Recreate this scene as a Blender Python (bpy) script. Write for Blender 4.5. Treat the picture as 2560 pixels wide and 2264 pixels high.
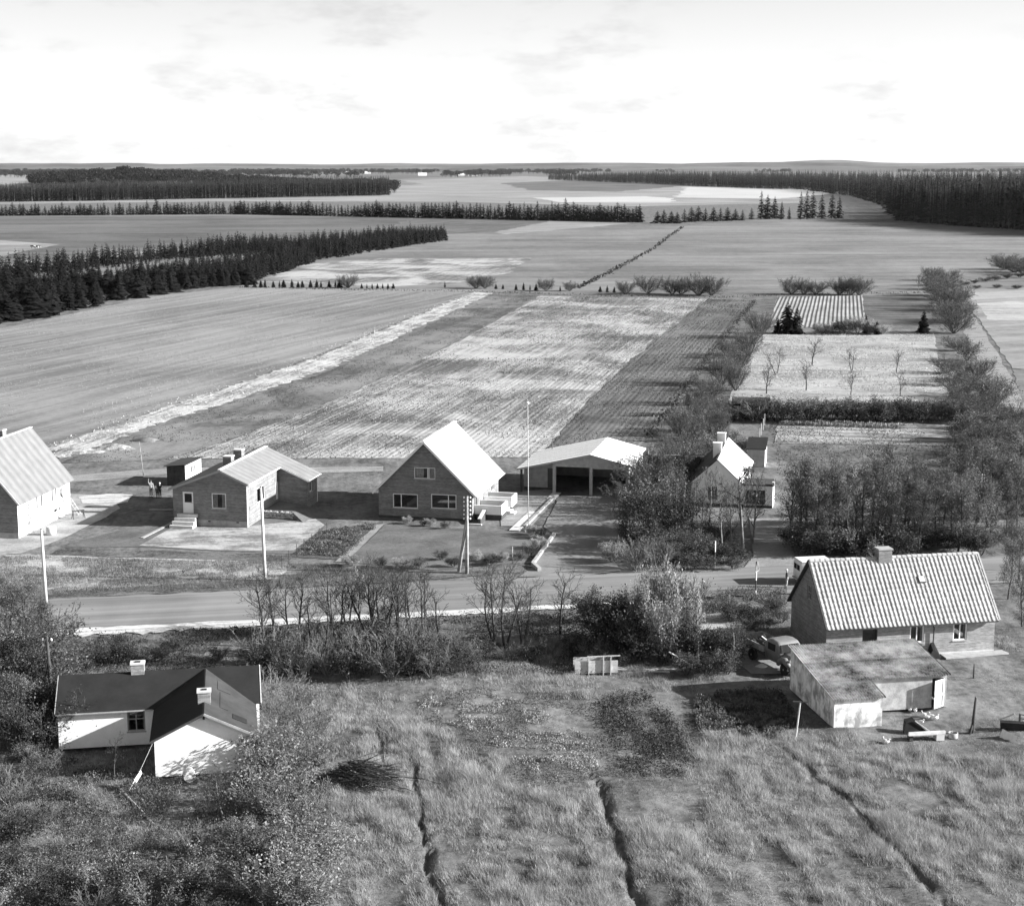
import bpy, bmesh, math, random
import numpy as np
from mathutils import Vector, Matrix

R = math.radians
scene = bpy.context.scene
for o in list(bpy.data.objects):
    bpy.data.objects.remove(o)
COL = scene.collection

# ------------------------------------------------------------------ camera
HAZE_D = 0.000012
CAM_H = 34.0
FPX = 4000.0                       # focal length in pixels of the 2560 px wide photograph
PITCH = math.atan((1132.0 - 413.0) / FPX)
cam_d = bpy.data.cameras.new('camera')
cam_d.sensor_width = 36.0
cam_d.lens = 36.0 * FPX / 2560.0
cam_d.clip_start = 0.5
cam_d.clip_end = 60000.0
cam = bpy.data.objects.new('camera', cam_d)
cam.location = (0, 0, CAM_H)
cam.rotation_euler = (math.pi / 2 - PITCH, 0, 0)
COL.objects.link(cam)
scene.camera = cam

# ------------------------------------------------------------------ sun + sky
SUN_EL, SUN_TH = R(21.5), R(5.0)
sdir = Vector((math.cos(SUN_TH) * math.cos(SUN_EL), -math.sin(SUN_TH) * math.cos(SUN_EL), math.sin(SUN_EL)))
sun_d = bpy.data.lights.new('sun', 'SUN')
sun_d.energy = 5.0
sun_d.angle = R(0.53)
sun_d.color = (1.0, 1.0, 1.0)      # black and white film
sun = bpy.data.objects.new('sun', sun_d)
sun.rotation_euler = (-sdir).to_track_quat('-Z', 'Y').to_euler()
COL.objects.link(sun)

world = bpy.data.worlds.new('World')
scene.world = world
world.use_nodes = True
wn = world.node_tree.nodes
wl = world.node_tree.links
wn.clear()
w_out = wn.new('ShaderNodeOutputWorld')
w_bg = wn.new('ShaderNodeBackground')
w_bg.inputs['Strength'].default_value = 0.07
w_sky = wn.new('ShaderNodeTexSky')
w_sky.sky_type = 'NISHITA'
w_sky.sun_disc = False
w_sky.sun_elevation = SUN_EL
w_sky.sun_rotation = math.pi / 2 + SUN_TH
w_sky.altitude = 50
w_sky.air_density = 1.0
w_sky.dust_density = 2.0
w_sky.ozone_density = 1.0
w_sep = wn.new('ShaderNodeSeparateColor')      # film behind a red filter: only red light counts
wl.new(w_sky.outputs[0], w_sep.inputs[0])
w_tc = wn.new('ShaderNodeTexCoord')
w_xyz = wn.new('ShaderNodeSeparateXYZ')
wl.new(w_tc.outputs['Generated'], w_xyz.inputs[0])
def wmath(op, a, b=None, clamp=False):
    n = wn.new('ShaderNodeMath'); n.operation = op; n.use_clamp = clamp
    for i, v in enumerate((a, b)):
        if v is None: continue
        if isinstance(v, (int, float)): n.inputs[i].default_value = v
        else: wl.new(v, n.inputs[i])
    return n.outputs[0]
zc = wmath('ADD', wmath('MAXIMUM', w_xyz.outputs[2], 0.0), 0.06)
w_cmb = wn.new('ShaderNodeCombineXYZ')
wl.new(wmath('DIVIDE', w_xyz.outputs[0], zc), w_cmb.inputs[0])
wl.new(wmath('DIVIDE', w_xyz.outputs[1], zc), w_cmb.inputs[1])
def wnoise(scale, detail, rough, off):
    m = wn.new('ShaderNodeMapping'); m.inputs['Location'].default_value = off
    m.inputs['Scale'].default_value = (1.0, 1.0, 3.0); wl.new(w_tc.outputs['Generated'], m.inputs[0])
    n = wn.new('ShaderNodeTexNoise'); n.inputs['Scale'].default_value = scale
    n.inputs['Detail'].default_value = detail; n.inputs['Roughness'].default_value = rough
    wl.new(m.outputs[0], n.inputs['Vector'])
    return n.outputs[0]
def wramp(v, lo, hi):
    n = wn.new('ShaderNodeMapRange'); n.inputs[1].default_value = lo; n.inputs[2].default_value = hi
    n.interpolation_type = 'SMOOTHSTEP'
    wl.new(v, n.inputs[0])
    return n.outputs[0]
c1 = wramp(wnoise(13.0, 7, 0.60, (3.1, 7.3, 0)), 0.47, 0.70)        # grey cloud bases
c2 = wramp(wnoise(4.6, 4, 0.5, (1.7, 1.9, 0)), 0.36, 0.58)         # larger fields of cloud
# thin white veil: its optical depth grows towards the horizon like any thin layer of cloud
veil = wmath('SUBTRACT', 1.0, wmath('EXPONENT', wmath('DIVIDE', -0.11, wmath('ADD', wmath('MAXIMUM', w_xyz.outputs[2], 0.0), 0.012))))
cl = wmath('SUBTRACT', 1.0, wmath('MULTIPLY', wmath('MULTIPLY', c1, c2), 0.30))
tot = wmath('ADD', wmath('MULTIPLY', w_sep.outputs[0], 0.50), wmath('MULTIPLY', wmath('MULTIPLY', veil, cl), 4.7))
w_c = wn.new('ShaderNodeCombineColor')
for i in range(3): wl.new(tot, w_c.inputs[i])
wl.new(w_c.outputs[0], w_bg.inputs['Color'])
wl.new(w_bg.outputs[0], w_out.inputs[0])

scene.view_settings.view_transform = 'Standard'
scene.view_settings.look = 'None'
scene.view_settings.gamma = 1.0
scene.view_settings.use_curve_mapping = False
scene.view_settings.exposure = 1.5
scene.render.engine = 'CYCLES'
scene.cycles.max_bounces = 6
scene.cycles.diffuse_bounces = 3
scene.cycles.transparent_max_bounces = 8
scene.cycles.volume_bounces = 0
scene.cycles.use_denoising = True

# ------------------------------------------------------------------ ground points seen in the photograph
def ray(px, py):
    u = (px - 1280.0) / FPX; v = (1132.0 - py) / FPX
    return (u, math.cos(PITCH) + v * math.sin(PITCH), -math.sin(PITCH) + v * math.cos(PITCH))
def G(px, py, z=0.0):
    d = ray(px, py); t = (z - CAM_H) / d[2]
    return Vector((d[0] * t, d[1] * t, z))
K = 2560.0 / 2044.0
def V(x, y, z=0.0):
    return G(x * K, y * K, z)
def hpx(ybase, ytop):
    """height in metres of a thing whose foot is at row ybase and whose top is at row ytop"""
    a, b = ybase * K, ytop * K
    Y = G(1280, a)[1]; d = ray(1280, b)
    return CAM_H + d[2] * Y / d[1]

# ------------------------------------------------------------------ mesh helpers
class MB:
    def __init__(s): s.v = []; s.f = []; s.m = []
    def poly(s, pts, mi=0):
        n = len(s.v); s.v += [tuple(p) for p in pts]; s.f.append(tuple(range(n, n + len(pts)))); s.m.append(mi)
        return s
    def box(s, x0, y0, z0, x1, y1, z1, mi=0):
        n = len(s.v)
        s.v += [(x0,y0,z0),(x1,y0,z0),(x1,y1,z0),(x0,y1,z0),(x0,y0,z1),(x1,y0,z1),(x1,y1,z1),(x0,y1,z1)]
        for f in ((0,3,2,1),(4,5,6,7),(0,1,5,4),(1,2,6,5),(2,3,7,6),(3,0,4,7)):
            s.f.append(tuple(n + i for i in f)); s.m.append(mi)
        return s
    def hexa(s, a, b, mi=0):
        """a: 4 bottom points, b: 4 top points, same order (ccw from above)"""
        n = len(s.v); s.v += [tuple(p) for p in a] + [tuple(p) for p in b]
        for f in ((0,3,2,1),(4,5,6,7),(0,1,5,4),(1,2,6,5),(2,3,7,6),(3,0,4,7)):
            s.f.append(tuple(n + i for i in f)); s.m.append(mi)
        return s
    def bar(s, p0, p1, w, h=None, mi=0, up=(0,0,1)):
        """rectangular bar from p0 to p1"""
        h = h or w; p0 = Vector(p0); p1 = Vector(p1); d = (p1 - p0).normalized(); u = Vector(up)
        if abs(d.dot(u)) > .98: u = Vector((0, 1, 0))
        a = d.cross(u).normalized() * w * .5; b = a.cross(d).normalized() * h * .5
        q = [(-a-b), (a-b), (a+b), (-a+b)]
        n = len(s.v); s.v += [tuple(p0 + k) for k in q] + [tuple(p1 + k) for k in q]
        for f in ((3,2,1,0),(4,5,6,7),(0,1,5,4),(1,2,6,5),(2,3,7,6),(3,0,4,7)):
            s.f.append(tuple(n + i for i in f)); s.m.append(mi)
        return s
    def tube(s, pts, rs, k=8, mi=0, cap=True):
        pts = [Vector(p) for p in pts]; n0 = len(s.v); m = len(pts)
        for i, p in enumerate(pts):
            d = (pts[min(i+1, m-1)] - pts[max(i-1, 0)]).normalized()
            u = Vector((0,0,1)) if abs(d.z) < .9 else Vector((1,0,0))
            a = d.cross(u).normalized(); b = d.cross(a)
            r = rs[i] if hasattr(rs, '__len__') else rs
            for j in range(k):
                t = 2 * math.pi * j / k
                s.v.append(tuple(p + (a * math.cos(t) + b * math.sin(t)) * r))
        for i in range(m - 1):
            for j in range(k):
                s.f.append((n0+i*k+j, n0+i*k+(j+1)%k, n0+(i+1)*k+(j+1)%k, n0+(i+1)*k+j)); s.m.append(mi)
        if cap:
            s.f.append(tuple(n0 + j for j in reversed(range(k)))); s.m.append(mi)
            s.f.append(tuple(n0 + (m-1)*k + j for j in range(k))); s.m.append(mi)
        return s
    def lathe(s, prof, c=(0,0,0), k=12, mi=0):
        n0 = len(s.v)
        for r, z in prof:
            for j in range(k):
                t = 2*math.pi*j/k; s.v.append((c[0]+r*math.cos(t), c[1]+r*math.sin(t), c[2]+z))
        for i in range(len(prof)-1):
            for j in range(k):
                s.f.append((n0+i*k+j, n0+i*k+(j+1)%k, n0+(i+1)*k+(j+1)%k, n0+(i+1)*k+j)); s.m.append(mi)
        s.f.append(tuple(n0+j for j in reversed(range(k)))); s.m.append(mi)
        s.f.append(tuple(n0+(len(prof)-1)*k+j for j in range(k))); s.m.append(mi)
        return s
    def mesh(s, name, mats):
        me = bpy.data.meshes.new(name); me.from_pydata(s.v, [], s.f)
        for m in (mats if isinstance(mats, (list, tuple)) else [mats]): me.materials.append(m)
        if isinstance(mats, (list, tuple)) and len(mats) > 1: me.polygons.foreach_set('material_index', s.m)
        me.update(); return me
    def build(s, name, mats, parent=None, smooth=False):
        me = s.mesh(name, mats)
        if smooth: me.polygons.foreach_set('use_smooth', [True] * len(me.polygons))
        o = bpy.data.objects.new(name, me); COL.objects.link(o)
        if parent: o.parent = parent
        return o

def np_mesh(name, verts, tris, mats, mi=None, smooth=False):
    verts = np.asarray(verts, np.float32); tris = np.asarray(tris, np.int32)
    me = bpy.data.meshes.new(name)
    k = tris.shape[1]
    me.vertices.add(len(verts)); me.vertices.foreach_set('co', verts.ravel())
    me.loops.add(tris.size); me.loops.foreach_set('vertex_index', tris.ravel())
    me.polygons.add(len(tris))
    me.polygons.foreach_set('loop_start', np.arange(0, tris.size, k, dtype=np.int32))
    for m in mats: me.materials.append(m)
    if mi is not None: me.polygons.foreach_set('material_index', np.asarray(mi, np.int32))
    if smooth: me.polygons.foreach_set('use_smooth', np.ones(len(tris), bool))
    me.update(calc_edges=True); me.validate()
    return me

def tag(o, label=None, cat=None, group=None, kind=None):
    if label: o['label'] = label
    if cat: o['category'] = cat
    if group: o['group'] = group
    if kind: o['kind'] = kind
    return o
def thing(name, loc, rz=0, label=None, cat=None, group=None):
    o = bpy.data.objects.new(name, None); o.empty_display_size = .3
    o.location = loc; o.rotation_euler = (0, 0, rz); COL.objects.link(o)
    return tag(o, label, cat, group)
def obj(name, me, parent=None, loc=None, rz=None, sc=None):
    o = bpy.data.objects.new(name, me); COL.objects.link(o)
    if parent: o.parent = parent
    if loc is not None: o.location = loc
    if rz is not None: o.rotation_euler = (0, 0, rz)
    if sc is not None: o.scale = sc if hasattr(sc, '__len__') else (sc, sc, sc)
    return o
ORD = ['first','second','third','fourth','fifth','sixth','seventh','eighth','ninth','tenth','eleventh','twelfth',
       'thirteenth','fourteenth','fifteenth','sixteenth','seventeenth','eighteenth','nineteenth','twentieth']
for t_ in ('twenty','thirty','forty','fifty'):
    ORD += [t_ + '-' + w for w in ORD[:9]] + [{'twenty':'thirtieth','thirty':'fortieth','forty':'fiftieth','fifty':'sixtieth'}[t_]]

# ------------------------------------------------------------------ materials (all greys: a black and white photograph)
class NT:
    def __init__(s, name):
        s.mat = bpy.data.materials.new(name); s.mat.use_nodes = True
        s.t = s.mat.node_tree; s.t.nodes.clear()
        s.out = s.t.nodes.new('ShaderNodeOutputMaterial')
    def n(s, typ, **kw):
        nd = s.t.nodes.new(typ)
        for k, v in kw.items(): setattr(nd, k, v)
        return nd
    def put(s, sock, v):
        if isinstance(v, (int, float)): sock.default_value = v
        elif isinstance(v, (tuple, list)): sock.default_value = v
        else: s.t.links.new(v, sock)
    def math(s, op, a, b=0.0, clamp=False):
        nd = s.n('ShaderNodeMath', operation=op); nd.use_clamp = clamp
        s.put(nd.inputs[0], a); s.put(nd.inputs[1], b); return nd.outputs[0]
    def coord(s, which='Object'):
        return s.n('ShaderNodeTexCoord').outputs[which]
    def mapping(s, vec, scale=(1,1,1), rot=0.0, loc=(0,0,0)):
        # rotate first, then scale (so anisotropic textures follow the rotated axes)
        a = s.n('ShaderNodeVectorRotate', rotation_type='Z_AXIS'); a.inputs['Angle'].default_value = -rot
        s.put(a.inputs['Vector'], vec)
        m = s.n('ShaderNodeMapping'); s.put(m.inputs[0], a.outputs[0])
        m.inputs['Scale'].default_value = scale; m.inputs['Location'].default_value = loc
        return m.outputs[0]
    def noise(s, vec, scale=1.0, detail=4, rough=.55, dist=0.0):
        nd = s.n('ShaderNodeTexNoise'); s.put(nd.inputs['Vector'], vec)
        nd.inputs['Scale'].default_value = scale; nd.inputs['Detail'].default_value = detail
        nd.inputs['Roughness'].default_value = rough; nd.inputs['Distortion'].default_value = dist
        return nd.outputs[0]
    def ramp(s, v, a, b, lo=0.0, hi=1.0, smooth=True):
        nd = s.n('ShaderNodeMapRange'); nd.interpolation_type = 'SMOOTHSTEP' if smooth else 'LINEAR'
        s.put(nd.inputs[0], v); nd.inputs[1].default_value = a; nd.inputs[2].default_value = b
        nd.inputs[3].default_value = lo; nd.inputs[4].default_value = hi; return nd.outputs[0]
    def mix(s, f, a, b):
        nd = s.n('ShaderNodeMix', data_type='FLOAT'); s.put(nd.inputs[0], f); s.put(nd.inputs[2], a); s.put(nd.inputs[3], b)
        return nd.outputs[0]
    def grey(s, v):
        nd = s.n('ShaderNodeCombineColor')
        for i in range(3): s.put(nd.inputs[i], v)
        return nd.outputs[0]
    def bump(s, h, strength=.5, dist=.05):
        nd = s.n('ShaderNodeBump'); nd.inputs['Strength'].default_value = strength; nd.inputs['Distance'].default_value = dist
        s.put(nd.inputs['Height'], h); return nd.outputs[0]
    def finish(s, v, rough=.9, spec=.2, normal=None):
        b = s.n('ShaderNodeBsdfPrincipled')
        s.put(b.inputs['Base Color'], s.grey(v)); s.put(b.inputs['Roughness'], rough)
        b.inputs['Specular IOR Level'].default_value = spec
        if normal is not None: s.t.links.new(normal, b.inputs['Normal'])
        s.t.links.new(b.outputs[0], s.out.inputs[0]); return s.mat

def m_plain(name, v, var=.15, scale=3.0, rough=.85, spec=.25, bump=0.0, detail=5):
    t = NT(name); c = t.coord()
    n = t.noise(c, scale, detail, .6)
    n2 = t.noise(c, scale * 7, 3, .6)
    f = t.math('ADD', t.ramp(n, .25, .75, 1 - var, 1 + var), t.ramp(n2, .2, .8, -var * .4, var * .4))
    return t.finish(t.math('MULTIPLY', f, v), rough, spec, t.bump(n2, bump, .03) if bump else None)

def m_brick(name, v, mortar=1.35, var=.25, bw=.24, bh=.067):
    t = NT(name)
    g = t.n('ShaderNodeNewGeometry'); c = t.coord()
    sx = t.n('ShaderNodeSeparateXYZ'); t.put(sx.inputs[0], c)
    cx = t.n('ShaderNodeCombineXYZ'); t.put(cx.inputs[0], t.math('ADD', sx.outputs[0], sx.outputs[1])); t.put(cx.inputs[1], sx.outputs[2])
    b = t.n('ShaderNodeTexBrick'); t.put(b.inputs['Vector'], cx.outputs[0]); b.inputs['Scale'].default_value = 1.0
    b.inputs['Brick Width'].default_value = bw; b.inputs['Row Height'].default_value = bh; b.inputs['Mortar Size'].default_value = .009
    b.inputs['Color1'].default_value = (v*(1-var),)*3 + (1,); b.inputs['Color2'].default_value = (v*(1+var),)*3 + (1,)
    b.inputs['Mortar'].default_value = (v*mortar,)*3 + (1,)
    s = t.n('ShaderNodeSeparateColor'); t.put(s.inputs[0], b.outputs[0])
    n = t.noise(c, 1.1, 5, .6)
    # rows of slightly different bricks, streaks and stains
    row = t.noise(t.mapping(c, (.35, .35, 9.0)), 1.0, 2, .5)
    f = t.math('MULTIPLY', t.ramp(n, .25, .75, .84, 1.16), t.ramp(row, .3, .7, .82, 1.16))
    return t.finish(t.math('MULTIPLY', f, s.outputs[0]), .92, .15, t.bump(b.outputs['Fac'], -.35, .01))

def m_field(name, dark, light, ang=0.0, row=0.0, row_amt=0.0, streak=.5, streak_s=(.012, .35), blotch=.5, blotch_s=.02,
            fine=.35, fine_s=1.2, bump=.0, seed=0.0, bias=0.0, wob=.3):
    """ploughed, drilled or grazed land: rows along the angle ang, streaks along the rows, blotches of damp soil"""
    t = NT(name); c = t.coord()
    rc = t.mapping(c, (1, 1, 0), ang, (seed * 17.3, seed * 31.7, 0))
    sx = t.n('ShaderNodeSeparateXYZ'); t.put(sx.inputs[0], rc)
    st = t.noise(t.mapping(rc, (streak_s[0], streak_s[1], 1)), 1.0, 5, .62)
    bl = t.noise(rc, blotch_s, 5, .58, .6)
    fn = t.noise(rc, fine_s, 4, .7)
    v = t.math('ADD', t.math('MULTIPLY', t.ramp(st, .3, .7, -1, 1), streak), t.math('MULTIPLY', t.ramp(bl, .32, .68, -1, 1), blotch))
    f2 = t.noise(rc, fine_s * 4.5, 3, .8)
    v = t.math('ADD', v, t.math('MULTIPLY', t.ramp(fn, .25, .75, -1, 1), fine))
    v = t.math('ADD', v, t.math('MULTIPLY', t.ramp(f2, .3, .7, -1, 1), fine * .7))
    h = fn
    if row > 0:
        wv = t.noise(t.mapping(rc, (.05, .05, 1)), 1.0, 2, .5)
        yy = t.math('ADD', sx.outputs[1], t.math('MULTIPLY', wv, wob * row * 4))
        sn = t.math('SINE', t.math('MULTIPLY', yy, 2 * math.pi / row))
        amp = t.ramp(t.noise(t.mapping(rc, (.02, .12, 1), 0, (9, 4, 0)), 1.0, 4, .6), .3, .6, .15, 1.0)
        v = t.math('ADD', v, t.math('MULTIPLY', t.math('MULTIPLY', sn, amp), row_amt))
        h = t.math('ADD', h, t.math('MULTIPLY', sn, .6))
    v = t.math('ADD', v, bias)
    val = t.ramp(v, -1.0, 1.0, dark, light, False)
    return t.finish(val, .95, .08, t.bump(h, bump, .12) if bump else None)

def m_leaf(name, a, b, trans=.35):
    t = NT(name)
    g = t.n('ShaderNodeNewGeometry'); oi = t.n('ShaderNodeObjectInfo')
    pn = t.noise(g.outputs['Position'], 1.1, 3, .6)
    f = t.math('ADD', t.math('MULTIPLY', t.math('POWER', g.outputs['Random Per Island'], 1.5), .5), t.math('MULTIPLY', t.ramp(pn, .33, .67), .5))
    v = t.mix(f, a, b)
    v = t.math('MULTIPLY', v, t.ramp(oi.outputs['Random'], 0, 1, .8, 1.2, False))
    col = t.grey(v)
    d = t.n('ShaderNodeBsdfDiffuse'); t.put(d.inputs[0], col)
    tr = t.n('ShaderNodeBsdfTranslucent'); t.put(tr.inputs[0], col)
    gl = t.n('ShaderNodeBsdfGlossy'); gl.inputs['Roughness'].default_value = .45; t.put(gl.inputs[0], (.6, .6, .6, 1))
    mx = t.n('ShaderNodeMixShader'); mx.inputs[0].default_value = trans
    t.t.links.new(d.outputs[0], mx.inputs[1]); t.t.links.new(tr.outputs[0], mx.inputs[2])
    m2 = t.n('ShaderNodeMixShader'); m2.inputs[0].default_value = .015
    t.t.links.new(mx.outputs[0], m2.inputs[1]); t.t.links.new(gl.outputs[0], m2.inputs[2])
    t.t.links.new(m2.outputs[0], t.out.inputs[0]); return t.mat

def m_glass(name):
    t = NT(name)
    tr = t.n('ShaderNodeBsdfTransparent'); tr.inputs[0].default_value = (.8, .8, .8, 1)
    gl = t.n('ShaderNodeBsdfGlossy'); gl.inputs['Roughness'].default_value = .03
    fr = t.n('ShaderNodeFresnel'); fr.inputs['IOR'].default_value = 1.5
    mx = t.n('ShaderNodeMixShader'); t.put(mx.inputs[0], t.math('ADD', fr.outputs[0], .03))
    t.t.links.new(tr.outputs[0], mx.inputs[1]); t.t.links.new(gl.outputs[0], mx.inputs[2])
    t.t.links.new(mx.outputs[0], t.out.inputs[0]); return t.mat

def m_stripes(name, v, axis=1, period=1.05, amt=.12, fine=.177, fine_amt=.1, var=.12, rough=.8):
    """corrugated cement sheets: sheet columns, corrugations and weathering"""
    t = NT(name); c = t.coord()
    sx = t.n('ShaderNodeSeparateXYZ'); t.put(sx.inputs[0], c)
    y = sx.outputs[axis]
    n = t.noise(c, .9, 5, .6)
    y2 = t.math('ADD', y, t.math('MULTIPLY', n, .35))
    s1 = t.math('SINE', t.math('MULTIPLY', y2, 2 * math.pi / period))
    s2 = t.math('SINE', t.math('MULTIPLY', y, 2 * math.pi / fine))
    f = t.math('ADD', 1.0, t.math('ADD', t.math('MULTIPLY', s1, amt), t.math('MULTIPLY', s2, fine_amt)))
    f = t.math('MULTIPLY', f, t.ramp(n, .25, .75, 1 - var, 1 + var))
    return t.finish(t.math('MULTIPLY', f, v), rough, .25, t.bump(s2, .25, .02))

M = {}
M['white_wall'] = m_plain('white_wall', .84, .06, 1.5, .9, .1, .1)
M['old_white'] = m_plain('old_white', .46, .22, 1.3, .92, .1, .2)
M['brick'] = m_brick('brick', .175)
M['brick_red'] = m_brick('brick_red', .17, 1.5)
M['brick_yellow'] = m_brick('brick_yellow', .26, 1.25)
M['concrete'] = m_plain('concrete', .34, .18, 2.0, .95, .1, .15)
M['pale_concrete'] = m_plain('pale_concrete', .55, .12, 2.0, .95, .1, .1)
M['dark_plinth'] = m_plain('dark_plinth', .06, .2, 2.0)
M['white_paint'] = m_plain('white_paint', .78, .04, 2.0, .5, .4)
M['grey_paint'] = m_plain('grey_paint', .30, .08, 2.0, .5, .4)
M['dark_paint'] = m_plain('dark_paint', .05, .15, 2.0, .5, .4)
M['felt'] = m_plain('felt', .018, .25, .8, .9, .25)
M['felt_grey'] = m_plain('felt_grey', .045, .3, .5, .9, .25)
M['sheet_roof'] = m_stripes('sheet_roof', .19, 1, 1.05, .10)
M['sheet_roof_old'] = m_stripes('sheet_roof_old', .155, 1, 1.25, .13)
M['pale_roof'] = m_stripes('pale_roof', .30, 1, .34, .05, .11, .03, .12)
M['metal_roof'] = m_plain('metal_roof', .80, .05, .5, .6, .4)
M['tile'] = None
M['wood'] = m_plain('wood', .30, .3, 2.5, .9, .15, .2)
M['pale_wood'] = m_plain('pale_wood', .50, .22, 2.5, .9, .15, .2)
M['dark_wood'] = m_plain('dark_wood', .06, .3, 2.0, .9, .15, .2)
M['tar'] = m_plain('tar', .02, .3, 2.0, .9, .15)
M['glass'] = m_glass('glass')
M['curtain'] = m_plain('curtain', .55, .2, 6.0)
M['iron'] = m_plain('iron', .08, .3, 4.0, .6, .4)
M['porcelain'] = m_plain('porcelain', .8, .03, 4.0, .25, .5)
M['bark'] = m_plain('bark', .06, .35, 5.0, .95, .1)
M['bark_pale'] = m_plain('bark_pale', .17, .35, 5.0, .95, .1)
M['twig'] = m_plain('twig', .06, .3, 2.0, .95, .1)
M['twig_pale'] = m_plain('twig_pale', .15, .3, 2.0, .95, .1)
M['needle'] = m_leaf('needle', .006, .024, .1)
M['needle_far'] = m_leaf('needle_far', .004, .016, .1)
M['leaf_dark'] = m_leaf('leaf_dark', .016, .10, .3)
M['leaf_mid'] = m_leaf('leaf_mid', .035, .20, .35)
M['leaf_autumn'] = m_leaf('leaf_autumn', .045, .22, .35)
M['leaf_light'] = m_leaf('leaf_light', .09, .34, .35)
M['leaf_pale'] = m_leaf('leaf_pale', .16, .58, .35)
M['leaf_far'] = m_leaf('leaf_far', .014, .055, .3)
M['grass_dry'] = m_leaf('grass_dry', .18, .58, .35)
M['grass_mid'] = m_leaf('grass_mid', .05, .20, .35)
M['cabbage'] = m_leaf('cabbage', .10, .45, .3)
M['skin'] = m_plain('skin', .40, .05, 5)
M['hair'] = m_plain('hair', .06, .1, 5)
M['hair_white'] = m_plain('hair_white', .6, .1, 5)
M['cloth_dark'] = m_plain('cloth_dark', .025, .1, 5)
M['cloth_white'] = m_plain('cloth_white', .75, .06, 5)
M['cloth_grey'] = m_plain('cloth_grey', .30, .1, 5)
M['rubber'] = m_plain('rubber', .02, .1, 5)
M['truck_paint'] = m_plain('truck_paint', .17, .2, 2.0, .45, .4)
M['car_white'] = m_plain('car_white', .72, .05, 2.0, .35, .5)
M['stone'] = m_plain('stone', .36, .3, 3.0, .95, .1, .4)
# ------------------------------------------------------------------ ground
def ang(a, b):
    p, q = V(*a), V(*b); return math.atan2(q.y - p.y, q.x - p.x)
A_ROWS = ang((1090, 890), (1410, 597))
A_STRIP = ang((250, 850), (900, 615))
A_SOUTH = ang((1250, 1720), (1225, 1650))
ROAD_A, ROAD_B = V(100, 1197), V(1500, 1133)
ROAD_C, ROAD_D = V(100, 1258), V(1480, 1190)
A_ROAD = math.atan2(ROAD_D.y - ROAD_C.y, ROAD_D.x - ROAD_C.x)

DITCH = [[(822,1500),(834,1560),(848,1670),(858,1720),(862,1750),(885,1800),(910,1850)],
         [(1180,1540),(1212,1595),(1222,1640),(1240,1690),(1258,1745),(1278,1790),(1300,1850)],
         [(1560,1490),(1630,1545),(1690,1590),(1740,1650),(1800,1705),(1850,1755),(1900,1815),(1935,1860)],
         [(1365,1470),(1385,1520),(1402,1570)], [(755,1440),(765,1500),(775,1545)]]
DITCH = [[V(*p) for p in l] for l in DITCH]
DITCH_W = [.13, .19, .15, .08, .08]
def vnoise(x, y, s, seed):
    """smooth value noise in numpy"""
    x = np.asarray(x, float) / s; y = np.asarray(y, float) / s
    xi = np.floor(x).astype(np.int64); yi = np.floor(y).astype(np.int64); fx = x - xi; fy = y - yi
    fx = fx*fx*(3-2*fx); fy = fy*fy*(3-2*fy)
    def h(i, j):
        n = (i * 374761393 + j * 668265263 + seed * 974634777) & 0x7fffffff
        n = ((n ^ (n >> 13)) * 1274126177) & 0x7fffffff
        return ((n ^ (n >> 16)) & 0xffff) / 65535.0
    a = h(xi, yi) * (1-fx) + h(xi+1, yi) * fx; b = h(xi, yi+1) * (1-fx) + h(xi+1, yi+1) * fx
    return a * (1-fy) + b * fy
def fbm(x, y, s, seed, o=3):
    t = 0; a = 1; w = 0
    for i in range(o):
        t = t + a * vnoise(x, y, s / 2**i, seed + i); w += a; a *= .5
    return t / w
def seg_dist(x, y, l):
    d = np.full(np.shape(x), 1e9)
    for p, q in zip(l[:-1], l[1:]):
        ex, ey = q.x - p.x, q.y - p.y; L2 = ex*ex + ey*ey
        t = np.clip(((x - p.x) * ex + (y - p.y) * ey) / L2, 0, 1)
        d = np.minimum(d, np.hypot(x - p.x - t*ex, y - p.y - t*ey))
    return d
def ditch_d(x, y):
    d = np.full(np.shape(x), 1e9)
    for l, w in zip(DITCH, DITCH_W):
        wv_ = (vnoise(x, y, 1.3, 15) - .5) * .5
        ends = np.minimum(np.hypot(x - l[0].x, y - l[0].y), np.hypot(x - l[-1].x, y - l[-1].y))
        d = np.minimum(d, np.abs(seg_dist(x + wv_, y, l)) / (w * (.35 + .65 * np.clip(ends / 2.5, 0, 1)) * (.6 + .8 * vnoise(x, y, 1.7, 22))))
    return d
def gz(x, y):
    """height of the ground"""
    x = np.asarray(x, float); y = np.asarray(y, float)
    ry = ROAD_C.y + (x - ROAD_C.x) * math.tan(A_ROAD)              # south edge of the road
    south = np.clip((ry - 3.0 - y) / 6.0, 0, 1)
    z = south * ((fbm(x, y, 5.0, 3) - .5) * .55 - .10)
    z = z - .38 * np.exp(-(ditch_d(x, y) ** 2)) * south
    return z

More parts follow.
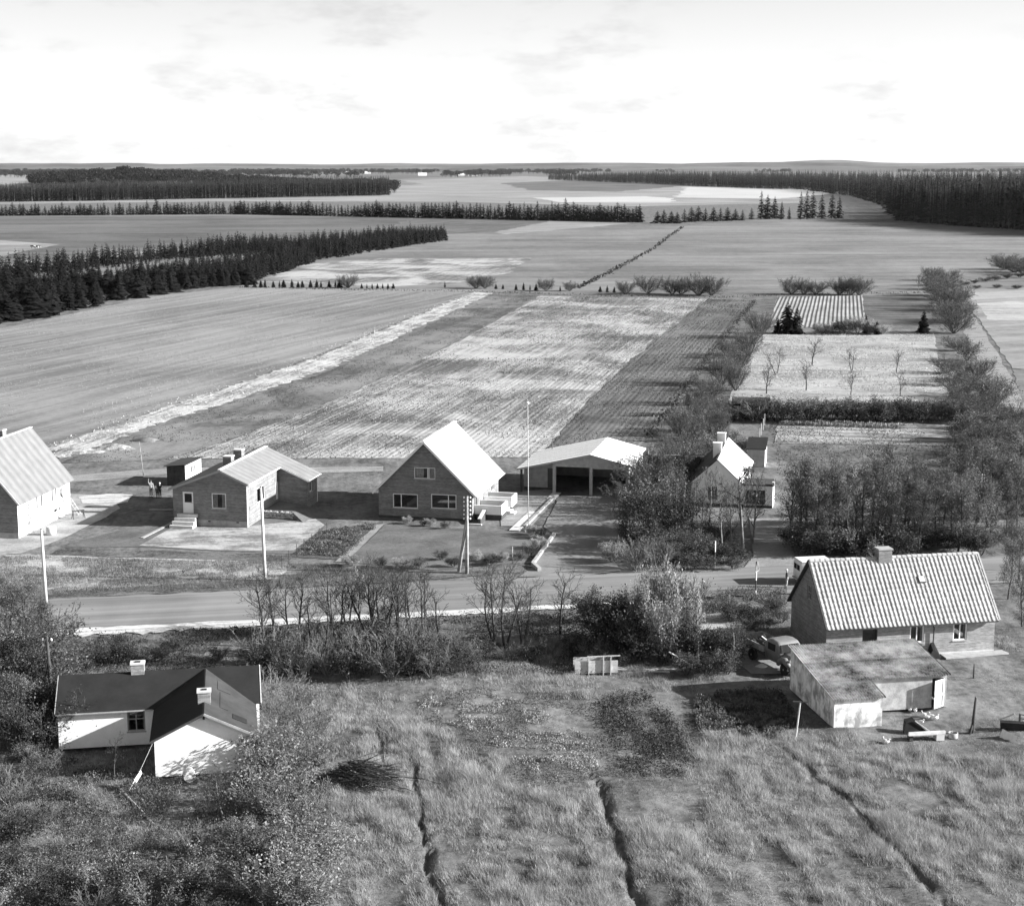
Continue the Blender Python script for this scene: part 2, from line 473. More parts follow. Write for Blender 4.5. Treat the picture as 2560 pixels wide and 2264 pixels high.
def axis(lo, hi, step, far, g=1.22):
    a = list(np.arange(lo, hi + step * .5, step)); s = step
    while a[-1] < far: s *= g; a.append(a[-1] + s)
    s = step; b = []
    while (b[-1] if b else lo) > -far: s *= g; b.append((b[-1] if b else lo) - s)
    return np.array(b[::-1] + a)
gx = axis(-42, 42, .3, 14000); gy = axis(60, 122, .3, 14000)
gy = gy[gy > -400]
X, Y = np.meshgrid(gx, gy)
Z = gz(X, Y)
nx, ny = len(gx), len(gy)
ii = np.arange(nx * ny).reshape(ny, nx)
quads = np.stack([ii[:-1,:-1], ii[:-1,1:], ii[1:,1:], ii[1:,:-1]], -1).reshape(-1, 4)
t = NT('ground'); c = t.coord()
n1 = t.noise(c, .22, 5, .6); n2 = t.noise(c, 1.7, 5, .65); n3 = t.noise(t.mapping(c, (.9, .09, 1), A_SOUTH - math.pi/2), 1.0, 4, .6)
vv = t.math('ADD', t.math('ADD', t.math('MULTIPLY', n1, .45), t.math('MULTIPLY', n2, .4)), t.math('MULTIPLY', n3, .25))
M['ground'] = t.finish(t.ramp(vv, .35, .75, .045, .23), .95, .08, t.bump(n2, .5, .15))
ground = obj('ground', np_mesh('ground', np.stack([X, Y, Z], -1).reshape(-1, 3), quads, [M['ground']], smooth=True))
tag(ground, kind='structure')

rng = np.random.default_rng(7)
N_SHEET = [0]
def sheet(name, pts, z, mat, jit=.25, step=None, vpts=True, kind='structure'):
    """a flat sheet of land; its edge wanders a little"""
    N_SHEET[0] += 1; z = z + .0004 * N_SHEET[0]            # no two sheets in one plane
    P = [V(*p) if vpts else Vector((p[0], p[1], 0)) for p in pts]
    out = []
    for a, b in zip(P, P[1:] + P[:1]):
        L = (b - a).length; d = (a.length + b.length) * .5
        st = step or max(1.2, d * .012); n = max(1, int(L / st)); nrm = Vector((-(b-a).y, (b-a).x, 0)).normalized()
        jj = jit * .5 * max(1.0, d / 260.0)
        for i in range(n):
            p = a.lerp(b, i / n)
            if i: p = p + nrm * float(rng.normal(0, jj))
            out.append((p.x, p.y, z))
    mb = MB(); mb.poly(out)
    o = mb.build(name, mat); tag(o, kind=kind); return o

# --- far fields (structure) -----------------------------------------------------------------
f_mead = m_field('meadow', .11, .23, 0.1, streak=.6, streak_s=(.006, .09), blotch=.6, blotch_s=.014, fine=.5, fine_s=.25, seed=1)
f_mead2 = m_field('meadow_dark', .07, .16, 0.1, streak=.6, streak_s=(.005, .07), blotch=.6, blotch_s=.010, fine=.45, fine_s=.2, seed=2)
f_light = m_field('field_light', .16, .32, .5, streak=.8, streak_s=(.004, .10), blotch=.5, blotch_s=.010, fine=.4, fine_s=.2, seed=3)
f_white = m_field('field_pale', .34, .5, .1, streak=.5, streak_s=(.004, .06), blotch=.3, blotch_s=.01, fine=.2, fine_s=.12, seed=4)
f_dark = m_field('field_ploughed', .07, .16, 1.2, streak=.5, streak_s=(.01, .2), blotch=.4, blotch_s=.02, fine=.5, fine_s=.15, seed=5)
f_stub = m_field('field_stubble', .09, .40, A_ROWS, row=.78, row_amt=.03, streak=.62, streak_s=(.05, 1.1), blotch=1.05, blotch_s=.045, fine=.7, fine_s=1.6, bump=.2, seed=6, bias=.05, wob=.05)
f_left = m_field('field_left', .13, .27, A_STRIP - .12, row=0, row_amt=.1, streak=.7, streak_s=(.016, .4), blotch=.5, blotch_s=.018, fine=.35, fine_s=.7, bump=.3, seed=7)
f_strip = m_field('strip_dark', .07, .22, A_STRIP, streak=.5, streak_s=(.02, .25), blotch=.85, blotch_s=.05, fine=.5, fine_s=.9, bump=.4, seed=8)
f_spoil = m_field('spoil', .13, .50, A_STRIP, streak=.7, streak_s=(.07, .9), blotch=.7, blotch_s=.14, fine=.9, fine_s=1.3, bump=1.0, seed=9, bias=.15)
f_right = m_field('field_right_dark', .05, .17, A_ROWS, row=.78, row_amt=.02, streak=.5, streak_s=(.05, 1.0), blotch=.7, blotch_s=.04, fine=.6, fine_s=1.4, bump=.2, seed=10, wob=.04)
f_pale = m_field('pale_grass', .18, .42, .05, streak=.4, streak_s=(.06, .3), blotch=.6, blotch_s=.06, fine=.45, fine_s=.8, bump=.5, seed=11, bias=.05)
f_ridge = m_field('ridged_plot', .10, .36, ang((1640,645),(1648,595)), row=.95, row_amt=.3, streak=.3, streak_s=(.05, .5), blotch=.3, blotch_s=.08, fine=.3, fine_s=1.0, bump=.8, seed=12, wob=.05)
f_ridge2 = m_field('ridged_plot_dark', .04, .17, ang((1720,620),(1850,620)), row=1.6, row_amt=.45, streak=.6, streak_s=(.05, .5), blotch=.4, blotch_s=.08, fine=.4, fine_s=1.0, bump=.8, seed=13, wob=.1)
f_garden = m_field('garden_rows', .05, .42, ang((1560,860),(1900,868)), row=2.6, row_amt=.35, streak=.7, streak_s=(.03, .5), blotch=.4, blotch_s=.08, fine=.5, fine_s=1.5, bump=.8, seed=14, wob=.15)
f_lawn = m_field('lawn', .15, .42, A_ROAD, streak=.6, streak_s=(.2, .9), blotch=.8, blotch_s=.3, fine=.6, fine_s=2.5, bump=.25, seed=15)
f_lawn2 = m_field('lawn_green', .075, .165, A_ROAD + .5, streak=.3, streak_s=(.2, .6), blotch=.6, blotch_s=.2, fine=.5, fine_s=2.5, bump=.3, seed=16)
f_rough = m_field('rough_grass', .07, .44, A_ROAD, streak=.6, streak_s=(.12, .5), blotch=.8, blotch_s=.16, fine=.7, fine_s=2.2, bump=.6, seed=17)
f_verge = m_field('verge', .04, .17, A_ROAD, streak=.5, streak_s=(.15, .8), blotch=.6, blotch_s=.25, fine=.8, fine_s=2.5, bump=.6, seed=18)
f_soil = m_field('soil', .05, .14, A_ROAD, streak=.4, streak_s=(.15, .8), blotch=.5, blotch_s=.25, fine=.7, fine_s=2.5, bump=.7, seed=19)
f_sand = m_field('sand', .20, .42, A_ROAD, streak=.4, streak_s=(.1, .5), blotch=.6, blotch_s=.25, fine=.5, fine_s=2.5, bump=.3, seed=20)
f_gravel = m_field('gravel', .15, .32, A_ROAD, streak=.4, streak_s=(.1, .5), blotch=.4, blotch_s=.3, fine=.5, fine_s=3.0, bump=.3, seed=21)
f_road = m_field('asphalt', .14, .25, A_ROAD, streak=.95, streak_s=(.012, .6), blotch=.5, blotch_s=.09, fine=.16, fine_s=6.0, bump=.08, seed=22)
f_shoulder = m_field('shoulder', .22, .62, A_ROAD, streak=.9, streak_s=(.02, 2.2), blotch=.4, blotch_s=.3, fine=.5, fine_s=3.0, bump=.3, seed=23, bias=.15)
f_drive = m_field('driveway_asphalt', .14, .26, A_ROWS, streak=.4, streak_s=(.1, .5), blotch=.5, blotch_s=.2, fine=.3, fine_s=4.0, bump=.1, seed=24)

sheet('field', [(-60,423),(760,418),(1000,440),(1290,452),(1360,452),(1560,436),(1790,444),(2100,462),(2100,566),(1900,590),(1440,594),(1200,590),(985,584),(480,572),(-60,560)], .02, f_mead, .8)
sheet('field', [(-60,432),(830,433),(745,470),(890,470),(640,482),(400,490),(0,528),(-60,532)], .03, f_mead2, .8)
sheet('field', [(830,433),(1100,441),(985,464),(735,473)], .04, f_dark, .6)
sheet('field', [(1100,441),(1262,446),(1010,468),(985,464)], .045, f_light, .6)
sheet('field', [(500,563),(610,528),(760,516),(1062,515),(1015,545),(900,567),(780,572)], .04, f_stub, .8)
sheet('field', [(-60,398),(470,397),(760,391),(795,370),(1100,357),(1370,372),(1605,376),(1600,405),(1290,412),(900,403),(470,402),(-60,408)], .03, f_light, 1.0)
sheet('field', [(795,350),(1100,352),(1160,358),(800,372)], .025, f_mead, 1.0)
sheet('field', [(-80,345),(90,346),(40,365),(-60,378)], .03, f_light, 1.0)
sheet('field', [(1372,373),(1610,376),(1690,384),(1560,397),(1345,394)], .05, f_white, .8)
sheet('field', [(0,480),(120,488),(0,512),(-60,515),(-60,480)], .05, f_light, .6)
sheet('field', [(800,360),(1050,352),(1180,357),(1000,366),(880,374)], .05, f_light, .6)
sheet('field', [(560,352),(800,349),(900,352),(800,357),(600,360)], .05, f_dark, .6)
sheet('field', [(1000,366),(1180,358),(1370,371),(1230,383),(1060,380)], .055, f_mead2, .6)
sheet('field', [(1060,395),(1290,392),(1345,396),(1340,404),(1120,404)], .06, f_white, .6)
sheet('field', [(2044,600),(2140,598),(2140,640),(1975,640),(1950,606)], .05, f_pale, .3)
# --- middle fields
sheet('field', [(-60,668),(0,655),(110,634),(300,592),(480,573),(700,577),(960,582),(820,632),(640,706),(440,777),(230,846),(95,893),(-80,915)], .02, f_left, .3)
sheet('spoil_strip', [(948,583),(985,585),(850,648),(660,735),(450,805),(290,855),(180,897),(120,915),(85,897),(232,845),(443,778),(644,709),(824,633)], .05, f_spoil, .7, step=1.2)
sheet('field', [(985,586),(1078,590),(930,672),(800,735),(620,820),(480,870),(310,918),(120,925),(180,900),(290,860),(450,810),(660,740),(850,652)], .03, f_strip, .4)
sheet('field', [(1078,591),(1412,597),(1255,722),(1160,815),(1075,912),(330,917),(480,872),(640,812),(800,738),(930,674)], .04, f_stub, .35)
sheet('field', [(1412,597),(1507,600),(1450,665),(1370,770),(1290,872),(1240,925),(1075,915),(1160,816),(1255,723)], .035, f_right, .35)
sheet('track', [(-60,945),(130,950),(345,934),(640,933),(765,931),(765,941),(640,944),(345,946),(130,964),(-60,962)], .03, f_gravel, .2)
# --- right: gardens and track
sheet('field', [(1507,600),(1550,594),(1548,645),(1515,665),(1460,800),(1380,880),(1300,880),(1380,770),(1455,668)], .03, f_verge, .3)
sheet('plot', [(1552,593),(1722,590),(1728,646),(1690,655),(1535,652)], .035, f_ridge, .2)
sheet('plot', [(1722,590),(1852,588),(1880,650),(1728,650)], .035, f_ridge2, .2)
sheet('plot', [(1510,668),(1865,668),(1872,715),(1905,745),(1890,800),(1560,812),(1455,800)], .035, f_pale, .3)
sheet('track', [(1885,585),(1915,582),(2044,790),(2100,900),(2100,960),(2030,880)], .03, f_gravel, .3)
sheet('field', [(1915,580),(2140,570),(2140,745),(2020,735)], .035, f_light, .3)
sheet('field', [(2020,738),(2140,748),(2140,980),(2060,860)], .035, f_mead, .3)
sheet('plot', [(1555,832),(1915,840),(1925,890),(1545,885)], .035, f_garden, .25)
# --- north gardens
sheet('lawn', [(140,1085),(345,1030),(650,1020),(655,1045),(590,1106),(280,1092),(130,1093)], .02, f_lawn2, .1)
sheet('lawn', [(278,1089),(345,1052),(500,1050),(630,1036),(648,1048),(586,1100),(430,1098)], .028, f_lawn, .08)
sheet('verge', [(120,1094),(590,1108),(575,1122),(100,1108)], .03, f_verge, .1)
sheet('rough_grass', [(-60,1105),(100,1108),(575,1122),(555,1160),(110,1185),(-60,1195)], .022, f_rough, .25)
sheet('verge', [(-60,1190),(110,1180),(560,1155),(860,1140),(1055,1125),(1062,1142),(860,1157),(520,1177),(100,1196),(-60,1203)], .034, f_verge, .2)
sheet('building_site', [(-60,985),(130,985),(215,990),(240,1015),(175,1050),(100,1085),(40,1105),(-60,1110)], .03, f_sand, .3)
sheet('building_site', [(155,992),(215,986),(265,988),(255,1003),(215,1010),(165,1005)], .045, f_shoulder, .15, step=.7)
sheet('vegetable_bed', [(640,1060),(765,1042),(762,1050),(690,1118),(575,1112)], .03, f_soil, .12)
sheet('garden_path', [(752,1048),(768,1046),(690,1122),(668,1122)], .045, f_gravel, .06)
sheet('lawn', [(768,1048),(1050,1062),(1062,1075),(1030,1125),(860,1138),(690,1122)], .025, f_lawn2, .08)
sheet('yard', [(1000,985),(1110,975),(1108,1000),(1062,1050),(1000,1050)], .03, f_gravel, .1)
sheet('driveway', [(1105,992),(1255,985),(1265,1010),(1240,1060),(1215,1105),(1240,1140),(1160,1150),(1035,1152),(1060,1135),(1108,1068),(1085,1052),(1112,1002)], .045, f_drive, .06)
sheet('yard', [(1495,1035),(1575,1035),(1578,1075),(1590,1135),(1480,1140),(1505,1110)], .03, f_gravel, .12)

# --- the road
def road_line(P, Q, n=60, jit=0.0, lo=-1.2, hi=2.6):
    return [P.lerp(Q, lo + (hi - lo) * i / n) + Vector((0, float(rng.normal(0, jit)), 0)) for i in range(n + 1)]
def strip(name, up, dn, z, mat):
    mb = MB()
    for i in range(len(up) - 1):
        mb.poly([(dn[i].x, dn[i].y, z), (dn[i+1].x, dn[i+1].y, z), (up[i+1].x, up[i+1].y, z), (up[i].x, up[i].y, z)])
    o = mb.build(name, mat); tag(o, kind='structure'); return o
strip('road', road_line(ROAD_A, ROAD_B, 220, .13), road_line(ROAD_C, ROAD_D, 220, .08), .078, f_road)
S0 = V(100, 1273); S1 = V(1480, 1196)
strip('road_shoulder', road_line(ROAD_C + Vector((0, .3, 0)), ROAD_D + Vector((0, .3, 0)), 260, .05, -1.2, .93), road_line(S0, S1, 260, .22, -1.2, .93), .072, f_shoulder)
# --- yard of the tiled house
sheet('yard_path', [(1365,1232),(1450,1222),(1500,1252),(1600,1345),(1500,1345),(1395,1268)], .02, f_gravel, .12)
sheet('yard_path', [(1395,1245),(1470,1248),(1480,1258),(1410,1266)], .03, f_sand, .1)
# spoil heaps on the strip, bulldozed earth
def heap(name, c, r, h, mat, label, cat, seed, n=18, m=7, group=None):
    g = np.random.default_rng(seed); mb = MB(); rings = []
    for i in range(m + 1):
        q = i / m; ring = []
        for j in range(n):
            t_ = 2*math.pi*j/n; rr = r * (1 - q) * (1 + .25*math.sin(3*t_ + seed) * (1-q) + g.normal(0, .05))
            ring.append((rr*math.cos(t_), rr*.7*math.sin(t_), h * (1 - (1-q)**1.6) + g.normal(0, h*.03) * (i > 0)))
        rings.append(ring)
    mb.v = [p for r_ in rings for p in r_]
    for i in range(m):
        for j in range(n):
            mb.f.append((i*n+j, i*n+(j+1)%n, (i+1)*n+(j+1)%n, (i+1)*n+j)); mb.m.append(0)
    o = mb.build(name, mat, smooth=True); o.location = (c.x, c.y, c.z - .02); tag(o, label, cat, group); return o
heap('earth_heap', V(228, 895), 2.6, .6, f_spoil, 'broad low earth heap at the near end of the pale spoil strip', 'heap', 3)
heap('earth_heap', V(290, 880), 1.9, .5, f_strip, 'low earth heap beside the spoil strip, right of the broader heap', 'heap', 5)
heap('rubble_heap', V(150, 902), 3.4, .5, f_spoil, 'broken pale rubble heap at the end of the spoil strip by the leftmost house', 'heap', 8)
# low distant hills on the horizon
def hill(pts, Y0, depth, mat, name='hill'):
    mb = MB(); P = []
    n = len(pts)
    for k, (vx, vh) in enumerate(pts):
        d = ray(vx * K, 413.0); x = d[0] / d[1] * Y0
        P.append((x, vh))
    for (x0, h0), (x1, h1) in zip(P[:-1], P[1:]):
        a = [(x0, Y0 - depth, -2), (x1, Y0 - depth, -2)]; b = [(x1, Y0, h1), (x0, Y0, h0)]; c_ = [(x0*1.05, Y0 + depth, -2), (x1*1.05, Y0 + depth, -2)]
        mb.poly([a[0], a[1], b[0], b[1]]); mb.poly([b[1], b[0], c_[1], c_[0]])
    o = mb.build(name, mat); tag(o, kind='structure'); return o
f_hill = m_field('hill_land', .05, .16, .2, streak=.4, streak_s=(.0004, .004), blotch=.7, blotch_s=.0012, fine=.4, fine_s=.005, seed=30)
gh = np.random.default_rng(11)
hill([(x, 34 + 26 * float(fbm(x, 1, 170, 5)) + (20 * math.exp(-((x-1660)/90)**2)) + 14*math.exp(-((x-1500)/140)**2)) for x in range(-120, 2200, 40)], 11000, 1200, f_hill)
hill([(x, 22 + 10 * float(vnoise(x, 7, 110, 9)) + (10 if x < 300 else 0) * (300-x)/400) for x in range(-120, 2200, 30)], 8600, 700, f_hill)
hill([(x, 20 * max(0, 1 - abs(x - 250) / 420)) for x in range(-200, 701, 50)], 2150, 420, f_mead2)
# ------------------------------------------------------------------ buildings
def clip_under(poly, u0, z0, u1, z1):
    """keep the part of a (u,z) polygon under the line through (u0,z0) and (u1,z1)"""
    def s(p): return z0 + (z1 - z0) * (p[0] - u0) / (u1 - u0) - p[1]
    out = []
    for a, b in zip(poly, poly[1:] + poly[:1]):
        sa, sb = s(a), s(b)
        if sa >= -1e-9: out.append(a)
        if (sa > 1e-9 and sb < -1e-9) or (sa < -1e-9 and sb > 1e-9):
            k = sa / (sa - sb); out.append((a[0] + (b[0]-a[0])*k, a[1] + (b[1]-a[1])*k))
    return out
class Wall:
    """wall standing on the line p0-p1 (local), outside is to the right of p0->p1; top is a polyline (u, z)"""
    def __init__(s, house, p0, p1, zb, top, mat, depth=.13, name='wall'):
        s.h = house; s.p0 = Vector((p0[0], p0[1], 0)); s.p1 = Vector((p1[0], p1[1], 0)); s.L = (s.p1 - s.p0).length
        s.d = (s.p1 - s.p0) / s.L; s.n = Vector((s.d.y, -s.d.x, 0)); s.zb = zb; s.mat = mat; s.depth = depth; s.name = name
        s.top = [(0, top), (s.L, top)] if isinstance(top, (int, float)) else top
        s.holes = []
    def P(s, u, z, off=0.0):
        q = s.p0 + s.d * u + s.n * off; return (q.x, q.y, z)
    def hole(s, u0, z0, u1, z1): s.holes.append((u0, z0, u1, z1)); return s
    def build(s):
        us = sorted({0, s.L} | {u for u, _ in s.top} | {h[0] for h in s.holes} | {h[2] for h in s.holes})
        zs = sorted({s.zb, max(z for _, z in s.top)} | {h[1] for h in s.holes} | {h[3] for h in s.holes})
        mb = MB()
        for a, b in zip(us[:-1], us[1:]):
            for c, d in zip(zs[:-1], zs[1:]):
                um, zm = (a+b)/2, (c+d)/2
                if any(h[0] < um < h[2] and h[1] < zm < h[3] for h in s.holes): continue
                pl = [(a, c), (b, c), (b, d), (a, d)]
                for (u0, z0), (u1, z1) in zip(s.top[:-1], s.top[1:]):
                    if u0 - 1e-6 <= um <= u1 + 1e-6: pl = clip_under(pl, u0, z0, u1, z1)
                if len(pl) >= 3: mb.poly([s.P(u, z) for u, z in pl])
        D = -s.depth
        for u0, z0, u1, z1 in s.holes:
            mb.poly([s.P(u0,z0), s.P(u0,z1), s.P(u0,z1,D), s.P(u0,z0,D)]); mb.poly([s.P(u1,z0,D), s.P(u1,z1,D), s.P(u1,z1), s.P(u1,z0)])
            mb.poly([s.P(u0,z1), s.P(u1,z1), s.P(u1,z1,D), s.P(u0,z1,D)]); mb.poly([s.P(u0,z0,D), s.P(u1,z0,D), s.P(u1,z0), s.P(u0,z0)])
        return mb.build(s.name, s.mat, s.h)
    def bx(s, mb, u0, z0, u1, z1, o0, o1):
        a = [s.P(u0,z0,o1), s.P(u1,z0,o1), s.P(u1,z0,o0), s.P(u0,z0,o0)]; b = [s.P(u0,z1,o1), s.P(u1,z1,o1), s.P(u1,z1,o0), s.P(u0,z1,o0)]
        mb.hexa(a, b); return mb
    def window(s, u0, z0, u1, z1, cols=(), rows=(), fw=.07, mat='white_paint', sill='concrete', curtain=0, inset=.07, label=None):
        """hole, frame, one pane for each light, sill; cols/rows are fractions where glazing bars stand"""
        s.hole(u0, z0, u1, z1)
        f = MB(); e = .003; o0, o1 = -inset - .05, -inset + .02
        s.bx(f, u0+e, z0+e, u0+fw, z1-e, o0, o1); s.bx(f, u1-fw, z0+e, u1-e, z1-e, o0, o1)
        s.bx(f, u0+fw, z0+e, u1-fw, z0+fw, o0, o1); s.bx(f, u0+fw, z1-fw, u1-fw, z1-e, o0, o1)
        cu = [u0+fw] + [u0 + (u1-u0)*c for c in cols] + [u1-fw]; rz = [z0+fw] + [z0 + (z1-z0)*r for r in rows] + [z1-fw]
        for c in cu[1:-1]: s.bx(f, c-fw*.45, z0+fw, c+fw*.45, z1-fw, o0+.004, o1-.004)
        for r in rz[1:-1]:
            for a, b in zip(cu[:-1], cu[1:]):
                s.bx(f, a + (fw*.45 if a > cu[0] else 0), r-fw*.4, b - (fw*.45 if b < cu[-1] else 0), r+fw*.4, o0+.008, o1-.008)
        w = f.build('window', M[mat], s.h)
        if label: w['label'] = label
        for a, b in zip(cu[:-1], cu[1:]):
            for c, d in zip(rz[:-1], rz[1:]):
                g = MB(); g.poly([s.P(a,c,-inset-.02), s.P(b,c,-inset-.02), s.P(b,d,-inset-.02), s.P(a,d,-inset-.02)]); g.build('pane', M['glass'], w)
        if sill:
            q = MB(); s.bx(q, u0-.05, z0-.07, u1+.05, z0-.002, -.02, .06); q.build('sill', M[sill], w)
        if curtain:
            for side in (0, 1):
                q = MB(); n = 9; wd = (u1-u0) * curtain
                for i in range(n):
                    k0, k1 = i/n, (i+1)/n
                    a = u0 + .05 + wd*k0 if side == 0 else u1 - .05 - wd*k0; b = u0 + .05 + wd*k1 if side == 0 else u1 - .05 - wd*k1
                    o = -inset - .16; da = .05 * (i % 2); db = .05 * ((i+1) % 2)
                    q.poly([s.P(a,z0+.1,o-da), s.P(b,z0+.1,o-db), s.P(b,z1-.05,o-db), s.P(a,z1-.05,o-da)])
                q.build('curtain', M['curtain'], w)
        return w
    def door(s, u0, z0, u1, z1, mat='white_paint', glass=None, inset=.06, handle=True, frame='white_paint'):
        s.hole(u0, z0, u1, z1); f = MB(); e = .003; fw = .07
        s.bx(f, u0+e, z0+e, u0+fw, z1-e, -inset-.06, -inset+.02); s.bx(f, u1-fw, z0+e, u1-e, z1-e, -inset-.06, -inset+.02)
        s.bx(f, u0+fw, z1-fw, u1-fw, z1-e, -inset-.06, -inset+.02)
        fr = f.build('door_frame', M[frame], s.h)
        l = MB(); a, b, c, d = u0+fw, u1-fw, z0+.01, z1-fw
        if glass:
            g0 = z0 + (z1-z0)*glass; p = .09
            s.bx(l, a, c, b, g0, -inset-.05, -inset); s.bx(l, a, g0, a+p, d, -inset-.05, -inset)
            s.bx(l, b-p, g0, b, d, -inset-.05, -inset); s.bx(l, a+p, d-p, b-p, d, -inset-.05, -inset)
        else: s.bx(l, a, c, b, d, -inset-.05, -inset)
        dr = l.build('door', M[mat], s.h)
        if glass:
            g = MB(); g.poly([s.P(a+p,g0,-inset-.025), s.P(b-p,g0,-inset-.025), s.P(b-p,d-p,-inset-.025), s.P(a+p,d-p,-inset-.025)]); g.build('pane', M['glass'], dr)
        if handle:
            h = MB(); h.bar(s.P(b-.12, z0+1.0, -inset+.03), s.P(b-.02, z0+1.0, -inset+.03), .03); h.build('handle', M['iron'], dr)
        return dr

def slope(mb, e0, e1, r1, r0, th=.09, mi=0):
    """roof slab: eave e0->e1 and ridge r0, r1 given at the underside, thickness th"""
    a = [Vector(p) for p in (e0, e1, r1, r0)]; n = (a[1]-a[0]).cross(a[3]-a[0]).normalized()
    if n.z < 0: n = -n
    mb.hexa(a, [p + n*th for p in a], mi)
def chimney(house, x, y, z0, z1, sx, sy, mat, cap=None, flue=True, soot=True):
    mb = MB(); mb.box(x-sx/2, y-sy/2, z0, x+sx/2, y+sy/2, z1-.1); o = mb.build('chimney', mat, house)
    c = MB(); c.box(x-sx/2-.05, y-sy/2-.05, z1-.1, x+sx/2+.05, y+sy/2+.05, z1); c.build('chimney_cap', M[cap or 'pale_concrete'], o)
    if flue:
        f = MB(); f.box(x-sx*.22, y-sy*.22, z1+.002, x+sx*.22, y+sy*.22, z1+.03); f.build('flue', M['tar'], o)
    return o
def barge(house, pts, mat, w=.05, h=.16, name='bargeboard'):
    mb = MB()
    for a, b in zip(pts[:-1], pts[1:]): mb.bar(a, b, w, h)
    return mb.build(name, mat, house)
def pipe(house, pts, r=.05, mat='white_paint', name='downpipe'):
    mb = MB(); mb.tube(pts, r, 7); return mb.build(name, M[mat], house)

# ---- leftmost house, still being finished
H = thing('house', (-53.26, 145.37, 0), R(-8.5), 'tall house with steep striped roof at the left edge, ladders against its bright wall', 'house')
w, L, ze, zr = 7.75, 11.6, 3.65, 8.35
wl_ = Wall(H, (0, 0), (w, 0), .55, [(0, ze), (w/2, zr-.1), (w, ze)], M['brick']); wl_.window(2.6, 4.6, 3.6, 5.8, (.5,)); wl_.build()
wr = Wall(H, (w, 0), (w, L), .0, ze, M['old_white'])  # sunlit side of the brick house: sun's brightness put into a white wall colour
for a, b in ((2.0, 2.35), (3.9, 4.2), (7.2, 7.5), (7.75, 8.6), (8.85, 9.3)):
    wr.window(a, .75, b, 1.12, fw=.05, sill=None)
for a in (4.0, 5.0, 7.4, 8.2, 9.4):
    wr.window(a, 1.9, a + .42, 3.1, fw=.06, sill=None)
wr.build()
Wall(H, (w, L), (0, L), 0, [(0, ze), (w/2, zr-.1), (w, ze)], M['brick']).build()
Wall(H, (0, L), (0, 0), 0, ze, M['brick']).build()
mb = MB(); mb.box(-.03, -.03, 0, w-.01, .06, .55); mb.build('plinth', M['concrete'], H)
k = (zr - ze) / (w/2); oh = .35
mb = MB(); slope(mb, (w+oh, -.3, ze-k*oh), (w+oh, L+.3, ze-k*oh), (w/2, L+.3, zr), (w/2, -.3, zr)); slope(mb, (-oh, L+.3, ze-k*oh), (-oh, -.3, ze-k*oh), (w/2, -.3, zr), (w/2, L+.3, zr))
rf = mb.build('roof', M['sheet_roof_old'], H)
mb = MB(); mb.bar((w/2, -.32, zr+.13), (w/2, L+.32, zr+.13), .3, .07); mb.build('ridge_cap', M['pale_concrete'], rf)
barge(H, [(-oh, -.32, ze-k*oh), (w/2, -.32, zr), (w+oh, -.32, ze-k*oh)], M['white_paint'])
chimney(H, w/2 - .75, 6.9, 6.6, 9.0, .75, .8, M['brick'])
def ladder(base, top, n, label):
    b, t_ = Vector(base), Vector(top); d = (t_ - b); side = Vector((d.y, -d.x, 0))
    side = Vector((0, 1, 0)) if side.length < .01 else side
    r = thing('ladder', b, 0, label, 'ladder'); sd = Vector((.12, .26, 0))
    for s in (-1, 1):
        m_ = MB(); m_.bar(sd*s*.75, d + sd*s*.75, .07, .09); m_.build('rail', M['wood'], r)
    for i in range(n):
        p = d * ((i + .5) / n); m_ = MB(); m_.bar(p - sd*.75, p + sd*.75, .05); m_.build('rung', M['wood'], r)
def loc2(Hh, x, y, z=0): return Hh.matrix_basis @ Vector((x, y, z))
ladder(loc2(H, w+1.35, 3.1), loc2(H, w+.12, 1.9, 3.4), 11, 'wooden ladder leaning on the leftmost house near its front corner')
ladder(loc2(H, w+1.4, 10.6), loc2(H, w+.12, 9.2, 3.3), 10, 'wooden ladder leaning on the leftmost house towards its far end')
def sawhorse(c, rz, label):
    r = thing('sawhorse', c, rz, label, 'sawhorse', 'sawhorses on the building site')
    m_ = MB(); m_.bar((-.6, 0, .8), (.6, 0, .8), .1, .1); m_.build('beam', M['dark_wood'], r)
    for a in (-.5, .5):
        for b in (-.3, .3):
            m_ = MB(); m_.bar((a, 0, .78), (a*1.15, b, 0), .06); m_.build('leg', M['dark_wood'], r)
sawhorse(loc2(H, w+1.9, 9.0), .6, 'dark trestle beside the far ladder of the leftmost house')
mb = MB(); mb.lathe([(.05,0),(.42,.02),(.5,.4),(.46,.8),(.4,.82)], k=16); o = mb.build('mortar_tub', M['pale_concrete'], smooth=True); p = loc2(H, w+2.3, 1.9); o.location = p
tag(o, 'pale round mortar tub in front of the leftmost house', 'tub')

# ---- bungalow with the wing
H = H2 = thing('bungalow', (-32.49, 150.15, 0), R(-10.6), 'low brick bungalow with shallow pale roof, white front steps and two chimneys', 'house')
w, L, xr, zr, zl, zR, yw, ww = 7.4, 12.7, 4.9, 5.45, 3.6, 4.33, 9.3, 2.95
kl = (zr - zl) / xr; kr = (zr - zR) / (w - xr); zw = zR - kr * ww
wf = Wall(H, (0, 0), (w, 0), .62, [(0, zl), (xr, zr), (w, zR)], M['brick'])
wf.door(.98, 1.2, 2.05, 3.28, glass=.5); wf.window(3.9, 1.75, 5.35, 3.25, fw=.09, curtain=.32)
wf.build()
wr = Wall(H, (w, 0), (w, yw), .0, zR, M['brick']); wr.window(3.0, 1.75, 5.2, 3.2, (.5,), mat='white_paint'); wr.window(7.6, 3.0, 8.1, 3.3, sill=None, fw=.05)
wr.door(8.45, .95, 9.2, 2.75, handle=False); wr.build()
ww_ = Wall(H, (w, yw), (w+ww, yw), 0, [(0, zR), (ww, zw)], M['brick']); ww_.build()
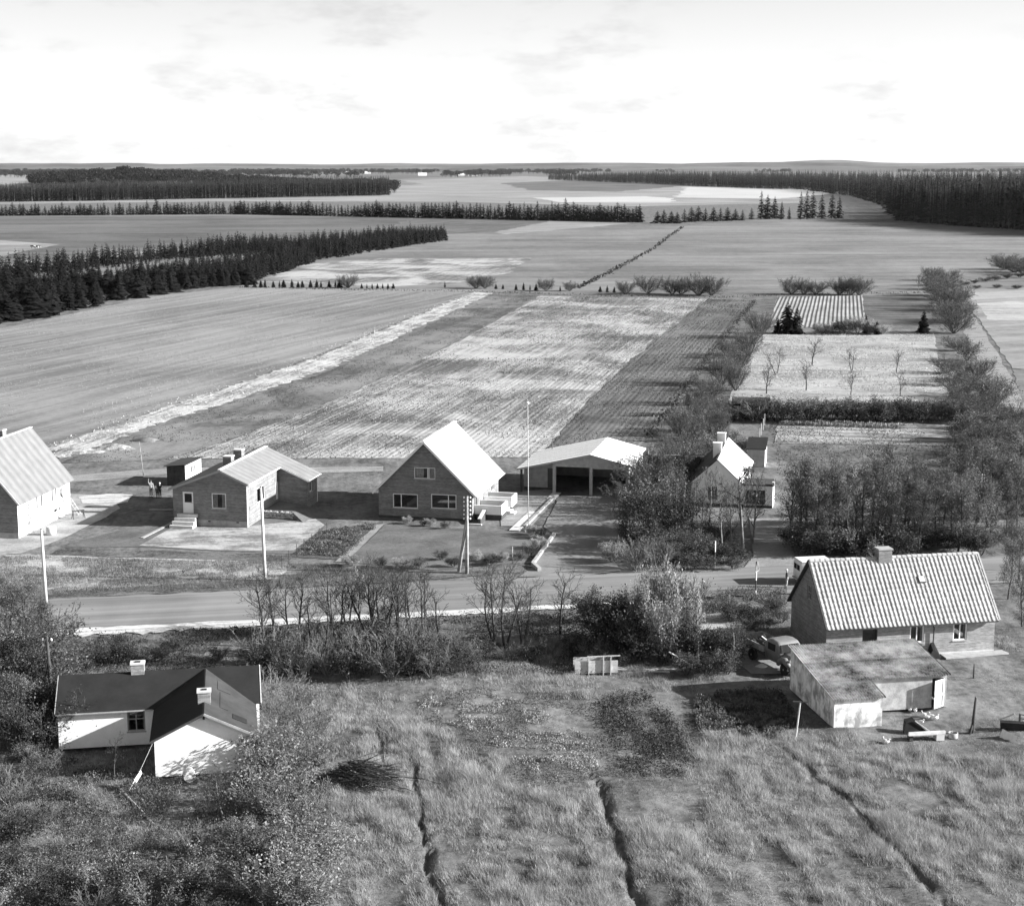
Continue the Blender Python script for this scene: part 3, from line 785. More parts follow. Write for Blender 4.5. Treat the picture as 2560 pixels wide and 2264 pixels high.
we = Wall(H, (w+ww, yw), (w+ww, L), 0, zw, M['brick']); we.window(.9, 1.5, 1.9, 2.7, fw=.08); we.build()
Wall(H, (w+ww, L), (0, L), 0, [(0, zw), (ww, zR), (ww + w - xr, zr), (w + ww, zl)], M['brick']).build()
Wall(H, (0, L), (0, 0), 0, zl, M['brick']).build()
mb = MB(); mb.box(-.01, -.05, 0, w-.006, .08, .62); pl = mb.build('plinth', M['concrete'], H)
for u in (3.5, 6.35):
    mb = MB(); mb.box(u, -.06, .45, u+.25, -.045, .56); mb.build('vent', M['tar'], pl)
th = .12
mb = MB(); oh = .3
slope(mb, (-oh, L+.3, zl-kl*oh), (-oh, -.35, zl-kl*oh), (xr, -.35, zr), (xr, L+.3, zr), th)
slope(mb, (w+oh, -.35, zR-kr*oh), (w+oh, yw-.3, zR-kr*oh), (xr, yw-.3, zr), (xr, -.35, zr), th)
slope(mb, (w+ww+oh, yw-.3, zw-kr*oh), (w+ww+oh, L+.3, zw-kr*oh), (xr, L+.3, zr), (xr, yw-.3, zr), th)
rf = mb.build('roof', M['sheet_roof'], H)
mb = MB(); mb.bar((xr, -.36, zr+.16), (xr, L+.32, zr+.16), .34, .06); mb.build('ridge_cap', M['white_paint'], rf)
barge(H, [(-oh, -.38, zl-kl*oh+.02), (xr, -.38, zr+.02), (w+oh, -.38, zR-kr*oh+.02)], M['grey_paint'], .05, .2)
barge(H, [(w+oh, yw-.34, zR-kr*oh+.02), (w+ww+oh, yw-.34, zw-kr*oh+.02)], M['white_paint'], .05, .16)
mb = MB(); mb.bar((w+oh+.06, -.3, zR-kr*oh+.02), (w+oh+.06, yw-.4, zR-kr*oh+.02), .12, .1); mb.build('gutter', M['white_paint'], H)
mb = MB(); mb.bar((w+ww+oh+.06, yw-.3, zw-kr*oh+.02), (w+ww+oh+.06, L+.3, zw-kr*oh+.02), .12, .1); mb.build('gutter', M['white_paint'], H)
pipe(H, [(w+.3, -.1, zR-.2), (w+.08, -.04, zR-.45), (w+.07, -.04, .1)])
pipe(H, [(w+ww+.07, L-.2, zw-.2), (w+ww+.07, L-.2, .1)])
chimney(H, 3.75, 5.2, 4.6, 5.95, .85, .85, M['brick'], flue=False)
chimney(H, 3.95, 7.6, 4.7, 6.2, .85, .85, M['brick'], flue=False)
st = MB(); st.box(.55, -.5, .9, 2.5, -.06, 1.2); st.build('step', M['pale_concrete'], H)
for i, (a, b, c_, d_) in enumerate(((.4, -.85, .6, .9), (.3, -1.2, .3, .6), (.18, -1.55, 0, .3))):
    st = MB(); st.box(a, b, 0, 2.5, b+.36 if i < 2 else b + .36, d_ - .001 * i); st.build('step', M['pale_concrete'], H)
# raised terrace in the corner of the bungalow, with a rough stone face
HT = .75
A_, B_ = V(525, 1018, HT), V(583, 1021, HT); C_ = loc2(H2, w+ww+1.2, yw-1.2); D_ = loc2(H2, w+.05, yw-.05); Dl = loc2(H2, w+.05, 4.6); E_ = V(606, 1043)
mb = MB()
tp = [(Dl.x, Dl.y, HT), (A_.x, A_.y, HT), (B_.x, B_.y, HT), (C_.x, C_.y, HT*.6), (D_.x, D_.y, HT)]
mb.poly(tp); mb.poly([(A_.x, A_.y-.1, 0), (B_.x+.1, B_.y-.1, 0), (B_.x, B_.y, HT), (A_.x, A_.y, HT)])
mb.poly([(B_.x+.1, B_.y-.1, 0), (E_.x, E_.y, 0), (B_.x, B_.y, HT)]); mb.poly([(E_.x, E_.y, 0), (C_.x+1.5, C_.y-.2, 0), (C_.x, C_.y, HT*.6), (B_.x, B_.y, HT)])
mb.poly([(Dl.x, Dl.y, 0), (A_.x, A_.y-.1, 0), (A_.x, A_.y, HT), (Dl.x, Dl.y, HT)])
tr = mb.build('earth_terrace', f_lawn2); tag(tr, 'raised grass terrace with pale stone face in the corner of the bungalow', 'terrace')
gs = np.random.default_rng(4)
for i in range(26):
    q = (i + .5) / 26; p = Vector((A_.x, A_.y-.06, 0)).lerp(Vector((B_.x+.1, B_.y-.06, 0)), q)
    for zz in (.14, .38, .6):
        s_ = .11 + .05 * gs.random(); m_ = MB()
        m_.lathe([(.3*s_, -.9*s_), (1.0*s_, -.5*s_), (1.15*s_, .1*s_), (.8*s_, .7*s_), (.2*s_, .9*s_)], (p.x + gs.normal(0,.04), p.y + gs.normal(0,.03), zz + gs.normal(0,.03)), 6)
        m_.build('stone', M['stone'], tr)
# clothes shed behind the bungalow
p = V(334, 969)
H = thing('tool_shed', p, R(-10.6), 'small wooden shed with sloping roof behind the left end of the bungalow', 'shed')
w, L = 2.1, 4.6
def plank_wall(Hh, p0, p1, zt0, zt1, n, mat, zb=0.0, t_=.03, holes=()):
    a, b = Vector((p0[0], p0[1], 0)), Vector((p1[0], p1[1], 0)); g = np.random.default_rng(int(abs(a.x*31 + b.y*17 + n)))
    d = (b - a); nn = Vector((d.y, -d.x, 0)).normalized()
    for i in range(n):
        q0, q1 = (i + .04) / n, (i + .96) / n; o = nn * float(g.normal(0, .008))
        u = a + d*q0 + o; v_ = a + d*q1 + o; z0 = zt0 + (zt1-zt0)*q0; z1 = zt0 + (zt1-zt0)*q1
        m_ = MB(); m_.hexa([(u.x,u.y,zb),(v_.x,v_.y,zb),(v_.x-nn.x*t_,v_.y-nn.y*t_,zb),(u.x-nn.x*t_,u.y-nn.y*t_,zb)], [(u.x,u.y,z0),(v_.x,v_.y,z1),(v_.x-nn.x*t_,v_.y-nn.y*t_,z1),(u.x-nn.x*t_,u.y-nn.y*t_,z0)])
        m_.build('plank', mat, Hh)
plank_wall(H, (0, 0), (w, 0), 2.1, 2.3, 12, M['dark_wood']); plank_wall(H, (w, 0), (w, L), 2.3, 2.3, 16, M['pale_wood']); plank_wall(H, (0, L), (0, 0), 2.1, 2.1, 16, M['dark_wood'])
mb = MB(); mb.box(.04, .04, 0, w-.04, L, 2.05); mb.build('lining', M['tar'], H)
mb = MB(); slope(mb, (-.25, L+.2, 2.1), (-.25, -.25, 2.1), (w+.25, -.25, 2.36), (w+.25, L+.2, 2.36), .07); mb.build('roof', M['felt_grey'], H)
for y_ in (1.6, 2.1, 2.6):
    mb = MB(); mb.box(w+.012, y_, 1.25, w+.03, y_+.22, 1.85); mb.build('window', M['tar'], H)

# ---- gabled house with the terrace
H = H3 = thing('gable_house', (-13.07, 153.6, 0), R(-12.08), 'brick house with steep bright roof, gable with three windows and white terrace walls', 'house')
w, L, ze, zr = 9.41, 11.7, 2.95, 7.62
wf = Wall(H, (0, 0), (w, 0), .22, [(0, ze), (w/2, zr-.1), (w, ze)], M['brick'])
wf.window(1.44, 1.0, 3.98, 2.44, (.33,), fw=.09); wf.window(5.3, 1.12, 7.85, 2.55, (.68,), fw=.09); wf.window(3.62, 4.0, 5.75, 5.12, (.64, .70), fw=.08, curtain=.4)
wf.build()
wr = Wall(H, (w, 0), (w, L), 0, ze, M['brick']); wr.window(1.0, 1.0, 2.6, 2.3, (.5,)); wr.door(3.6, .8, 4.6, 2.75, 'white_paint', .45); wr.window(8.4, 1.2, 9.8, 2.4, (.5,)); wr.build()
Wall(H, (w, L), (0, L), 0, [(0, ze), (w/2, zr-.1), (w, ze)], M['brick']).build(); Wall(H, (0, L), (0, 0), 0, ze, M['brick']).build()
mb = MB(); mb.box(-.02, -.03, 0, w-.01, .05, .22); mb.build('plinth', M['dark_plinth'], H)
k = (zr - ze) / (w/2); oh = .5
mb = MB(); slope(mb, (w+oh, -.45, ze-k*oh), (w+oh, L+.45, ze-k*oh), (w/2, L+.45, zr), (w/2, -.45, zr), .12); slope(mb, (-oh, L+.45, ze-k*oh), (-oh, -.45, ze-k*oh), (w/2, -.45, zr), (w/2, L+.45, zr), .12)
rf = mb.build('roof', M['pale_roof'], H)
mb = MB(); mb.bar((w/2, -.46, zr+.17), (w/2, L+.46, zr+.17), .28, .07); mb.build('ridge_cap', M['white_paint'], rf)
barge(H, [(-oh, -.48, ze-k*oh+.03), (w/2, -.48, zr+.03), (w+oh, -.48, ze-k*oh+.03)], M['white_paint'], .05, .2)
mb = MB(); mb.bar((w+oh+.07, -.4, ze-k*oh+.05), (w+oh+.07, L+.4, ze-k*oh+.05), .13, .1); mb.build('gutter', M['white_paint'], H)
# terrace: two white parapets on a dark base, steps and a cellar stair wall
T = [(w+.01, .9, w+2.75, 3.6, .0, .55, 1.45), (w+.01, 4.9, w+2.9, 7.3, 0, .5, 1.5)]
for x0, y0, x1, y1, z0, z1, z2 in T:
    mb = MB(); mb.box(x0, y0+.03, z0, x1-.03, y1, z1); mb.build('terrace_base', M['dark_plinth'], H)
    mb = MB(); mb.box(x0, y0, z1, x1, y0+.15, z2); mb.box(x1-.15, y0+.15, z1, x1, y1, z2); mb.box(x0, y1-.15, z1, x1-.15, y1, z2); mb.build('parapet', M['white_wall'], H)
for i in range(3):
    mb = MB(); mb.box(w+1.7, 3.62 + .003*i, 0, w+3.4-.35*i, 4.88 - .003*i, .18*(i+1)); mb.build('step', M['pale_concrete'], H)
mb = MB(); a = [(w+.9, -1.3, 0), (w+1.15, -1.3, 0), (w+1.15, .85, 0), (w+.9, .85, 0)]; b = [(w+.9, -1.3, .55), (w+1.15, -1.3, .55), (w+1.15, .85, 1.0), (w+.9, .85, 1.0)]
mb.hexa(a, b); cw = mb.build('cellar_wall', M['dark_plinth'], H)
mb = MB(); mb.hexa([(w+.86, -1.33, .55), (w+1.19, -1.33, .55), (w+1.19, .85, 1.0), (w+.86, .85, 1.0)], [(w+.86, -1.33, .61), (w+1.19, -1.33, .61), (w+1.19, .85, 1.06), (w+.86, .85, 1.06)]); mb.build('coping', M['pale_concrete'], cw)
mb = MB(); mb.box(w+.0, -1.6, 0, w+1.3, -1.34, .12); mb.build('cellar_step', M['pale_concrete'], H)

# ---- double garage with lean-to
H = thing('garage', (4.27, 164.83, 0), R(-12.64), 'long low garage with two dark open bays and pale metal roof', 'garage')
w, L, ze, zr = 8.05, 10.4, 3.34, 4.33; xr = w/2; kl = (zr - 2.6) / (xr + 3.5)
wf = Wall(H, (0, 0), (w, 0), 0, [(0, zr-kl*xr), (xr, zr), (w, ze)], M['concrete'], .3); wf.hole(.32, 0, 3.9, 2.95); wf.hole(4.22, 0, w-.3, 2.85); wf.build()
Wall(H, (w, 0), (w, L), 0, ze, M['old_white']).build(); Wall(H, (w, L), (-3.5, L), 0, [(0, ze), (w-xr, zr), (w+3.5, 2.6)], M['concrete']).build(); Wall(H, (-3.5, L), (-3.5, 2), 0, 2.6, M['concrete']).build()
wl2 = Wall(H, (-3.5, 2.0), (0, 2.0), .25, [(0, 2.6), (3.5, zr-kl*xr)], M['concrete']); wl2.door(2.55, .25, 3.35, 2.35, 'dark_paint', frame='dark_paint', handle=False); wl2.build()
mb = MB(); mb.box(-3.48, 1.97, 0, -.02, 2.03, .25); mb.build('plinth', M['dark_plinth'], H)
Wall(H, (0, 2.0), (0, .02), 0, zr-kl*xr, M['concrete']).build()
mb = MB(); mb.box(-3.5, .1, 0, -3.3, .3, 2.58); mb.build('post', M['dark_wood'], H)
mb = MB(); slope(mb, (-3.8, L+.3, 2.6-kl*.3), (-3.8, -.3, 2.6-kl*.3), (xr, -.3, zr), (xr, L+.3, zr), .09); kr = (zr-ze)/(w-xr); slope(mb, (w+.3, -.3, ze-kr*.3), (w+.3, L+.3, ze-kr*.3), (xr, L+.3, zr), (xr, -.3, zr), .09)
rf = mb.build('roof', M['metal_roof'], H)
for i in range(1, 7):
    y_ = -.3 + (L+.6) * i / 7; mb = MB(); mb.bar((-3.75, y_, 2.6-kl*.25+.10), (xr-.02, y_, zr+.10), .04, .03); mb.build('seam', M['grey_paint'], rf)
barge(H, [(-3.8, -.33, 2.6-kl*.3), (xr, -.33, zr), (w+.3, -.33, ze-kr*.3)], M['grey_paint'], .05, .16)
pipe(H, [(-2.0, 9.8, 3.0), (-2.0, 9.8, 3.9)], .06, 'iron', 'vent_pipe')

# ---- white house among the trees
H = thing('white_house', (18.19, 159.35, 0), R(-12.07), 'old whitewashed house with bright roof and two chimneys, half hidden by bare trees', 'house')
w, L, ze, zr, wl3 = 5.12, 13.6, 2.36, 4.72, 3.1
wf = Wall(H, (0, 0), (w, 0), .25, [(0, ze), (w/2, zr-.05), (w, ze)], M['white_wall']); wf.window(1.72, .72, 2.62, 2.02, (.5,), mat='dark_paint'); wf.build()
mb = MB(); mb.box(-.02, -.03, 0, w+wl3-.02, .05, .25); mb.build('plinth', M['dark_plinth'], H)
we = Wall(H, (w, 0), (w+wl3, 0), .25, ze-.1, M['white_wall']); we.window(.35, .4, 2.35, 1.8, (.33, .66), (.7,), mat='dark_paint'); we.build()
Wall(H, (w+wl3, 0), (w+wl3, 3.2), 0, ze+.05, M['white_wall']).build(); Wall(H, (w+wl3, 3.2), (w, 3.2), 0, ze-.05, M['old_white']).build()
wr = Wall(H, (w, 3.2), (w, L), 0, ze, M['white_wall']); wr.window(6.6, .9, 7.6, 1.9, (.5,)); wr.build()
Wall(H, (w, L), (0, L), 0, [(0, ze), (w/2, zr-.05), (w, ze)], M['old_white']).build(); Wall(H, (0, L), (0, 0), 0, ze, M['old_white']).build()
k = (zr - ze)/(w/2); oh = .25
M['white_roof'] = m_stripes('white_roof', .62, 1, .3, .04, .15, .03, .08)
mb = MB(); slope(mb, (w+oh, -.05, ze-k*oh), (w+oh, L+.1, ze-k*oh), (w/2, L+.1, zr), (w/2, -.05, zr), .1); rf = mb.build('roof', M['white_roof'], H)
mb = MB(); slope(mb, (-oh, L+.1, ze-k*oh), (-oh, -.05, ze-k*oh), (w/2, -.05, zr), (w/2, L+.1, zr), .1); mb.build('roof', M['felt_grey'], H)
mb = MB(); mb.box(w+.02, -.08, ze-.1, w+wl3+.12, 3.25, ze+.02); mb.build('flat_roof', M['felt_grey'], H)
mb = MB(); mb.box(w+wl3-.1, -.1, ze+.02, w+wl3+.14, .5, ze+.3); mb.build('corner_stack', M['old_white'], H)
chimney(H, w/2-.35, 4.6, 3.6, 5.75, .85, .7, M['white_wall'], 'white_paint', False); chimney(H, w/2-.35, 9.6, 3.6, 5.95, .85, .7, M['white_wall'], 'white_paint', False)
# its dark side wing behind
mb = MB(); y0, y1, x0, x1 = 7.6, 11.4, -5.6, -.02
mb.poly([(x0, y0, 2.0), (x1, y0, 2.0), (x1, (y0+y1)/2, 3.3), (x0, (y0+y1)/2, 3.3)]); mb.poly([(x1, y1, 2.0), (x0, y1, 2.0), (x0, (y0+y1)/2, 3.3), (x1, (y0+y1)/2, 3.3)]); mb.build('wing_roof', M['felt'], H)
mb = MB(); mb.bar((x0, (y0+y1)/2, 3.32), (x1, (y0+y1)/2, 3.32), .25, .08); mb.build('ridge_cap', M['concrete'], H)
wg = Wall(H, (x0+.1, y0+.2), (x1, y0+.2), 0, 2.05, M['old_white'], name='wing_wall'); wg.window(1.4, .7, 2.2, 1.8, (.5,), mat='dark_paint'); wg.build()
Wall(H, (x0+.1, y1-.2), (x0+.1, y0+.2), 0, [(0, 2.0), ((y1-y0)/2-.2, 3.2), (y1-y0-.4, 2.0)], M['old_white'], name='wing_wall').build()
# outbuilding behind the white house
p = G(1690 + 945*.18808, 1060 + 565*.18808)
H = thing('wash_house', p, R(-12.07), 'small white outbuilding with dark sloping roof behind the white house', 'outbuilding')
Wall(H, (0, 0), (1.0+1.0, 0), 0, 2.05, M['old_white']).build(); wq = Wall(H, (2.0, 0), (2.0, 3.6), 0, [(0, 2.05), (3.6, 2.75)], M['white_wall']); wq.door(1.2, 0, 2.1, 1.9, 'pale_wood'); wq.build()
Wall(H, (2.0, 3.6), (0, 3.6), 0, 2.75, M['old_white']).build(); Wall(H, (0, 3.6), (0, 0), 0, [(0, 2.75), (3.6, 2.05)], M['old_white']).build()
mb = MB(); slope(mb, (-.15, -.2, 2.05), (2.12, -.2, 2.05), (2.12, 3.75, 2.8), (-.15, 3.75, 2.8), .07); mb.build('roof', M['felt'], H)
# black open-fronted shed in the garden
p = V(1461, 838)
H = thing('black_shed', p, R(-9), 'black tarred garden shed with open dark front beside the wild hedge', 'shed')
w, L = 4.9, 2.6
mb = MB(); mb.box(0, L-.08, 0, w, L, 2.35); mb.build('back_wall', M['tar'], H); mb = MB(); mb.box(0, 0, 0, .08, L-.08, 2.2); mb.build('side_wall', M['tar'], H); mb = MB(); mb.box(w-.08, 0, 0, w, L-.08, 2.2); mb.build('side_wall', M['dark_wood'], H)
mb = MB(); mb.box(w*.48, 0, 0, w*.5, .1, 2.2); mb.build('post', M['tar'], H)
mb = MB(); mb.box(.08, .3, 0, w-.08, .36, 2.15); mb.build('front_shade_panel', M['tar'], H)  # tar-black panel stands in for the shade inside the open front
for a, b in ((-.1, w*.53), (w*.53+.01, w+.12)):
    mb = MB(); slope(mb, (a, -.2, 2.22), (b, -.2, 2.22), (b, L+.15, 2.75), (a, L+.15, 2.75), .06); mb.build('roof_sheet', M['felt_grey'], H)
# ---- house with the pantile roof
H = H6 = thing('tiled_house', (21.82, 107.04, 0), R(10.73), 'brick house with pale pantile roof and brick chimney in the right foreground', 'house')
w, L, ze, zr = 6.86, 12.6, 2.75, 6.30
wf = Wall(H, (0, 0), (L, 0), 0, ze, M['brick_yellow'])
wf.door(2.66, .1, 3.77, 2.3, 'dark_paint', .4, .25, frame='dark_paint')
wf.window(6.2, 1.0, 7.25, 2.3, (.5,), fw=.09, curtain=.12); wf.window(9.45, 1.0, 10.5, 2.3, (.5,), fw=.09, curtain=.12)
wf.build()
wg = Wall(H, (0, w), (0, 0), 0, [(0, ze), (w/2, zr-.1), (w, ze)], M['brick_red']); wg.window(3.0, 3.5, 3.75, 4.6, (.5,), (.5,), mat='grey_paint', sill=None); wg.build()
Wall(H, (L, 0), (L, w), 0, [(0, ze), (w/2, zr-.1), (w, ze)], M['brick_yellow']).build(); Wall(H, (L, w), (0, w), 0, ze, M['brick_red']).build()
k = (zr - ze) / (w/2); PA = math.atan(k); oh = .38; SL = math.hypot(w/2 + oh, (w/2 + oh) * k)
mb = MB(); slope(mb, (-.12, -oh, ze-k*oh), (L+.12, -oh, ze-k*oh), (L+.12, w/2, zr), (-.12, w/2, zr), .04); slope(mb, (L+.12, w+oh, ze-k*oh), (-.12, w+oh, ze-k*oh), (-.12, w/2, zr), (L+.12, w/2, zr), .04)
rf = mb.build('roof', M['dark_wood'], H)
tt = NT('pantile'); oi = tt.n('ShaderNodeObjectInfo'); gg = tt.n('ShaderNodeNewGeometry'); cc = tt.coord()
nn_ = tt.noise(tt.n('ShaderNodeNewGeometry').outputs['Position'], .6, 5, .65); n4 = tt.noise(tt.n('ShaderNodeNewGeometry').outputs['Position'], 6.0, 3, .6)
f_ = tt.math('MULTIPLY', tt.ramp(oi.outputs['Random'], 0, 1, .90, 1.08, False), tt.ramp(gg.outputs['Random Per Island'], 0, 1, .92, 1.08, False))
f_ = tt.math('MULTIPLY', f_, tt.math('MULTIPLY', tt.ramp(nn_, .3, .7, .84, 1.08), tt.ramp(n4, .25, .75, .85, 1.1)))
M['tile'] = tt.finish(tt.math('MULTIPLY', f_, .37), .8, .25)
NC, NR = 40, 13; tw, tl = (L + .34) / NC, SL / NR
def tile_arrays():
    n = 9; us = np.linspace(0, tw * 1.10, n)
    prof = .027 * np.sin(2*np.pi * us / tw - .5) + .022 * (np.abs(np.sin(np.pi*us/tw - .25)))
    v = []; f = []
    for j, (vv, up) in enumerate(((-.005, .0), (0.0, .05), (tl * 1.12, .012))):
        for i in range(n): v.append((us[i], vv, prof[i] + up + (0 if j else .0)))
    for j in range(2):
        for i in range(n - 1): f.append((j*n+i, j*n+i+1, (j+1)*n+i+1, (j+1)*n+i))
    return np.array(v), np.array(f)
tv, tf = tile_arrays()
me_tile = np_mesh('tile', tv, tf, [M['tile']], smooth=True)
cs, sn = math.cos(PA), math.sin(PA)
gt = np.random.default_rng(21)
skip = {(6, r_) for r_ in ()}
rest_v, rest_f = [], []
for r_ in range(NR):
    for c_ in range(NC):
        x_ = -.17 + c_ * tw; d_ = r_ * tl + gt.normal(0, .008); lift = .045 + gt.normal(0, .004)
        base_ = Vector((x_, -oh + d_*cs - lift*sn, ze - k*oh + d_*sn + lift*cs))
        if r_ < 7:
            o = obj('tile', me_tile, rf); o.location = base_; o.rotation_euler = (PA + gt.normal(0, .006), 0, gt.normal(0, .006))
        else:
            q = np.stack([tv[:,0] + x_, base_.y + tv[:,1]*cs - tv[:,2]*sn, base_.z + tv[:,1]*sn + tv[:,2]*cs], 1)
            rest_f.append(tf + len(rest_v) * len(tv)); rest_v.append(q)
o = obj('upper_tiles', np_mesh('upper_tiles', np.concatenate(rest_v), np.concatenate(rest_f), [M['tile']], smooth=True), rf); o['kind'] = 'stuff'
rest_v, rest_f = [], []
for r_ in range(NR):
    for c_ in range(NC):
        x_ = L + .17 - c_ * tw; d_ = r_ * tl
        q = np.stack([x_ - tv[:,0], w + oh - (d_+tv[:,1])*cs + (tv[:,2]+.045)*sn, ze - k*oh + (d_+tv[:,1])*sn + (tv[:,2]+.045)*cs], 1)
        rest_f.append(tf + len(rest_v) * len(tv)); rest_v.append(q)
o = obj('back_tiles', np_mesh('back_tiles', np.concatenate(rest_v), np.concatenate(rest_f), [M['tile']], smooth=True), rf); o['kind'] = 'stuff'
mr = MB()
for i in range(7):
    pass
ridge_me = MB(); ridge_me.tube([(-.02, 0, 0), (.05, 0, 0), (.40, 0, 0), (.42, 0, 0)], [.15, .16, .13, .125], 10); ridge_me = ridge_me.mesh('ridge_tile', [M['tile']])
nrt = 33
for i in range(nrt):
    if 5.05 < (i + .5) * L / nrt < 6.0: continue
    o = obj('ridge_tile', ridge_me, rf); o.location = (-.1 + i * (L + .2) / nrt, w/2, zr + .05 + gt.normal(0, .006)); o.rotation_euler = (0, 0, gt.normal(0, .02))
for x_ in (-.15, L + .15):
    mb = MB(); mb.bar((x_, -oh-.02, ze-k*oh+.06), (x_, w/2, zr+.1), .12, .12); mb.bar((x_, w+oh+.02, ze-k*oh+.06), (x_, w/2, zr+.1), .12, .12); mb.build('verge', M['tile'] if x_ > 0 else M['dark_wood'], rf)
ch = chimney(H, 5.5, w/2, 5.4, 7.1, 1.0, .75, M['brick_red'], 'concrete', False)
mb = MB(); mb.box(-.02, -.04, .0, L, -.004, .18); mb.build('plinth', M['pale_concrete'], H)
# skylight
def on_roof(u, d_, up): return (u, -oh + d_*cs - up*sn, ze - k*oh + d_*sn + up*cs)
mb = MB(); mb.hexa([on_roof(7.6, 3.3, .05), on_roof(8.1, 3.3, .05), on_roof(8.1, 3.85, .05), on_roof(7.6, 3.85, .05)], [on_roof(7.6, 3.3, .2), on_roof(8.1, 3.3, .2), on_roof(8.1, 3.85, .16), on_roof(7.6, 3.85, .16)]); sk = mb.build('skylight', M['iron'], H)
mb = MB(); mb.poly([on_roof(7.66, 3.36, .205), on_roof(8.04, 3.36, .205), on_roof(8.04, 3.8, .17), on_roof(7.66, 3.8, .17)]); mb.build('pane', M['porcelain'], sk)
pipe(H, [(7.75, -.36, 2.35), (7.95, -.12, 2.0), (7.9, -.1, .2)], .05, 'dark_paint'); mb = MB(); mb.bar((L*.0, -oh-.05, ze-k*oh), (L, -oh-.05, ze-k*oh), .1, .08); mb.build('gutter', M['dark_paint'], H)
mb = MB(); mb.hexa([(7.3, -.75, 0), (8.3, -.75, 0), (8.2, -.1, 0), (7.4, -.1, 0)], [(7.75, -.5, .55), (7.9, -.5, .55), (7.95, -.15, 1.0), (7.7, -.15, 1.0)]); o = mb.build('rain_butt', M['tar']); o.location = H.location; o.rotation_euler = H.rotation_euler; tag(o, 'dark heaped thing under the downpipe at the tiled house front wall', 'heap')
p0, p1 = loc2(H, 8.4, -.06), loc2(H, 13.4, -.06)
mb = MB(); mb.hexa([(8.5, -1.05, 0), (13.4, -.75, 0), (13.2, -.06, 0), (8.5, -.06, 0)], [(8.5, -1.05, .1), (13.4, -.75, .1), (13.2, -.06, .12), (8.5, -.06, .12)]); o = mb.build('pavement', M['concrete']); o.location = H.location; o.rotation_euler = H.rotation_euler; tag(o, kind='structure')

# ---- low shed in front of the tiled house
H = H7 = thing('low_shed', (19.72, 93.58, 0), R(10.2), 'low L-shaped shed with corrugated roof and patchy white walls before the tiled house', 'shed')
w, W, L, zf, zb, y1 = 3.12, 8.55, 7.8, 1.85, 2.82, 2.6
zz = lambda y: zf + (zb - zf) * y / L
t = NT('patchy_white'); c = t.coord(); n1 = t.noise(c, 1.1, 6, .65, .4); n2 = t.noise(t.mapping(c, (2, 2, .6)), 1.0, 5, .6)
sp = t.n('ShaderNodeSeparateXYZ'); t.put(sp.inputs[0], c)
vv = t.math('ADD', n1, t.math('MULTIPLY', n2, .5))
M['patchy'] = t.finish(t.ramp(vv, .62, .92, .86, .30), .95, .08, t.bump(n1, .3, .03))
M['patchy_brick'] = m_plain('patchy_brick', .36, .3, 1.6, .95, .1, .4)
Wall(H, (0, 0), (w, 0), 0, zf, M['patchy']).build(); Wall(H, (0, L), (0, 0), 0, [(0, zb), (L, zf)], M['patchy']).build()
Wall(H, (w, 0), (w, y1), 0, [(0, zf), (y1, zz(y1))], M['patchy']).build()
wf = Wall(H, (w, y1), (W, y1), 0, zz(y1), M['patchy_brick']); wf.hole(4.45, .0, 5.3, 1.95); wf.build()
Wall(H, (W, y1), (W, L), 0, [(0, zz(y1)), (L-y1, zb)], M['patchy']).build(); Wall(H, (W, L), (0, L), 0, zb, M['patchy']).build()
M['eternit'] = m_plain('eternit', .25, .85, .55, .9, .2)
def corrugated(name, x0, x1, y0, y1_, mat, parent, pitch=.17, amp=.036):
    n = int((x1 - x0) / pitch * 4); xs = np.linspace(x0, x1, n + 1); v = []; f = []
    for yy in (y0, y1_):
        for x_ in xs: v.append((x_, yy, zz(yy) + .07 + amp * math.sin(2*math.pi*x_/pitch)))
    for i in range(n): f.append((i, i+1, n+2+i, n+1+i))
    m = len(v); v += [(a, b, c_ - .03) for a, b, c_ in v[:2*(n+1)]]
    for i in range(n): f.append((m+i+1, m+i, m+n+1+i, m+n+2+i)); f.append((m+i, m+i+1, i+1, i))
    return obj(name, np_mesh(name, np.array(v), np.array(f), [mat], smooth=False), parent)
corrugated('roof_sheet', -.14, w+.14, -.2, y1-.22, M['eternit'], H)
corrugated('roof_sheet', -.14, w+.14, y1-.24, y1+2.5, M['eternit'], H); corrugated('roof_sheet', w+.14, W+.15, y1-.24, y1+2.5, M['eternit'], H)
corrugated('roof_sheet', -.14, w+.14, y1+2.48, L+.2, M['eternit'], H); corrugated('roof_sheet', w+.14, W+.15, y1+2.48, L+.2, M['eternit'], H)
# open door leaf of planks with a ledge frame
HX, HY, AD = w + 5.28, y1 - .02, R(28)
dv = Vector((-math.cos(AD), -math.sin(AD), 0)); dn = Vector((math.sin(AD), -math.cos(AD), 0))
dp = MB(); lw = .95
for i in range(2):
    pass
leaf = MB()
for a, b, z0, z1, o_ in ((0, lw, .08, .16, 0), (0, lw, .85, .95, 0), (0, lw, 1.78, 1.9, 0), (0, .1, .16, 1.78, 0), (lw-.1, lw, .16, 1.78, 0)):
    q = [Vector((HX, HY, 0)) + dv*a, Vector((HX, HY, 0)) + dv*b, Vector((HX, HY, 0)) + dv*b - dn*.05, Vector((HX, HY, 0)) + dv*a - dn*.05]
    leaf.hexa([(p.x, p.y, z0) for p in q], [(p.x, p.y, z1) for p in q])
dl = leaf.build('door', M['white_paint'], H)
for i in range(8):
    a, b = .1 + (lw-.2)*i/8 + .006, .1 + (lw-.2)*(i+1)/8 - .006; q0 = Vector((HX, HY, 0)) - dn*.055
    q = [q0 + dv*a, q0 + dv*b, q0 + dv*b - dn*.02, q0 + dv*a - dn*.02]; m_ = MB(); m_.hexa([(p.x, p.y, .1) for p in q], [(p.x, p.y, 1.88) for p in q]); m_.build('plank', M['pale_wood'], dl)

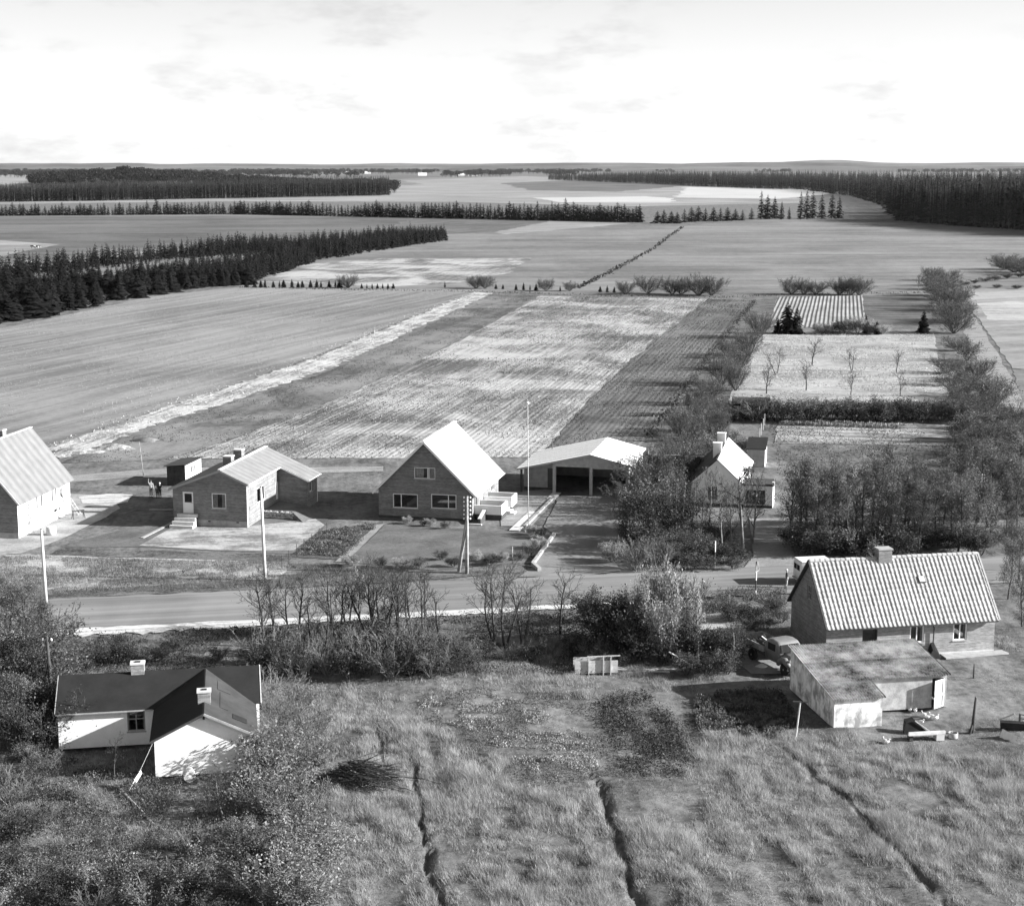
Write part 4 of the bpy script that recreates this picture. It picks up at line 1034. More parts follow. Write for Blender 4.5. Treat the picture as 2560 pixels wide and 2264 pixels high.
# ---- white house with black felt roof in the left foreground
H = H8 = thing('felt_roof_house', (-20.13, 85.72, 0), R(10.0), 'white house with black felt roof and two brick chimneys in the left foreground', 'house')
w, xr, ze, zr = 5.52, 2.78, 2.22, 3.58; yl0, yl1, xl0, xl1 = 5.46, 10.9, -5.8, 5.95; ym = (yl0 + yl1)/2; zle = 2.3; zlr = 3.62
Wall(H, (0, 0), (w, 0), 0, [(0, ze), (xr, zr), (w, ze)], M['white_wall']).build()
Wall(H, (0, yl0), (0, 0), 0, ze, M['white_wall']).build(); Wall(H, (w, 0), (w, yl0), 0, ze, M['white_wall']).build()
wf = Wall(H, (xl0, yl0), (0, yl0), 0, zle, M['white_wall']); wf.window(3.98, .85, 5.02, 2.1, (.5,), (.6,), fw=.08, mat='grey_paint', curtain=.1); wf.build()
Wall(H, (w, yl0), (xl1, yl0), 0, zle, M['white_wall']).build(); Wall(H, (xl0, yl1), (xl0, yl0), 0, [(0, zle), (ym-yl0, zlr-.05), (yl1-yl0, zle)], M['old_white']).build()
Wall(H, (xl1, yl0), (xl1, yl1), 0, [(0, zle), (ym-yl0, zlr-.05), (yl1-yl0, zle)], M['white_wall']).build(); Wall(H, (xl1, yl1), (xl0, yl1), 0, zle, M['white_wall']).build()
kk = (zlr - zle)/(ym - yl0); kc = (zr - ze)/xr; kc2 = (zr-ze)/(w-xr); oh = .22; th = .07
mb = MB(); slope(mb, (xl0-.12, yl0-oh, zle-kk*oh), (xl1+.1, yl0-oh, zle-kk*oh), (xl1+.1, ym, zlr), (xl0-.12, ym, zlr), th); slope(mb, (xl1+.1, yl1+oh, zle-kk*oh), (xl0-.12, yl1+oh, zle-kk*oh), (xl0-.12, ym, zlr), (xl1+.1, ym, zlr), th)
mb.build('roof', M['felt'], H)
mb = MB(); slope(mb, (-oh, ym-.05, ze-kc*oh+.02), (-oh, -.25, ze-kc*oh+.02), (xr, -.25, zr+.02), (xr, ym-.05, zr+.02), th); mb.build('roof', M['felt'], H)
mb = MB(); slope(mb, (w+oh, -.25, ze-kc2*oh+.02), (w+oh, ym-.05, ze-kc2*oh+.02), (xr, ym-.05, zr+.02), (xr, -.25, zr+.02), th); r2 = mb.build('roof', M['felt_grey'], H); r2['label'] = 'roof slope coloured greyer for sunlight, with felt patches'  # same felt as the other slopes; sunlight on it is put into a greyer colour
n_ = Vector((kc2, 0, 1)).normalized()
for i, (a, b, y0_, y1_) in enumerate(((.9, 1.35, 1.9, 4.7), (.75, 1.5, 5.0, 6.6), (1.6, 2.4, .9, 1.7))):
    pts = [(xr+a, y0_), (xr+b, y0_), (xr+b, y1_), (xr+a, y1_)]; up = th + .024
    m_ = MB(); m_.hexa([(x_, y_, zr + .02 - kc2*(x_-xr) + up) for x_, y_ in pts], [(x_, y_, zr + .02 - kc2*(x_-xr) + up + .012) for x_, y_ in pts]); m_.build('felt_patch', M['felt'] if i == 2 else M['felt_grey'], r2)
barge(H, [(-oh, -.28, ze-kc*oh+.03), (xr, -.28, zr+.04)], M['dark_wood'], .05, .13); barge(H, [(xr, -.28, zr+.04), (w+oh, -.28, ze-kc2*oh+.03)], M['wood'], .05, .13)
barge(H, [(xl0-.14, yl0-oh, zle-kk*oh+.03), (xl0-.14, ym, zlr+.04)], M['wood'], .05, .1); barge(H, [(xl1+.12, yl0-oh, zle-kk*oh+.03), (xl1+.12, ym, zlr+.04)], M['pale_wood'], .06, .12)
mb = MB(); mb.bar((xl0-.1, yl0-oh-.03, zle-kk*oh), (-.3, yl0-oh-.03, zle-kk*oh), .06, .08); mb.build('eaves_board', M['concrete'], H)
mb = MB(); mb.box(xr-.06, -.2, zr-.28, xr+.06, -.01, zr-.1); mb.build('beam_end', M['tar'], H)
def brick_chimney(x, y, z0, z1, sx, sy):
    c_ = chimney(H, x, y, z0, z1, sx, sy, M['brick_yellow'], 'pale_concrete', True); return c_
brick_chimney(-1.25, ym, 3.2, 4.28, .78, .6); brick_chimney(xr+.02, 2.1, 3.2, 4.3, .72, .62)

# ------------------------------------------------------------------ poles, signs, posts
def pole(base, h, r, label, mat='pale_wood', lean=(0, 0), insul=0, lamp=False, strut=None, name='telegraph_pole', side=1, cat='pole', cross=False):
    o = thing(name, base, 0, label, cat); top = Vector((lean[0]*h, lean[1]*h, h))
    m_ = MB(); m_.tube([(0,0,-.3), top*.5, top], [r*1.15, r, r*.75], 9); m_.build('shaft', M[mat], o, True)
    m_ = MB(); m_.tube([top, top + Vector((0,0,.06))], [r*.8, r*.2], 9); m_.build('cap', M['iron'], o)
    for i in range(insul):
        z_ = h - .25 - .36 * (i // 2); s_ = 1 if i % 2 else -1
        p_ = top * (z_ / h)
        m_ = MB(); m_.bar(p_, p_ + Vector((s_*.26, 0, 0)), .03); m_.bar(p_ + Vector((s_*.26, 0, 0)), p_ + Vector((s_*.26, 0, .1)), .03); arm = m_.build('bracket', M['iron'], o)
        m_ = MB(); m_.lathe([(.03, 0), (.075, .02), (.07, .1), (.04, .15)], p_ + Vector((s_*.26, 0, .06)), 8); m_.build('insulator', M['porcelain'], arm)
    if strut:
        m_ = MB(); m_.tube([(strut[0], strut[1], -.2), top * strut[2]], [r*1.05, r*.85], 8); m_.build('strut', M[mat], o, True)
    if lamp:
        p_ = top * .52
        m_ = MB(); m_.tube([p_, p_ + Vector((.35, -.1, .12)), p_ + Vector((.6, -.15, .05))], .025, 6); m_.build('lamp_arm', M['iron'], o)
        m_ = MB(); m_.lathe([(.28, 0), (.24, .08), (.1, .16), (.05, .2)], p_ + Vector((.62, -.15, -.14)), 12); m_.build('lamp_shade', M['porcelain'], o)
    return o
pole(V(92, 1203), hpx(1203, 1056), .13, 'pale wooden pole between the leftmost house and the road', 'pale_wood', (-.012, 0))
pole(V(529.5, 1159), hpx(1159, 972), .13, 'pale wooden pole in front of the brick bungalow', 'pale_wood', (-.02, 0))
pole(V(932, 1145), hpx(1145, 990), .14, 'dark braced telegraph pole with white insulators before the gabled house', 'wood', (0.008, 0), 12, strut=(-.75, .5, .72))
pole(V(1955, 1037), hpx(1037, 945), .12, 'telegraph pole with white lamp and insulators among the trees at right', 'pale_wood', (0, 0), 8, True)
pole(V(105, 1425), hpx(1425, 1272), .12, 'dark braced pole at the left end of the felt-roofed house', 'dark_wood', (-.02, 0), 3, strut=(-1.1, .1, .72))
o = pole(V(1055, 1061), hpx(1061, 806), .036, 'tall slender pale flagpole beside the gabled house', 'pale_wood', (-.008, 0), name='flagpole', cat='flagpole')
m_ = MB(); m_.lathe([(.1, .0), (.14, .1), (.1, .2), (.02, .22)], Vector((-.008*hpx(1061, 806), 0, hpx(1061, 806))), 10); m_.build('finial', M['white_paint'], o)
m_ = MB(); m_.box(-.35, -.35, 0, .35, .35, .12); m_.build('footing', M['pale_concrete'], o)
pole(V(287, 951), hpx(951, 895) * 1.25, .035, 'thin leaning mast behind the building site', 'wood', (-.09, 0), name='mast', cat='mast')
def stake(p, h, r, label, mat='wood', lean=(0, 0), name='stake', group=None):
    o = thing(name, p, 0, label, 'post', group); m_ = MB(); m_.tube([(0,0,-.15), (lean[0]*h, lean[1]*h, h)], [r, r*.85], 6); m_.build('shaft', M[mat], o)
    m_ = MB(); m_.tube([(lean[0]*h, lean[1]*h, h), (lean[0]*h, lean[1]*h, h+.03)], [r*.85, r*.3], 6); m_.build('tip', M[mat], o); return o
fp = [(619,1073), (606,1084), (592,1098), (577,1110), (563,1124), (549,1136), (560,1150)]
fp = [(c[0]*.42074/K, (1000 + c[1]*.42074)/K) for c in ((1943,800),(1898,832),(1852,868),(1807,900),(1764,930),(1718,968),(1676,1000))]
for i, q in enumerate(sorted(fp, key=lambda a: a[0])):
    stake(V(*q), 1.15, .035, f'thin fence post between the bungalow and vegetable bed, {ORD[i]} from the road', 'dark_wood', group='fence posts beside the bungalow lawn')
# band-painted marker post and warning sign
def banded(p, h, bands, r, label, name, cat, tri=False):
    o = thing(name, p, 0, label, cat); z_ = 0
    for fr, mt in bands:
        m_ = MB(); m_.tube([(0,0,z_*h - (.2 if z_ == 0 else 0)), (0,0,(z_+fr)*h)], r, 8); m_.build('post_band', M[mt], o); z_ += fr
    if tri:
        m_ = MB(); c0 = h - .78; d_ = Vector((.42, .72, 0)); n_ = Vector((.72, -.42, 0)) * .02
        pts = [Vector((0,0,c0)) - d_*.5, Vector((0,0,c0)) + d_*.5, Vector((0,0,h+.04))]; s_ = Vector((.72,-.42,0))*.05
        m_.hexa([pts[0]+s_, pts[1]+s_, pts[1]+s_*1.6, pts[0]+s_*1.6], [pts[2]+s_-d_*.03, pts[2]+s_+d_*.03, pts[2]+s_*1.6+d_*.03, pts[2]+s_*1.6-d_*.03]); m_.build('sign_plate', M['iron'], o)
        m_ = MB(); m_.bar(pts[0]+s_*1.8, pts[1]+s_*1.8, .05); m_.bar(pts[1]+s_*1.8, pts[2]+s_*1.8, .05); m_.bar(pts[2]+s_*1.8, pts[0]+s_*1.8, .05); m_.build('sign_rim', M['grey_paint'], o)
    return o
banded(G(1889, 1486.5), 2.75, ((.14, 'white_paint'), (.3, 'dark_paint'), (.36, 'white_paint'), (.2, 'iron')), .055, 'triangular road sign on a black and white banded post by the road', 'road_sign', 'sign', True)
banded(G(1787, 1420), 2.4, ((.22, 'white_paint'), (.38, 'dark_paint'), (.4, 'white_paint')), .05, 'slim banded marker post at the far side of the road before the white house', 'marker_post', 'post')
stake(V(1283, 1110 - 5), 1.1, .04, 'short pale stake in the garden corner by the driveway kerb', 'pale_wood')
stake(V(1023, 1118), 1.2, .04, 'thin stake at the lawn edge near the driveway entrance', 'pale_wood')
# kerb walls along the driveway
def kerb(a, b, wd, h, label, n):
    a, b = V(*a), V(*b); o = thing('kerb_wall', a, 0, label, 'kerb'); d_ = (b - a)
    for i in range(n):
        m_ = MB(); m_.bar(d_*((i+.03)/n) + Vector((0,0,h/2-.02)), d_*((i+.97)/n) + Vector((0,0,h/2-.02)), wd, h); m_.build('block', M['concrete'], o)
kerb((1063, 1129), (1107, 1068), .28, .32, 'long pale kerb wall of blocks along the near half of the driveway', 9)
kerb((1047, 1053), (1106, 994), .28, .25, 'pale kerb of blocks along the far half of the driveway', 12)
kerb((1064, 1130), (1077, 1141), .32, .4, 'short splayed pale kerb block where the driveway meets the road', 2)
def slabs(a, b, wd, n, label, mt='pale_concrete'):
    a, b = V(*a), V(*b); o = thing('stone_path', a, 0, label, 'path'); d_ = b - a
    for i in range(n):
        m_ = MB(); m_.bar(d_*((i+.02)/n) + Vector((0,0,.07)), d_*((i+.98)/n) + Vector((0,0,.07)), wd, .05); m_.build('slab', M[mt], o)
slabs((1026, 1060), (1066, 1022), 1.0, 6, 'pale paved path from the terrace steps towards the flagpole')
slabs((1099, 997), (1112, 984), .9, 3, 'short pale paved path before the garage side door')
slabs((283, 1075), (350, 1041), .35, 12, 'narrow paved path across the lawn to the bungalow corner', 'concrete')
slabs((298, 1018), (345, 1018), .35, 8, 'narrow paved strip beside the left side of the bungalow', 'concrete')

# ------------------------------------------------------------------ people
def person(loc, rz, h, pose, top, legs, hair, label, arms, head_tilt=0.0):
    """one continuous skinned body with clothing as children; joints in units of body height"""
    r = thing('person', loc, rz, label, 'person')
    J = {'pel': (0,0,.52), 'bel': (0,0,.62), 'che': (0,-.005,.73), 'nek': (0,0,.83), 'hd': (0,-.01,.90), 'crn': (0,0,.965)}
    for s_, k_ in ((-1,'l'), (1,'r')):
        J['hip'+k_] = (s_*.05,0,.50); J['kne'+k_] = (s_*.055,-.012,.28); J['ank'+k_] = (s_*.06,0.012,.045); J['toe'+k_] = (s_*.066,-.075,.02)
        J['sho'+k_] = (s_*.105,0,.80)
        e, w_ = arms[0 if s_ < 0 else 1]; J['elb'+k_] = (s_*e[0], e[1], e[2]); J['wri'+k_] = (s_*w_[0], w_[1], w_[2])
        dw = Vector(J['wri'+k_]) - Vector(J['elb'+k_]); J['han'+k_] = tuple(Vector(J['wri'+k_]) + dw.normalized()*.055)
    def skin(name, names, edges, rad, mat, par, root):
        me = bpy.data.meshes.new(name); me.from_pydata([tuple(Vector(J[n])*h) for n in names], [(names.index(a), names.index(b)) for a, b in edges], [])
        o = bpy.data.objects.new(name, me); COL.objects.link(o); o.parent = par
        md = o.modifiers.new('skin', 'SKIN'); sv = me.skin_vertices[0].data
        for i, n in enumerate(names):
            q = rad[n[:3]] * h; sv[i].radius = (q, q*.85); sv[i].use_root = (n == root)
        o.modifiers.new('sub', 'SUBSURF').levels = 1; o.modifiers['sub'].render_levels = 2
        me.materials.append(mat); return o
    E = [('pel','bel'),('bel','che'),('che','nek'),('nek','hd'),('hd','crn')]
    for k_ in 'lr': E += [('pel','hip'+k_),('hip'+k_,'kne'+k_),('kne'+k_,'ank'+k_),('ank'+k_,'toe'+k_),('che','sho'+k_),('sho'+k_,'elb'+k_),('elb'+k_,'wri'+k_),('wri'+k_,'han'+k_)]
    rad = dict(pel=.07, bel=.066, che=.075, nek=.032, hd=.055, crn=.045, hip=.052, kne=.036, ank=.024, toe=.02, sho=.04, elb=.027, wri=.019, han=.022)
    skin('body', list(J), E, rad, M['skin'], r, 'pel')
    g = 1.16; r2 = {k_: v*g + .004 for k_, v in rad.items()}
    tn = ['pel','bel','che','shol','shor','elbl','elbr','wril','wrir']
    skin('jacket', tn, [('pel','bel'),('bel','che'),('che','shol'),('che','shor'),('shol','elbl'),('shor','elbr'),('elbl','wril'),('elbr','wrir')], r2, M[top], r, 'pel')
    ln = ['pel','hipl','hipr','knel','kner','ankl','ankr']
    skin('trousers', ln, [('pel','hipl'),('pel','hipr'),('hipl','knel'),('hipr','kner'),('knel','ankl'),('kner','ankr')], r2, M[legs], r, 'pel')
    m_ = MB(); m_.lathe([(.03*h, .905*h), (.062*h, .93*h), (.06*h, .965*h), (.035*h, 1.0*h), (.005*h, 1.008*h)], (0, .012*h, 0), 10); m_.build('hair', M[hair], r, True)
    m_ = MB()
    for s_ in (-1, 1): m_.box(s_*.022*h-.008*h, -.064*h, .915*h, s_*.022*h+.008*h, -.05*h, .925*h)
    m_.build('eyes', M['tar'], r)
    for s_ in (-1, 1):
        m_ = MB(); m_.box((s_*.064-.026)*h, -.1*h, 0, (s_*.064+.026)*h, .035*h, .045*h); m_.build('shoe', M['tar'], r)
    return r
DOWN = ((.135, .01, .66), (.14, -.03, .53)); WAVE = ((.15, -.02, .92), (.12, -.05, 1.06)); FACE = ((.13, -.02, .68), (.06, -.09, .82)); HIPS = ((.2, .01, .66), (.1, -.05, .57))
person(V(302, 991), .2, 1.75, 0, 'cloth_grey', 'cloth_dark', 'hair', 'person in light shirt and dark trousers raising one arm by the small shed', (WAVE, DOWN))
person(V(314, 993), .1, 1.25, 0, 'cloth_dark', 'cloth_dark', 'hair', 'child in dark clothes standing between two adults by the small shed', (DOWN, DOWN))
person(V(319.5, 993), -.2, 1.62, 0, 'cloth_dark', 'cloth_dark', 'hair_white', 'person in dark clothes with hand to the face beside a child', (DOWN, FACE))
person(G(1966, 1470), 1.3, 1.62, 0, 'cloth_dark', 'cloth_grey', 'hair_white', 'person in dark jacket and pale trousers standing on the road behind the white van', (DOWN, HIPS))
person(G(1756, 1483), .3, 1.25, 0, 'cloth_white', 'cloth_white', 'hair', 'small person in white clothes standing at the near edge of the road', (HIPS, DOWN))

# ------------------------------------------------------------------ vehicles
def wheel(par, x, y, r, wd, mat='grey_paint', axis='x'):
    def ring(prof):
        m_ = MB(); m_.lathe(prof, k=18)
        m_.v = [((v[2] + x, v[0] + y, v[1] + r) if axis == 'x' else (v[0] + x, v[2] + y, v[1] + r)) for v in m_.v]; return m_
    o = ring([(r*.55, -wd/2), (r*.95, -wd/2), (r, -wd/4), (r, wd/4), (r*.95, wd/2), (r*.55, wd/2)]).build('wheel', M['rubber'], par)
    ring([(r*.1, -wd*.52), (r*.56, -wd*.4), (r*.56, wd*.4), (r*.1, wd*.52)]).build('rim', M[mat], o)
pc = G(1970, 1609, 2.05)
TH = math.atan2(-2.97, 1.36) + math.pi/2           # truck faces the camera
pc = pc + Vector((-.1, .9, 0))
T = thing('lorry', (pc.x, pc.y, 0), TH, 'old pale lorry with rounded cab and loaded flatbed parked behind the low shed', 'lorry')
def loft(secs, mb, mi=0):
    n = len(secs[0]); b0 = len(mb.v)
    for s_ in secs: mb.v += [tuple(p) for p in s_]
    for i in range(len(secs)-1):
        for j in range(n): mb.f.append((b0+i*n+j, b0+i*n+(j+1)%n, b0+(i+1)*n+(j+1)%n, b0+(i+1)*n+j)); mb.m.append(mi)
    mb.f.append(tuple(b0+j for j in reversed(range(n)))); mb.m.append(mi); mb.f.append(tuple(b0+(len(secs)-1)*n+j for j in range(n))); mb.m.append(mi)
def sec(y, hw, z0, z1, rd=.22, n=5):
    p = [(-hw, y, z0), (hw, y, z0)]
    for i in range(n+1):
        a = math.pi/2*i/n; p.append((hw - rd + rd*math.cos(a), y, z1 - rd + rd*math.sin(a)))
    for i in range(n+1):
        a = math.pi/2 + math.pi/2*i/n; p.append((-hw + rd + rd*math.cos(a), y, z1 - rd + rd*math.sin(a)))
    return p
mb = MB(); loft([sec(.95, .90, .75, 1.98, .3), sec(.8, .95, .7, 2.08, .3), sec(.2, .97, .7, 2.16, .32), sec(-.35, .95, .7, 2.12, .32), sec(-.55, .92, .7, 2.02, .3), sec(-.78, .86, .7, 1.45, .2)], mb); mb.build('cab', M['truck_paint'], T, True)
mb = MB(); mb.hexa([(-.78, -.87, 1.46), (.78, -.87, 1.46), (.78, -.80, 1.46), (-.78, -.80, 1.46)], [(-.72, -.66, 1.93), (.72, -.66, 1.93), (.72, -.59, 1.93), (-.72, -.59, 1.93)]); mb.build('windscreen', M['tar'], T)
for s_ in (-1, 1):
    mb = MB(); mb.box(s_*.95-.03, -.35, 1.45, s_*.95+.03, .5, 1.92); mb.build('side_window', M['tar'], T)
mb = MB(); loft([sec(-.7, .72, .6, 1.42, .25), sec(-1.3, .58, .6, 1.36, .25), sec(-1.75, .45, .6, 1.28, .22), sec(-1.86, .38, .65, 1.18, .18)], mb); mb.build('bonnet', M['truck_paint'], T, True)
for s_ in (-1, 1):
    mb = MB(); mb.tube([(s_*.82, -.55, .62), (s_*.82, -.85, .98), (s_*.80, -1.3, 1.05), (s_*.76, -1.75, .8), (s_*.74, -1.85, .55)], [.16, .22, .24, .2, .12], 8); mb.build('mudguard', M['truck_paint'], T, True)
    mb = MB(); mb.lathe([(.02, -.1), (.1, -.06), (.13, .05), (.1, .09)], k=10); mb.v = [(v[0] + s_*.62, -v[2] - 1.72, v[1] + 1.1) for v in mb.v]; mb.build('headlight', M['porcelain'], T)
    wheel(T, s_*.78, -1.25, .42, .2); wheel(T, s_*.8, 2.6, .42, .28)
mb = MB(); mb.bar((-.85, -1.98, .55), (.85, -1.98, .55), .08, .16); mb.build('bumper', M['iron'], T)
mb = MB(); mb.box(-.95, 1.1, .95, .95, 4.2, 1.03); mb.build('flatbed', M['dark_wood'], T)
for x0, y0, x1, y1_ in ((-.98, 1.1, -.93, 4.2), (.93, 1.1, .98, 4.2), (-.93, 4.15, .93, 4.2), (-.93, 1.1, .93, 1.15)):
    mb = MB(); mb.box(x0, y0, 1.03, x1, y1_, 1.45); mb.build('side_board', M['wood'], T)
mb = MB(); mb.box(-.4, .9, .5, .4, 4.1, .7); mb.build('chassis', M['iron'], T)
gl = np.random.default_rng(5)
ld = thing('scrap_load', loc2(T, 0, 0, 0), TH, 'tangled scrap and brushwood heaped on the lorry flatbed', 'scrap')
for i in range(26):
    a = Vector((gl.uniform(-.8,.8), gl.uniform(1.3,3.2), 1.1 + gl.uniform(0,.25))); b = a + Vector((gl.normal(0,.5), gl.normal(0,.6), gl.uniform(.0,.5)))
    b.x = max(-.9, min(.9, b.x)); m_ = MB(); m_.bar(a, b, .06 + .1*gl.random(), .05); m_.build('scrap_piece', M['pale_wood'] if i % 3 == 0 else M['iron'], ld)
# white van on the road behind the tiled house
vb = G(2000, 1466); VA = math.atan2(ROAD_B.y - ROAD_A.y, ROAD_B.x - ROAD_A.x)
T = thing('van', vb + Vector((0, 0, .06)), VA, 'white delivery van on the road, mostly hidden behind the tiled house', 'van')
def secx(x, y0, y1_, z0, z1, rd=.2, n=4):
    p = [(x, y0, z0), (x, y1_, z0)]
    for i in range(n+1): a = math.pi/2*i/n; p.append((x, y1_ - rd + rd*math.cos(a), z1 - rd + rd*math.sin(a)))
    for i in range(n+1): a = math.pi/2 + math.pi/2*i/n; p.append((x, y0 + rd + rd*math.cos(a), z1 - rd + rd*math.sin(a)))
    return p
mb = MB(); loft([secx(0, .05, 1.65, .4, 1.85), secx(.1, 0, 1.7, .35, 1.92), secx(2.6, 0, 1.7, .35, 1.95), secx(3.0, .02, 1.68, .35, 1.85), secx(3.4, .05, 1.65, .35, 1.2, .15), secx(4.1, .12, 1.58, .38, 1.05, .15)], mb); mb.build('body', M['car_white'], T, True)
mb = MB(); mb.box(.1, -.03, 1.95, 2.7, 1.73, 2.02); mb.build('roof_panel', M['car_white'], T)
mb = MB(); mb.box(-.012, .2, 1.2, .02, .8, 1.65); mb.build('rear_window', M['tar'], T); mb = MB(); mb.box(-.012, .9, 1.2, .02, 1.5, 1.65); mb.build('rear_window', M['tar'], T)
for x_ in (.75, 3.3):
    for y_ in (.12, 1.58): wheel(T, x_, y_, .33, .18, axis='y')
mb = MB(); mb.box(-.12, .1, .38, -.02, 1.6, .5); mb.build('bumper', M['grey_paint'], T)
# ------------------------------------------------------------------ yard things
def z_at(p): return float(gz(p.x, p.y))
def onground(p, dz=0): return Vector((p.x, p.y, z_at(p) + dz))
def C6(x, y): return onground(G(1700 + x*.511, 1340 + y*.511))
def C7(x, y): return onground(G(1400 + x*.274, 1540 + y*.274))
# wagon: plank body with posts and rail, pulled up in front of the bushes
p = C7(135, 520)
W_ = thing('farm_wagon', p, R(5), 'pale plank wagon body with upright posts in front of the roadside bushes', 'wagon')
Lw = 2.95
for i in range(6):
    m_ = MB(); m_.box(0, .0 + .004*(i % 2), .12 + i*.145, Lw, .035, .12 + i*.145 + .138); m_.build('plank', M['pale_wood'], W_)
for i in range(6):
    m_ = MB(); m_.box(0, .9 + .004*(i % 2), .12 + i*.145, Lw, .935, .12 + i*.145 + .138); m_.build('plank', M['pale_wood'], W_)
m_ = MB(); m_.box(.02, .04, .2, Lw-.02, .9, .26); m_.build('floor_boards', M['wood'], W_)
for u, z0 in ((.95, 0), (1.95, -.25), (2.46, -.25)):
    m_ = MB(); m_.box(u-.04, -.09, z0, u+.04, -.005, 1.28); m_.build('post', M['pale_wood'], W_)
m_ = MB(); m_.bar((.82, -.04, 1.3), (3.1, -.04, 1.33), .06, .07); m_.build('rail', M['pale_wood'], W_)
for x_ in (.5, 2.5):
    for y_ in (.18, .76): wheel(W_, x_, y_, .32, .1, 'dark_wood', 'y')
for s_ in (.25, .65):
    m_ = MB(); m_.bar((Lw, s_, .3), (Lw + 1.0, .45, .12), .08); m_.build('drawbar', M['wood'], W_)
def beam(a, b, wd, label, mat='pale_wood', name='plank', h=None, group=None, za=.05, zb=.05):
    a = onground(a, za); b = onground(b, zb); o = thing(name, a, 0, label, 'plank' if name == 'plank' else 'pole', group)
    m_ = MB(); d_ = b - a
    if name == 'plank': m_.bar((0,0,0), d_, wd, h or .05)
    else: m_.tube([(0,0,0), d_*.5, d_], [wd*.5, wd*.45, wd*.35], 7)
    m_.build('board' if name == 'plank' else 'stem', M[mat], o); return o
beam(C7(590, 475), C7(1060, 478), .1, 'long thin pole on the ground right of the wagon, farthest of three', name='wood_pole')
beam(C7(620, 505), C7(880, 480), .1, 'short pole slanting on the ground right of the wagon', name='wood_pole')
beam(C7(800, 490), C7(1000, 500), .12, 'pole on the ground right of the wagon, nearest of three', name='wood_pole')
beam(C7(800, 505), C7(890, 478), .2, 'short pale board lying across poles beside the wagon', za=.15, zb=.15)
beam(C7(1230, 480), C7(990, 470), .16, 'pale log leaning into the bushes right of the wagon', name='wood_log', za=.1, zb=1.25)
beam(C7(1370, 460), C7(1455, 458), .25, 'small pale board beside the bush right of the leaning log')
beam(onground(V(235, 1568)), onground(V(311, 1648)), .14, 'long pale pole lying in the garden below the felt-roofed house', name='wood_pole')
beam(onground(V(252, 1703)), onground(V(270, 1700)), .16, 'short white board lying in the left foreground garden', mat='white_paint')
# T-post for a clothes line, left of the low shed
def tpost(p, h, lean, cw, label, mat='wood'):
    o = thing('line_post', p, 0, label, 'post'); t_ = Vector((lean[0]*h, lean[1]*h, h))
    m_ = MB(); m_.tube([(0,0,-.2), t_], [.06, .05], 7); m_.build('shaft', M[mat], o)
    m_ = MB(); m_.bar(t_ - Vector((cw, 0, -.06)), t_ + Vector((cw, 0, .02)), .07); m_.build('crossbar', M['dark_wood'], o)
    return o
tpost(C6(565, 975), 2.2, (.1, 0), .45, 'clothes-line post with crossbar in shade left of the low shed', 'pale_wood')
o = pole(C6(1428, 955), 2.25, .09, 'thick dark post leaning right of the low shed door', 'dark_wood', (.06, 0), strut=(-.25, -.2, .25), name='line_post', cat='post')
pole(C6(1436, 690), 1.0, .05, 'short dark post in the grass before the tiled house', 'dark_wood', (0, 0), name='yard_post', cat='post')
# low table of boards on a stone block, tipped black crate, drum
p = C6(1110, 990)
o = thing('plank_bench', p, R(8), 'low bench of grey planks on a white block in the yard', 'bench')
for i in range(3):
    m_ = MB(); m_.box(0 + .1*i, -.3 + .2*i, .38, 2.3 + .1*i, -.3 + .2*i + .18, .43); m_.build('plank', M['pale_wood'], o)
m_ = MB(); m_.box(1.75, -.3, 0, 2.25, .2, .37); m_.build('block', M['pale_concrete'], o); m_ = MB(); m_.box(.1, -.2, 0, .3, .2, .37); m_.build('leg', M['dark_wood'], o)
p = C6(1095, 962)
o = thing('black_crate', p, R(8), 'tipped black crate leaning behind the plank bench', 'crate')
m_ = MB(); m_.hexa([(0,0,0),(1.6,0,0),(1.6,.7,0),(.2,.7,0)], [(.15,.1,.72),(.75,.1,.8),(.75,.7,.85),(.25,.7,.75)]); m_.build('box', M['tar'], o)
m_ = MB(); m_.bar((.7, .02, .84), (1.7, -.05, .1), .06); m_.build('batten', M['pale_wood'], o)
p = C6(1335, 975); m_ = MB(); m_.lathe([(.26, 0), (.3, .05), (.3, .35), (.26, .36), (.24, .2), (.05, .18)], k=16); o = m_.build('drum', M['concrete'], smooth=True); o.location = p; tag(o, 'small pale open drum right of the plank bench', 'drum')
p = C6(1575, 985); o = thing('white_cloth', p, R(-50), 'white sheet of cloth drooping over the grass at the right edge', 'cloth')
m_ = MB(); n = 8
for i in range(n):
    x0, x1 = i*.13, (i+1)*.13; f0, f1 = .05*math.sin(i*1.7), .05*math.sin((i+1)*1.7)
    m_.poly([(x0, f0-.25, .03), (x1, f1-.25, .03), (x1, f1*.5, .5-.02*i), (x0, f0*.5, .5-.02*(i-1))]); m_.poly([(x0, f0*.5, .5-.02*(i-1)), (x1, f1*.5, .5-.02*i), (x1, f1+.3, .06), (x0, f0+.3, .06)])
m_.build('fabric', M['cloth_white'], o)
p = C6(1560, 950); o = thing('iron_implement', p, R(-12), 'dark iron farm implement with frame and trough at the right edge', 'implement')
m_ = MB(); m_.box(.1, 0, .1, 1.5, .5, .5); m_.build('trough', M['tar'], o)
for a, b in (((1.2,0,.5),(1.2,0,1.1)), ((1.2,0,1.1),(2.6,0,.95)), ((1.2,0,.85),(2.6,0,.7)), ((1.6,.4,.3),(2.7,.4,.25)), ((1.2,.5,.5),(1.2,.5,1.0)), ((1.2,0,1.1),(1.2,.5,1.0))):
    m_ = MB(); m_.bar(a, b, .05); m_.build('frame_bar', M['iron'], o)
m_ = MB(); m_.bar((0, .3, .55), (.9, .3, 1.0), .16, .05); m_.build('board', M['pale_wood'], o)
wheel(o, 2.0, .25, .3, .1, 'iron', 'y')
ghn = np.random.default_rng(8)
